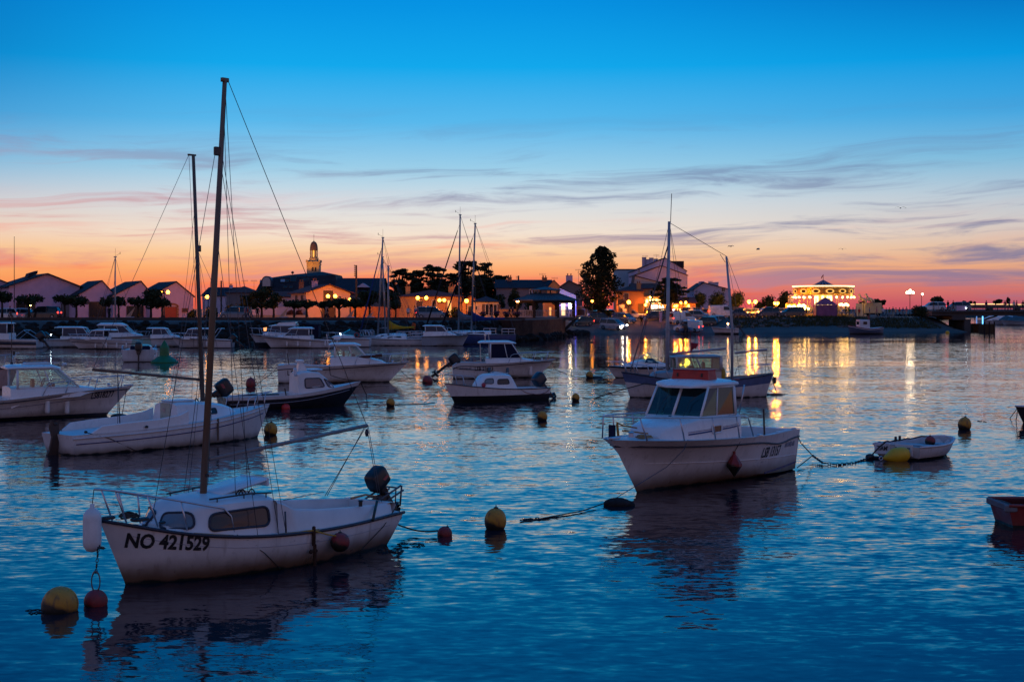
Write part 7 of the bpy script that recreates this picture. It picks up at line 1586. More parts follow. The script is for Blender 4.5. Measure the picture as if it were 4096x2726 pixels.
# restaurant with the lit sign
a = house('restaurant with glowing windows and a lit LES sign', 2574, 2702, 251, 1186, 1184, 9, stucco('stucco_ochre2', (.5, .33, .16)), tile, 0, 'flat', name='restaurant', cat='restaurant')
for p0, p1 in ((2582, 2592), (2606, 2618), (2632, 2644), (2656, 2668), (2682, 2694)): opening(a, p0, p1, 1195, 1214, 'warm')
for p0, p1 in ((2586, 2600), (2606, 2626), (2640, 2662), (2672, 2694)): opening(a, p0, p1, 1236, 1262, 'warm', 'shop_window')
mb = MB(); mb.box(((X(2628, 251)-a.cx), -.7, Z(1233, 251)-GZ), (X(2672, 251)-X(2582, 251), 1.4, .12)); mb.build('canopy', mat('canopy_grey', (.2, .18, .18), .7), a.root)
Mf = Matrix(((1, 0, 0), (0, 0, -1), (0, 1, 0))); sg = emis('sign_white', (1, .95, .85), 5)
flat_text(a.root, 'LES', .72, sg, Mf, (X(2614.5, 251)-a.cx, -1.36, Z(1231.5, 251)-GZ), 'sign_lettering', bold=.03); flat_text(a.root, 'I S A', .66, sg, Mf, (X(2639, 251)-a.cx, -1.36, Z(1231, 251)-GZ), 'sign_lettering', bold=.01)
for px, py in ((2588, 1204), (2600, 1188), (2599, 1200), (2608, 1199), (2625, 1199), (2646, 1206)): mb = MB(); mb.sphere((X(px, 251)-a.cx, -.35, Z(py, 251)-GZ), .13, 8); mb.build('wall_lamp', emis('warm_bulb', WARM, 22), a.root, smooth=True)
for k, (px, py, c) in enumerate(((2640, 1242, 'awning_mauve'), (2684, 1238, 'awning_red'))):
    mb = MB(); z = Z(py, 251)-GZ; x = X(px, 251)-a.cx; mb.loft([[(x-1.3, y, z+dz), (x+1.3, y, z+dz), (x+1.3, y, z+dz-.05), (x-1.3, y, z+dz-.05)] for y, dz in ((-.02, .35), (-2.0, -.1))], True, True); mb.build('awning', mat(c, (.22, .08, .12) if k == 0 else (.35, .04, .03), .8), a.root)
mb = MB(); mb.bevbox((X(2590, 251)-a.cx, -2.2, Z(1241, 251)-GZ), (.85, .1, .38), .05); mb.build('lit_sign', emis('sign_cool', (.8, .85, 1), 6), a.root)
mb = MB(); mb.bevbox((X(2691, 251)-a.cx, -2.4, Z(1239, 251)-GZ), (.5, .1, .3), .05); mb.build('lit_sign', emis('sign_cool', (.8, .85, 1), 6), a.root)
a = house('orange lit shop behind the cedar', 2700, 2782, 256, 1212, 1190, 8, ochre, tile, 0, 'side', name='shop', cat='shop'); opening(a, 2733, 2748, 1228, 1262, 'lit', 'shop_window'); opening(a, 2708, 2722, 1240, 1262, 'warm', 'shop_window')
a = house('white block with chimneys above the clipped trees', 2776, 2918, 304, 1158, 1131, 12, whitew, slate, 0, rpx=2815, name='apartment_building', cat='building')
for px, tp in ((2807, 1127), (2815, 1126), (2846, 1128), (2859, 1130), (2872, 1129)): chimney(a, px, tp, 2.0, .7, .7, whitew, pots=0)
opening(a, 2886, 2900, 1150, 1166); aerial(a, 2850, 1122, 3)
mb = MB(); t = a.root
# information boards and signs by the car park
for px, d, top, w_, lab in ((2487, 238, 1219, .9, 'white notice board by the car park'), (2498, 237, 1235, .7, 'grey ticket machine panel by the car park'), (2767, 247, 1230, .5, 'small white sign on a pole before the shops'), (2127, 207, 1224, .7, 'blank white road sign left of the bandstand posts')):
    t = thing('sign', lab, 'sign', (X(px, d), d, GZ)); z = Z(top, d)-GZ; mb = MB(); mb.tube([(0, 0, 0), (0, 0, z)], .04, 6); mb.build('post', polem, t); mb = MB(); mb.bevbox((0, -.05, z-.25), (w_, .05, .6), .02); mb.build('board', mat('board_white', (.5, .48, .47), .6), t)
# stone post
t = thing('stone_post', 'short pale stone post between the car park and slipway', 'post', (X(2643, 236), 236, ground_z(2643, 236))); mb = MB(); mb.bevbox((0, 0, .75), (.45, .45, 1.6), .05); mb.build('shaft', lilac, t); mb = MB(); mb.bevbox((0, 0, 1.6), (.55, .55, .12), .03); mb.build('cap', lilac, t)

# ================================================================== bandstand on its stone wall
wp = [(2046, 165.2), (2130, 170.3), (2200, 179.2), (2246, 191.0), (2262, 197)]; w0 = Vector((X(2046, 165.2), 165.2, 0)); t = thing('retaining_wall', 'brown stone retaining wall under the bandstand', 'wall', w0)
for nm, z0_, z1_, o_, m_ in (('wall', -.3, 2.41, 0.0, mat('wall_stone', (.05, .024, .017), .85, 0, .35, .9, bump=.6)), ('coping', 2.41, 2.53, .1, mat('coping_stone', (.10, .085, .08), .85))):
    mb = MB(); mb.loft([[(X(p, q)-w0.x-o_*.5, q-o_-w0.y, z0_), (X(p, q)-w0.x-o_*.5, q-o_-w0.y, z1_), (X(p, q)-w0.x-2.2, q+3-w0.y, z1_), (X(p, q)-w0.x-2.2, q+3-w0.y, z0_)] for p, q in wp], True, True); o = mb.build(nm, m_, t); fix_normals(o)
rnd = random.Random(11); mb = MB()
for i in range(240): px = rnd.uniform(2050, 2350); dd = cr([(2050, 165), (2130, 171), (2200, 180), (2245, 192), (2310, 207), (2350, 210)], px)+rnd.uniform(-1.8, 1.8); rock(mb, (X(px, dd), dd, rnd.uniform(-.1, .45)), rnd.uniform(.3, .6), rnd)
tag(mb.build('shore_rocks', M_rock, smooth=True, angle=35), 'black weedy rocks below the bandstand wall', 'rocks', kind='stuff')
d = 199; cx = X(2182, d); zb = 2.55; t = thing('bandstand', 'octagonal bandstand with a two tier metal roof on posts over the water', 'bandstand', (cx, d, zb)); bz = lambda py: Z(py, d)-zb
wood_d = mat('timber_dark', (.035, .026, .022), .75, 0, .3, 3); zinc = mat('roof_zinc', (.035, .045, .055), .6, .1, .15, 1.0)
oc = lambda r, z, n=8: [(r*math.cos(2*math.pi*(k+.5)/n), r*math.sin(2*math.pi*(k+.5)/n), z) for k in range(n)]
mb = MB(); mb.loft([oc(4.9, -.30), oc(4.9, 0)], True, True); mb.build('floor', mat('deck_planks', (.09, .07, .06), .8), t)
ze = bz(1203); zi = bz(1173); 
mb = MB(); mb.loft([oc(4.9, ze), oc(4.9, ze+.12), oc(2.0, zi), oc(2.0, zi-.12)], True, True); rf = mb.build('roof', zinc, t); fix_normals(rf)
mb = MB()
for k in range(8):
    a0, a1 = Vector(oc(4.9, ze+.13)[k]), Vector(oc(4.9, ze+.13)[(k+1) % 8]); b0, b1 = Vector(oc(2.0, zi+.01)[k]), Vector(oc(2.0, zi+.01)[(k+1) % 8])
    for j in range(9): u = j/8; mb.tube([a0.lerp(a1, u), b0.lerp(b1, u)], .022, 4)
mb.build('roof_seams', mat('roof_zinc_seam', (.07, .09, .11), .5), rf)
mb = MB(); [mb.tube([(p[0], p[1], zi-.1), (p[0], p[1], bz(1161))], .06, 5) for p in oc(1.75, 0)]; mb.build('lantern_posts', wood_d, t)
mb = MB(); mb.loft([oc(2.35, bz(1161)), oc(2.35, bz(1160)+.06), oc(.08, bz(1146))], True, True); u_ = mb.build('upper_roof', zinc, t); mb = MB(); mb.tube([(0, 0, bz(1147)), (0, 0, bz(1138))], [.06, .02], 6); mb.build('finial', polem, u_)
for k in range(8): p = oc(4.25, 0)[k]; mb = MB(); mb.box((p[0], p[1], ze/2), (.30, .30, ze), math.pi*2*(k+.5)/8); po = mb.build('post', wood_d, t); mb = MB(); e = Vector((p[0], p[1], 0)); [mb.tube([e+Vector((0, 0, ze-.8)), e+Vector((math.cos(s+2*math.pi*(k+.5)/8)*.8, math.sin(s+2*math.pi*(k+.5)/8)*.8, ze-.05))], .07, 5) for s in (1.9, -1.9)]; mb.build('brace', wood_d, po)
mb = MB(); mb.loft([oc(4.45, ze-.28), oc(4.45, ze-.02), oc(4.15, ze-.02), oc(4.15, ze-.28)], True, False); mb.build('ring_beam', wood_d, t)
mb = MB()
for k in range(8):
    a0, a1 = Vector(oc(4.3, 0)[k]), Vector(oc(4.3, 0)[(k+1) % 8])
    for z in (.12, 1.0): mb.tube([a0+Vector((0, 0, z)), a1+Vector((0, 0, z))], .035, 5)
    for j in range(1, 10): u = j/10; q = a0.lerp(a1, u); mb.tube([q+Vector((0, 0, .12)), q+Vector((0, 0, 1.0))], .018, 4)
mb.build('railing', mat('railing_white', (.45, .42, .42), .6), t)
mb = MB(); mb.tube([(4.2, -2.2, -.1), (1.6, -3.6, -2.6)], .2, 6); mb.tube([(1.8, -4.0, -.1), (.2, -4.0, -2.6)], .18, 6); mb.build('strut', wood_d, t)
mb = MB(); mb.bevbox((X(2071, d)-cx, -2.0, ze-.1), (.45, .2, .14), .04); mb.build('eave_lamp', emis('sodium_lamp_small', (1, .42, .10), 40), t)

# planters and people on the promenade
for k, px in enumerate((1790, 1835, 1880, 1932, 1985, 2025, 2068)):
    t = thing('flower_planter', ('leftmost', 'second', 'third', 'middle', 'fifth', 'sixth', 'rightmost')[k]+' of seven bowl planters along the promenade', 'planter', (X(px, 176), 176, GZ), 0, 'bowl planters along the promenade'); mb = MB(); mb.lathe([(.25, 0), (.2, .1), (.12, .35), (.35, .62), (.42, .7)], 10); mb.build('bowl', wood_d, t); mb = MB(); leaves(mb, (0, 0, .85), (.55, .5, .28), 140, .14, random.Random(k), .3); mb.build('flowers', leafmat('petal_purple', (.09, .035, .07)), t)
for px, d, lab, sc in ((515, 176, 'small leaning sail sculpture in front of the shed windows', 1), (1128, 176, 'small leaning sail sculpture in front of the low garden wall', 1), (1398, 176, 'small leaning sail sculpture in front of the brick wall', .9), (1478, 176, 'small boat sculpture at the right of the brick wall', .7)):
    t = thing('sail_sculpture', lab, 'sculpture', (X(px, d), d, GZ), 0, 'sail sculptures on the promenade'); mb = MB(); mb.loft([[(-.5, y, .25), (.2, y, .3), (.75*sc, y, 1.5*sc), (.7*sc, y, 1.52*sc)] for y in (-.03, .03)], True, True); mb.build('sail', mat('sail_orange', (.55, .3, .2), .7), t); mb = MB(); mb.loft([[(-.8, y, .32), (.7, y, .42), (.4, y, .08), (-.4, y, .08)] for y in (-.2, .2)], True, True); mb.build('hull', whitew, t)

# ================================================================== trees
for px, hw, tp, bt, kd, lab, dd in ((8, 45, 1150, 1212, 'umbrella', 'leafy tree cut by the left edge before the sheds', 187), (115, 62, 1170, 1220, 'umbrella', 'spreading tree before the wide shed with a car beside it', 187), (258, 52, 1172, 1220, 'umbrella', 'left tree of the close pair before the sheds', 186), (305, 52, 1172, 1228, 'umbrella', 'right tree of the close pair before the sheds', 188), (436, 36, 1182, 1226, 'umbrella', 'small tree beside the short bare mast', 186), (474, 42, 1180, 1226, 'umbrella', 'small tree before the fourth shed', 188), (552, 52, 1182, 1226, 'umbrella', 'tree on the left flank of the biggest shed tree', 189), (603, 62, 1150, 1238, 'broad', 'biggest tree before the sheds, left of the twin globe lamp', 187), (648, 40, 1184, 1228, 'umbrella', 'small tree under the twin globe lamp', 186),
        (992, 48, 1172, 1238, 'broad', 'dark tree left of the big dark crown', 196), (1046, 66, 1148, 1236, 'broad', 'largest dark crown left of the pink house', 194), (1094, 54, 1166, 1236, 'broad', 'dark tree right of the largest dark crown', 192), (1176, 48, 1196, 1234, 'umbrella', 'flat topped tree before the white annex', 187), (1226, 54, 1194, 1232, 'umbrella', 'flat topped tree at the corner of the pink house', 186), (1300, 40, 1200, 1232, 'umbrella', 'small flat tree under the dark attic opening', 188), (1356, 60, 1184, 1233, 'umbrella', 'flat topped tree before the lit end of the pink house', 187), (1420, 56, 1188, 1233, 'umbrella', 'tree left of the utility pole by the brick wall', 186), (1478, 66, 1150, 1238, 'broad', 'tall leafy tree before the brick wall', 188), (1556, 52, 1152, 1240, 'broad', 'leafy tree behind the clustered yacht masts', 190), (1582, 26, 1196, 1236, 'umbrella', 'small lit tree left of the bungalow', 188)):
    tree(lab, px, dd, hw, tp, bt, kd)
for px, hw, tp, bt, lab in ((1606, 66, 1078, 1215, 'leftmost dark pine with a ragged top above the bungalow'), (1668, 62, 1082, 1215, 'pine second from left above the bungalow'), (1742, 84, 1058, 1215, 'pine with a broad ragged crown behind the two tallest yacht masts'), (1862, 78, 1042, 1215, 'tallest pine, between the two yacht masts'), (1950, 84, 1052, 1225, 'pine right of the two yacht masts'), (2002, 56, 1100, 1235, 'rightmost lower pine beside the long slate roof')): tree(lab, px, 262, hw, tp, bt, 'pine', group='pines behind the bungalow', dens=1.5)
tree('dark tree seen between the bandstand posts', 2130, 232, 44, 1165, 1255, 'broad', group='trees round the bandstand'); tree('pine low above the bungalow ridge', 1800, 258, 60, 1095, 1225, 'pine', group='pines behind the bungalow', dens=1.5); tree('pine between the tallest pine and the small house', 1905, 256, 56, 1100, 1230, 'pine', group='pines behind the bungalow', dens=1.5)
tree('orange lit tree left of the bandstand', 2060, 222, 38, 1135, 1250, 'broad', group='trees round the bandstand'); tree('dark tree behind the small pale house', 1990, 226, 34, 1170, 1250, 'broad', group='trees round the bandstand')
tree('tall dark poplar-like tree towering over the car park', 2392, 238, 86, 988, 1238, 'poplar', group=None, dens=1.7)
tree('dark cedar in front of the lit restaurant', 2680, 246, 76, 1112, 1216, 'pine', group=None, dens=2.2)
for px, hw, tp, lab in ((2796, 35, 1163, 'left clipped round tree with an orange lit flank'), (2868, 39, 1163, 'middle clipped round tree, darkest'), (2948, 36, 1160, 'right clipped round tree beside the mizzen mast')): tree(lab, px, 262, hw, tp, 1238, 'round', group='clipped round trees', dens=1.6)
for px, hw, tp, bt, lab in ((3040, 34, 1205, 1250, 'low tree behind the twin lamp left of the carousel'), (3082, 44, 1172, 1248, 'dark tree left of the carousel'), (3135, 46, 1160, 1248, 'taller dark tree touching the carousel')): tree(lab, px, 276, hw, tp, bt, 'broad', group='trees left of the carousel', dens=1.2)
tree('small round topped tree alone on the skyline', 3747, 268, 27, 1180, 1213, 'umbrella', group=None, dens=2)
for px, hw, tp, lab in ((3505, 26, 1196, 'dark bushy tree beyond the horse statues'), (3448, 16, 1206, 'small dark tree beside the carousel right edge'), (3528, 18, 1200, 'farther dark tree beyond the horse statues'), (3856, 7, 1202, 'small far tree left end of the far shore'), (3882, 9, 1204, 'second small far tree on the far shore'), (3898, 6, 1205, 'third small far tree on the far shore'), (3990, 22, 1193, 'clump-like far tree above the far bridge'), (4033, 8, 1188, 'slim far tree above the far bridge')): tree(lab, px, 640 if px > 3800 else 330, hw, tp, 1220, 'broad', base=2.2, group='far trees on the skyline', dens=2)
bush('big dark bush at the bridge end of the bank', 3687, 229, 44, 1218, name='bush'); bush('bush before the bungalow lit from above', 1828, 205, 32, 1226); bush('bushes at the foot of the tall tree', 2440, 240, 34, 1240); bush('low orange lit shrub behind the parked cars', 3060, 268, 40, 1232); bush('bush beside the wooden fence', 765, 201, 18, 1240); bush('dark bush left of the pale car', 845, 196, 28, 1222); bush('low hedge beside the tall masts', 930, 198, 30, 1215)
# ================================================================== lamps
lamp('twin globe lamp in front of the red door shed', [(642, 1168), (672, 1168)], 192, power=420); lamp('single globe lamp between the two tall masts', [(829, 1187)], 196, px=816)
lamp('single globe lamp before the attic opening of the pink house', [(1312, 1184)], 192); lamp('globe lamp half hidden by leaves at the pink house', [(1341, 1184)], 198); lamp('globe lamp low among the leaves beside the utility pole', [(1400, 1197)], 196, r=.2)
lamp('twin globe lamp left of the bungalow door', [(1671, 1191), (1705, 1191)], 194); lamp('smaller twin globe lamp with a banner before the bungalow', [(1758, 1200), (1777, 1200)], 206); t = thing('banner', 'orange lit banner hanging under the smaller twin lamp', 'banner', (X(1768, 205), 205, GZ)); mb = MB(); mb.loft([[(-.45, 0, z), (.45, .03, z)] for z in (1.2, 2.2)], False); mb.build('cloth', mat('banner_cloth', (.5, .25, .1), .8), t); mb = MB(); mb.tube([(-.5, 0, 2.2), (.5, 0, 2.2)], .02, 4); mb.build('bar', polem, t)
lamp('single globe lamp before the small orange gable', [(1866, 1203)], 201, r=.27); lamp('two white globes on one post at the violet cafe', [(2281, 1215), (2281, 1228)], 226, m=globw, r=.22); lamp('single globe lamp before the orange two storey house', [(2515, 1208)], 236, r=.3, power=1500); lamp('single globe lamp left of the restaurant', [(2582, 1219)], 244, r=.24, power=1800); lamp('close twin lamp right of the main mast', [(2698, 1222), (2707, 1222)], 248, r=.2, power=1200); lamp('twin lamp above the shop behind the cedar', [(2723, 1209), (2743, 1209)], 252, r=.2, power=1200); lamp('single globe lamp above the small white sign', [(2754, 1222)], 244, r=.2, power=1600)
lamp('twin globe lamp right of the clipped trees', [(2996, 1206), (3022, 1206)], 252, r=.3, power=1800); lamp('close twin lamp nearest the carousel', [(3099, 1212), (3111, 1212)], 258, r=.25, power=1800)
lamp('four globe white lamp near the bridge', [(3629, 1170), (3637, 1170), (3641, 1162), (3652, 1170)], 262, r=.22, m=globw, group='white lamps'); lamp('small white lamp right of the four globe lamp', [(3690, 1176)], 330, r=.2, m=globw, px=3686, group='white lamps'); lamp('small orange lamp half hidden in the tall tree', [(2369, 1204)], 231, r=.2, power=250); lamp('small lamp left of the porch house', [(2432, 1215)], 246, r=.16)

# ================================================================== cars
P_ = {k: paint(k, v) for k, v in {'silver': (.33, .34, .36), 'darkgreen': (.012, .03, .03), 'navy': (.018, .025, .055), 'black': (.012, .012, .015), 'white': (.55, .55, .56), 'bluegrey': (.08, .11, .15), 'steel': (.14, .16, .20), 'paleblue': (.36, .42, .48), 'beige': (.30, .25, .18)}.items()}
for a_ in (('dark green hatchback at the left end of the slipway row', 2325, 225, 205, 'hatch', 'darkgreen', 't'), ('small pale hatchback behind the bandstand posts', 2318, 243, 10, 'hatch', 'beige', ''), ('silver estate seen from behind under the tall tree', 2372, 241, 95, 'estate', 'silver', 't'), ('dark blue minivan nose to nose with the silver minivan', 2398, 232, 20, 'mpv', 'navy', ''), ('dark hatchback braking with bright red tail lights', 2462, 234.5, 160, 'hatch', 'black', 't'), ('silver minivan with its headlamps on, nearest the water', 2455, 219.5, -38, 'mpv', 'silver', 'h'), ('blue grey people carrier parked nose to the slipway', 2497, 233, -48, 'mpv', 'bluegrey', ''), ('white saloon before the orange house', 2530, 245, -10, 'sedan', 'white', ''), ('dark estate before the lit restaurant', 2608, 241, -160, 'estate', 'navy', ''), ('dark car parked left of the dark estate', 2566, 247, 170, 'hatch', 'black', ''), ('dark car parked right of the stone post', 2668, 246, -80, 'hatch', 'navy', ''),
        ('white panel van with its rear towards the water', 2728, 233.5, 32, 'van', 'white', 'tr'), ('dark saloon behind the white panel van', 2722, 247.5, 0, 'sedan', 'navy', ''), ('grey blue estate with a curved roof by the shops', 2794, 244, -14, 'estate', 'steel', ''), ('small lit car behind the grey blue estate', 2822, 252, 185, 'hatch', 'beige', ''), ('pale blue van beside the inflatable boat, tail lamp glowing', 2752, 216.5, 150, 'small_van', 'paleblue', 't'), ('dark green hatchback parked across the slipway', 2822, 228.5, 158, 'hatch', 'darkgreen', ''), ('silver hatchback right of the dark green one', 2880, 231, 15, 'hatch', 'silver', ''), ('white panel van parked below the clipped trees', 2890, 250.5, 0, 'van', 'white', 't'), ('dark saloon right of the white panel van', 2966, 250, -12, 'sedan', 'navy', ''), ('small car under the left twin lamp', 2998, 255, -25, 'hatch', 'steel', ''), ('small car second from the dark saloon', 3024, 255, -25, 'hatch', 'steel', ''), ('dark minivan at the top of the rocky bank', 3066, 250.5, -165, 'mpv', 'navy', ''), ('car lit yellow from inside the fair, behind the dark minivan', 3117, 257, 175, 'estate', 'beige', ''), ('black off-roader nearest the carousel', 3165, 250, -168, 'suv', 'black', ''),
        ('dark car in the back row left of the white panel van', 2700, 251, 5, 'hatch', 'black', ''), ('navy car in the back row above the dark saloon', 2740, 252.5, 172, 'estate', 'navy', ''), ('steel grey car in the back row before the shop window', 2770, 252, 4, 'mpv', 'steel', ''), ('black car half hidden behind the white panel van cab', 2930, 256, 178, 'mpv', 'black', ''), ('navy hatchback behind the white saloon', 2556, 250, -4, 'hatch', 'navy', ''), ('black hatchback squeezed behind the dark estate', 2628, 247, 15, 'hatch', 'black', ''), ('steel hatchback in front of the poplar trunk', 2412, 245, 170, 'hatch', 'steel', ''), ('navy estate at the foot of the porch house', 2448, 243, -12, 'estate', 'navy', ''),
        ('pale car with a red tail lamp cut by the left edge', 18, 190, 180, 'hatch', 'white', 't'), ('white hatchback with its headlamp on before the wide shed', 104, 191, 0, 'hatch', 'paleblue', 'h'), ('dark off-roader with red tail lamps before the wide shed', 172, 189, 180, 'suv', 'black', 't'), ('car with a pale roof left of the big dark crown', 940, 193, 180, 'mpv', 'bluegrey', ''), ('dark people carrier before the bungalow, lamps on', 1728, 190, 0, 'mpv', 'steel', 'ht')):
    car(a_[0], a_[1], a_[2], a_[3], a_[4], P_[a_[5]], a_[6])
spot('headlamp_beam', tuple(Vector((X(2480, 218), 217.5, 1.0))), (X(2640, 222), 226, .3), 900, (1, .72, .42), 50)
# ================================================================== carousel
d = 262; cx = X(3293, d); t = thing('carousel', 'brightly lit fairground carousel with a striped cone roof and flag', 'carousel', (cx, d, GZ)); kz = lambda py: Z(py, d)-GZ; Rr = 120*d/F
gold = mat('carousel_gold', (.55, .32, .07), .35, .5, .2, 2); bulb = emis('carousel_bulb', WARM, 15); rg = lambda r, z, n=32: [(r*math.cos(2*math.pi*k/n), r*math.sin(2*math.pi*k/n), z) for k in range(n)]
mb = MB(); mb.loft([rg(Rr, .05), rg(Rr, .45), rg(Rr*.98, .5)], True, True); mb.build('platform', gold, t)
stripe = bpy.data.materials.new('canopy_stripes'); stripe.use_nodes = True; q = NT(stripe.node_tree); co = q.node('ShaderNodeTexCoord').outputs['Object']; sx, sy, sz = q.sep(co); an = q.math('MULTIPLY', q.math('ARCTAN2', sx, sy), 8/math.pi); q.l.new(q.mix(q.math('GREATER_THAN', q.math('FRACT', an), .5), (.02, .025, .06, 1), (.22, .2, .26, 1)), q.n['Principled BSDF'].inputs['Base Color']); q.n['Principled BSDF'].inputs['Roughness'].default_value = .8
mb = MB(); mb.loft([rg(Rr*.96, kz(1148)), rg(Rr*.36, kz(1141)), rg(.06, kz(1119))], True, True); rf = mb.build('roof', stripe, t); mb = MB(); mb.tube([(0, 0, kz(1120)), (0, 0, kz(1097))], .05, 5); mb.loft([[(-.02-.12*i, .05*math.sin(i*2), kz(1098)-.15*i), (-.02-.12*i, .05*math.sin(i*2), kz(1103)-.2*i)] for i in range(4)], False); mb.build('flag', mat('flag_dark_red', (.14, .02, .03), .8), rf)
mb = MB(); mb.torus((0, 0, kz(1145)), Rr+.02, .10, None, 40, 6); mb.build('rim_lights', emis('rim_light', (1, .60, .20), 4.5), t)
mb = MB(); mb.loft([rg(Rr*.96, kz(1150)), rg(Rr, kz(1152)), rg(Rr*.985, kz(1176)), rg(Rr*.95, kz(1180)), rg(Rr*.90, kz(1180)), rg(Rr*.92, kz(1150))], True, False); mb.build('rounding_board', gold, t, angle=30)
for k in range(14):
    a_ = 2*math.pi*(k+.5)/14; M = Matrix.Rotation(a_, 3, 'Z'); c = Vector((Rr*1.005, 0, kz(1165))); mb = MB(); mb.loft([[M @ (c+Vector((.03, .78*math.cos(b_), .40*math.sin(b_)))) for b_ in [2*math.pi*i/16 for i in range(16)]], [M @ (c+Vector((.0, .5*math.cos(b_), .26*math.sin(b_)))) for b_ in [2*math.pi*i/16 for i in range(16)]]], True, False); fr_ = mb.build('mirror_frame', emis('mirror_frame_glow', (1, .5, .1), 1.1, (.5, .3, .06)), t, smooth=True); mb = MB(); mb.poly([M @ (c+Vector((.0, .52*math.cos(b_), .27*math.sin(b_)))) for b_ in [2*math.pi*i/16 for i in range(16)]]); mb.build('mirror', mat('mirror_dark', (.05, .035, .02), .1, .6), fr_)
me = None
for k in range(28):
    a_ = 2*math.pi*k/28
    if me is None: mb = MB(); mb.sphere((0, 0, 0), .17, 8); o = mb.build('globe_bulb', bulb, t, smooth=True); me = o.data
    else: o = bpy.data.objects.new('globe_bulb', me); col.objects.link(o); o.parent = t
    o.location = ((Rr+.02)*math.cos(a_), (Rr+.02)*math.sin(a_), kz(1188)-.03*(k % 2))
mb = MB(); mb.loft([rg(1.5, .5, 12), rg(1.5, kz(1182), 12), rg(2.4, kz(1178), 12)], True, True); mb.build('centre_drum', emis('drum_glow', (1, .55, .14), .9, (.6, .4, .15)), t)
for k in range(10):
    a_ = 2*math.pi*k/10; mb = MB(); mb.box((1.55*math.cos(a_), 1.55*math.sin(a_), 2.4), (.06, .28, 2.6), a_); mb.build('drum_lamp', emis('drum_lamp', (1, .66, .26), 6), t)
me = me2 = None; horsem = mat('horse_cream', (.5, .40, .26), .5, 0, .2, 3)
for k in range(12):
    a_ = 2*math.pi*(k+.3)/12
    for rr_ in ((Rr*.82,) if k % 2 else (Rr*.82, Rr*.55)):
        if me is None:
            mb = MB(); mb.tube([(0, 0, .5), (0, 0, kz(1181))], .045, 6); o = mb.build('pole', mat('brass', (.6, .38, .1), .3, .8), t); me = o.data
            mb = MB(); mb.sphere((0, 0, 0), .26, 8, (.8, 1.9, .9)); mb.tube([(0, .4, .1), (0, .58, .38), (0, .66, .52)], [.16, .12, .09], 7); mb.tube([(0, .62, .56), (0, .80, .48), (0, .92, .40)], [.10, .08, .06], 6)
            for sx_ in (-.12, .12): mb.tube([(sx_, .38, -.1), (sx_, .62, -.3), (sx_, .55, -.58)], [.09, .06, .04], 6); mb.tube([(sx_, -.38, -.05), (sx_, -.42, -.35), (sx_, -.62, -.62)], [.11, .06, .04], 6)
            mb.tube([(0, -.48, .08), (0, -.68, .0), (0, -.72, -.3)], [.06, .07, .03], 6); h_ = mb.build('horse', horsem, t, smooth=True); me2 = h_.data
        else:
            o = bpy.data.objects.new('pole', me); col.objects.link(o); o.parent = t; h_ = bpy.data.objects.new('horse', me2); col.objects.link(h_); h_.parent = t
        x, y = rr_*math.cos(a_), rr_*math.sin(a_); o.location = (x, y, 0); h_.location = (x, y, 1.35+.25*math.sin(k*1.9)); h_.rotation_euler = (0, 0, a_)
# stalls beside the carousel
def stall(label, px, d, w_, top, m, lightm=None, cat='tent', name='market_tent', open_=False):
    t = thing(name, label, cat, (X(px, d), d, GZ)); W = w_*d/F; h_ = 2.1; zt = Z(top, d)-GZ; mb = MB()
    mb.loft([[(-W/2, -W/3, h_), (W/2, -W/3, h_), (W/2, W/3, h_), (-W/2, W/3, h_)], [(-W*.12, -.1, zt-.15), (W*.12, -.1, zt-.15), (W*.12, .1, zt-.15), (-W*.12, .1, zt-.15)], [(-.03, -.03, zt), (.03, -.03, zt), (.03, .03, zt), (-.03, .03, zt)]], True, True); mb.build('roof', m, t)
    if not open_: mb = MB(); mb.loft([[(-W/2+.02, -W/3+.02, z), (W/2-.02, -W/3+.02, z), (W/2-.02, W/3-.02, z), (-W/2+.02, W/3-.02, z)] for z in (0, h_-.02)], True, True); mb.build('side_cloth', m, t)
    mb = MB(); [mb.tube([(sx*W/2, sy*W/3, 0), (sx*W/2, sy*W/3, h_)], .04, 5) for sx in (-1, 1) for sy in (-1, 1)]; mb.build('pole_frame', polem, t)
    return t
stall('violet ticket tent in front of the carousel', 3301, 255, 84, 1189, mat('tent_violet', (.16, .08, .18), .8, 0, .25, 1.2))
def awnlamps(label, px0, px1, py, d, n, k=20, name='festoon'):
    t = thing(name, label, 'lights', (X((px0+px1)/2, d), d, GZ)); mb = MB(); w_ = X(px1, d)-X(px0, d); z = Z(py, d)-GZ; mb.tube([(-w_/2, 0, 0), (-w_/2, 0, z), (w_/2, 0, z), (w_/2, 0, 0)], .04, 5); mb.build('frame', polem, t)
    for i in range(n): mb = MB(); mb.sphere((lp(-w_/2, w_/2, (i+.5)/n), -.1, z+.1*math.sin(i*2.1)), .20, 8); mb.build('bulb', emis('festoon_bulb', WARM, k), t, smooth=True)
awnlamps('row of bulbs on a kiosk left of the carousel', 3150, 3184, 1226, 256, 6); awnlamps('cluster of bulbs low at the left of the carousel', 3190, 3222, 1222, 256, 6); awnlamps('row of bulbs right of the violet tent', 3356, 3394, 1218, 256, 6); awnlamps('small string of bulbs before the carousel steps', 3216, 3236, 1234, 256, 4)
t = thing('kiosk', 'small kiosk with louvred roof sign left of the carousel', 'kiosk', (X(3163, 258), 258, GZ)); mb = MB(); mb.box((0, 0, 1.2), (1.7, 1.5, 2.4)); mb.build('wall', gold, t)
for k in range(4): mb = MB(); mb.box((0, 0, 2.6+.36*k), (.95, .2, .26)); mb.build('board', cream, t)
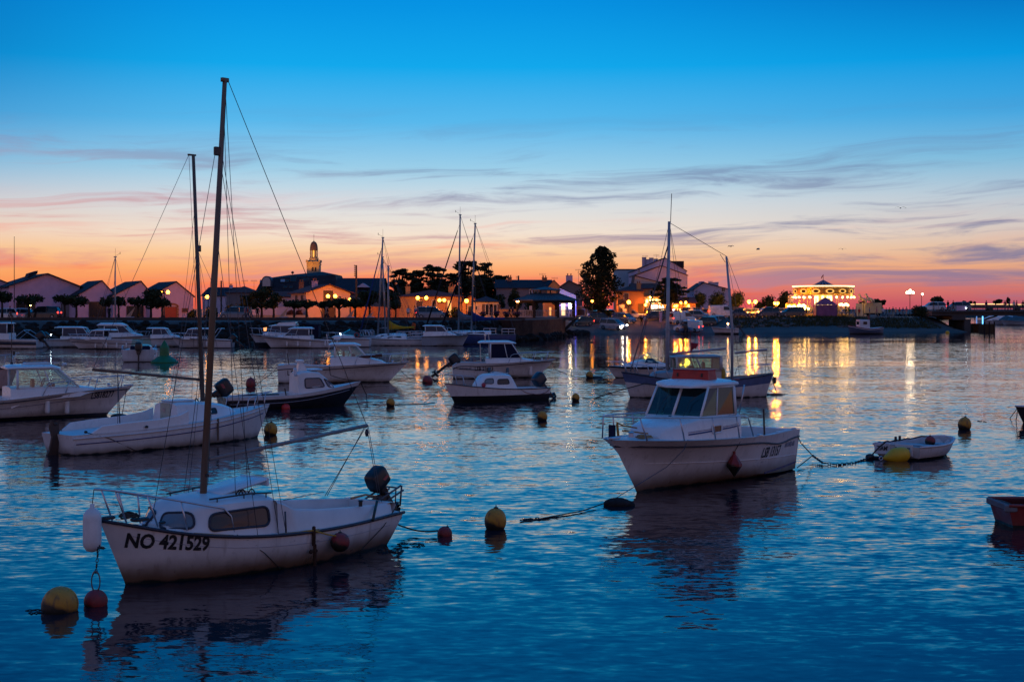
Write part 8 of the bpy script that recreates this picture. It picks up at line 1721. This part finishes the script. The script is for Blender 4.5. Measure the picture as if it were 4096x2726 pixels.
# horse statues on a plinth
t = thing('trailer', 'pale box trailer that carries two horse statues', 'trailer', (X(3488, 262), 262, GZ)); w_ = 66*262/F; mb = MB(); mb.box((0, 0, 1.55), (w_, 2.2, 1.9)); mb.build('body', mat('trailer_cream', (.5, .40, .24), .6, 0, .15), t); mb = MB(); mb.box((0, 0, .45), (w_*.9, 1.8, .3)); mb.build('chassis', polem, t)
for x in (-w_*.3, w_*.3): mb = MB(); mb.lathe([(.2, -.1), (.33, -.08), (.33, .08), (.2, .1)], 12, (x, -1.0, .33), Mz((0, 1, 0))); mb.build('wheel', tyre, t)
for px, sc, f, lab in ((3455, 1.35, 60, 'left horse statue rearing on a post beside the trailer'), (3480, 1.45, 40, 'right horse statue standing on the trailer roof')):
    st_ = thing('horse_statue', lab, 'statue', (X(px, 261), 261, GZ), 0, 'horse statues'); o = bpy.data.objects.new('body', me2); col.objects.link(o); o.parent = st_; o.location = (0, 0, Z(1197, 261)-GZ); o.rotation_euler = (R(12), 0, R(f)); o.scale = (sc,)*3; mb = MB(); mb.tube([(0, 0, 2.5 if px > 3460 else 0), (0, 0, Z(1203, 261)-GZ)], .07, 6); mb.build('post', polem, st_)
wallthing('pale hoarding behind the horse statues', 3425, 3465, 268, 1215, cream)
# ================================================================== bridge and far shore
d = 238; t = thing('road_bridge', 'low concrete road bridge at the right edge with a railing', 'bridge', (X(3990, d), d, 0)); x0, x1 = X(3728, d)-X(3990, d), 24; conc = mat('bridge_concrete', (.07, .065, .065), .85, 0, .2, .5, bump=.2); z1, z0 = Z(1242, d), Z(1262, d)
mb = MB(); mb.box(((x0+x1)/2, 5, (z0+z1)/2), (x1-x0, 10, z1-z0)); mb.box(((x0+x1)/2, -.1, z1-.12), (x1-x0+.1, .5, .28)); mb.build('deck', conc, t)
mb = MB(); mb.box((X(3832, d)-X(3990, d), 4, z0-.36), (X(3880, d)-X(3828, d), 9, .7)); mb.box((X(3868, d)-X(3990, d), 4, (z0-.7)/2-.3), (X(3898, d)-X(3868, d)-.2, 8.6, z0+.1)); mb.build('abutment', conc, t)
mb = MB(); mb.box((X(3945, d)-X(3990, d), 6, .5), (1.4, 3, 1.5)); mb.tube([(X(3968, d)-X(3990, d), 4, 1.9), (X(4022, d)-X(3990, d), 4, z0)], .14, 6); mb.build('pier_fender', mat('fender_timber', (.07, .045, .025), .8), t)
mb = MB()
for k in range(34): x = lp(x0, x1, k/33); mb.tube([(x, -.15, z1), (x, -.15, z1+1.0)], .03, 5)
for z in (.35, .68, 1.0): mb.tube([(x0, -.15, z1+z), (x1, -.15, z1+z)], .03, 5)
mb.build('railing', mat('railing_grey', (.12, .11, .12), .6, .3), t)
mb = MB(); mb.box((X(3843, d)-X(3990, d), -.3, z1+.42), (X(3862, d)-X(3824, d), .1, .8)); mb.build('parapet_panel', lilac, t); mb = MB(); mb.sphere((X(3862, d)-X(3990, d), -.4, z1+.45), .07, 8); mb.build('deck_lamp', emis('deck_lamp_white', (.7, .9, 1), 25), t)
t = thing('mooring_pontoon', 'timber fender block under the bridge', 'pontoon', (X(3947, 232), 232, 0)); mb = MB(); mb.box((0, 0, .25), (1.9, 2.5, 2.0)); mb.build('block', mat('fender_timber', (.07, .045, .025), .8), t); mb = MB(); [mb.tube([(x, -1.3, -.6), (x, -1.3, 1.7)], .12, 6) for x in (-.8, 0, .8)]; mb.build('pile', wood_d, t)
for px, c, lab in ((3930, (.1, .5, 1), 'bright blue light pole under the bridge'), (3906, (.1, .3, .8), 'dimmer blue light pole under the bridge')):
    t = thing('light_pole', lab, 'light', (X(px, 300), 300, 0)); mb = MB(); mb.box((0, 0, 1.3), (.12, .12, 2.6)); mb.build('post', polem, t); mb = MB(); mb.box((0, -.1, 1.4), (.2, .06, 1.6)); mb.build('tube_light', emis('pole_blue_%d' % px, c, 3.5 if px > 3910 else .8), t)
d = 560; t = thing('far_bridge', 'far bridge with a string of yellow lights on the skyline', 'bridge', (X(4060, d), d, 0)); mb = MB(); x0, x1 = X(3850, d)-X(4060, d), X(4500, d)-X(4060, d); mb.box(((x0+x1)/2, 0, Z(1224, d)-.2), (x1-x0, 6, 1.2)); [mb.box((lp(x0, x1, k/6), 0, 2), (1.2, 5, 4)) for k in range(1, 7)]; mb.build('deck', conc, t)
for k in range(16): mb = MB(); mb.box((lp(x0, x1, (k+.5)/16), -3.1, Z(1217, d)+.1*math.sin(k)), ((x1-x0)/16*.86, .15, .42)); mb.build('rail_light', emis('rail_light', (1, .62, .2), 1.6), t)
# ================================================================== people
for a_ in (('person in dark clothes walking past the wide shed, carrying nothing', 40, 186, 180, 'navy', 'black', 'walk'), ('person in black standing by the short bare mast', 437, 174, 90, 'black', 'black', 'stand'), ('person in pink walking left of the big dark crown', 980, 180, 0, 'pink', 'grey', 'walk'), ('person in red beside the person in pink', 991, 180, 180, 'red', 'navy', 'walk'), ('person in beige, third of the group left of the big crown', 1004, 181, 0, 'beige', 'grey', 'walk'), ('person in black standing alone under the big dark crown', 1030, 178, 90, 'black', 'black', 'stand'), ('person in grey before the pink house door', 1303, 180, 0, 'grey', 'black', 'walk'), ('person in black just right of the pink house door', 1311, 181, 180, 'black', 'black', 'walk'),
        ('person in white standing left of the bungalow', 1633, 186, 90, 'white', 'grey', 'stand'), ('person in blue left of the people carrier', 1660, 184, 0, 'blue', 'red', 'walk'), ('person in pink just left of the people carrier', 1671, 184, 180, 'pink', 'navy', 'walk'), ('person in grey sitting height beside the white shutters', 1968, 183, 180, 'grey', 'grey', 'stand'), ('left one of a dark couple walking by the bandstand', 2038, 182, 0, 'black', 'black', 'walk'), ('right one of a dark couple walking by the bandstand', 2051, 182, 0, 'navy', 'black', 'walk'), ('person in white between the bandstand posts', 2268, 212, 90, 'white', 'navy', 'stand'), ('left one of two people on the lit slipway', 2566, 227, 90, 'black', 'black', 'stand'), ('right one of two people on the lit slipway', 2582, 227, 250, 'white', 'red', 'walk'), ('person bending over the inflatable boat', 2731, 214, 0, 'navy', 'black', 'stand'), ('person in black before the carousel bulbs', 3226, 254, 90, 'black', 'black', 'stand'), ('person in yellow light left of the violet tent', 3246, 255, 0, 'beige', 'beige', 'walk')):
    person(a_[0], a_[1], a_[2], a_[3], a_[4], a_[5], a_[6], zb=GZ if a_[2] < 190 else None)
rp = random.Random(9); tops = ['red', 'white', 'grey', 'blue', 'black', 'beige', 'pink', 'green']
crowd = [3368, 3384, 3398, 3412, 3424, 3437, 3478, 3507, 3532, 3545, 3558, 3572, 3584, 3598, 3612, 3626]
for k, px in enumerate(crowd):
    c1, c2 = tops[(k*3+1) % 8], ['navy', 'black', 'grey', 'beige'][k % 4]
    where = 'between the carousel and the trailer' if px < 3445 else ('right in front of the trailer' if px < 3500 else 'in the crowd left of the bridge bush')
    person('person in a %s top and %s trousers %s' % (c1, c2, where), px, 252+rp.uniform(-3, 3), rp.uniform(0, 360), c1, c2, 'walk' if k % 2 else 'stand', zb=GZ, sc=rp.uniform(.88, 1.02), group='fairground crowd')
zd = Z(1242, 238)
for k, (px, c1, c2, lab) in enumerate(((3735, 'black', 'black', 'person at the left end of the bridge beside the pale car'), (3792, 'black', 'navy', 'person leaning at the railing left of the pale panel'), (3813, 'black', 'black', 'tall person right above the bridge abutment'), (3945, 'navy', 'black', 'person on the bridge before the dark clump'), (4020, 'black', 'grey', 'left of the pair on the bridge near the slim far tree'), (4037, 'navy', 'black', 'right of the pair on the bridge near the slim far tree'), (4056, 'white', 'grey', 'person in white on the bridge at the right'), (4067, 'black', 'black', 'person in black beside the one in white on the bridge'), (4092, 'black', 'black', 'person on the bridge cut by the right edge'))): person(lab, px, 239, (k*97) % 360, c1, c2, 'walk' if k % 3 else 'stand', zb=zd, group='people on the bridge')
def bridge_car(label, px, d, pm, lt): 
    global ground_z; g = ground_z; ground_z = lambda a, b: zd; car(label, px, d, 180, 'estate', pm, lt, group=None); ground_z = g
bridge_car('pale car with a red tail lamp at the bridge end', 3728, 243, P_['white'], 't'); bridge_car('dark car behind the railing on the bridge', 3826, 243, P_['steel'], '')
# gulls
for k, (px, py, d) in enumerate(((3032, 998, 160), (2923, 986, 190), (3370, 997, 200), (3602, 833, 150))):
    t = thing('gull', ('lowest', 'leftmost', 'rightmost low', 'highest')[k]+' of four small gulls in flight', 'bird', (X(px, d), d, Z(py, d)), R(30*k), 'gulls in the sky'); mb = MB(); mb.tube([(-.22, 0, 0), (0, 0, .03), (.2, 0, .02)], [.02, .06, .03], 6); mb.loft([[(-.08, y, z), (.10, y*.96, z+.01)] for y, z in ((-.62, .02), (-.3, .16), (0, .04), (.3, .16), (.62, .02))], False); mb.build('body', mat('gull_grey', (.2, .2, .2), .8), t)
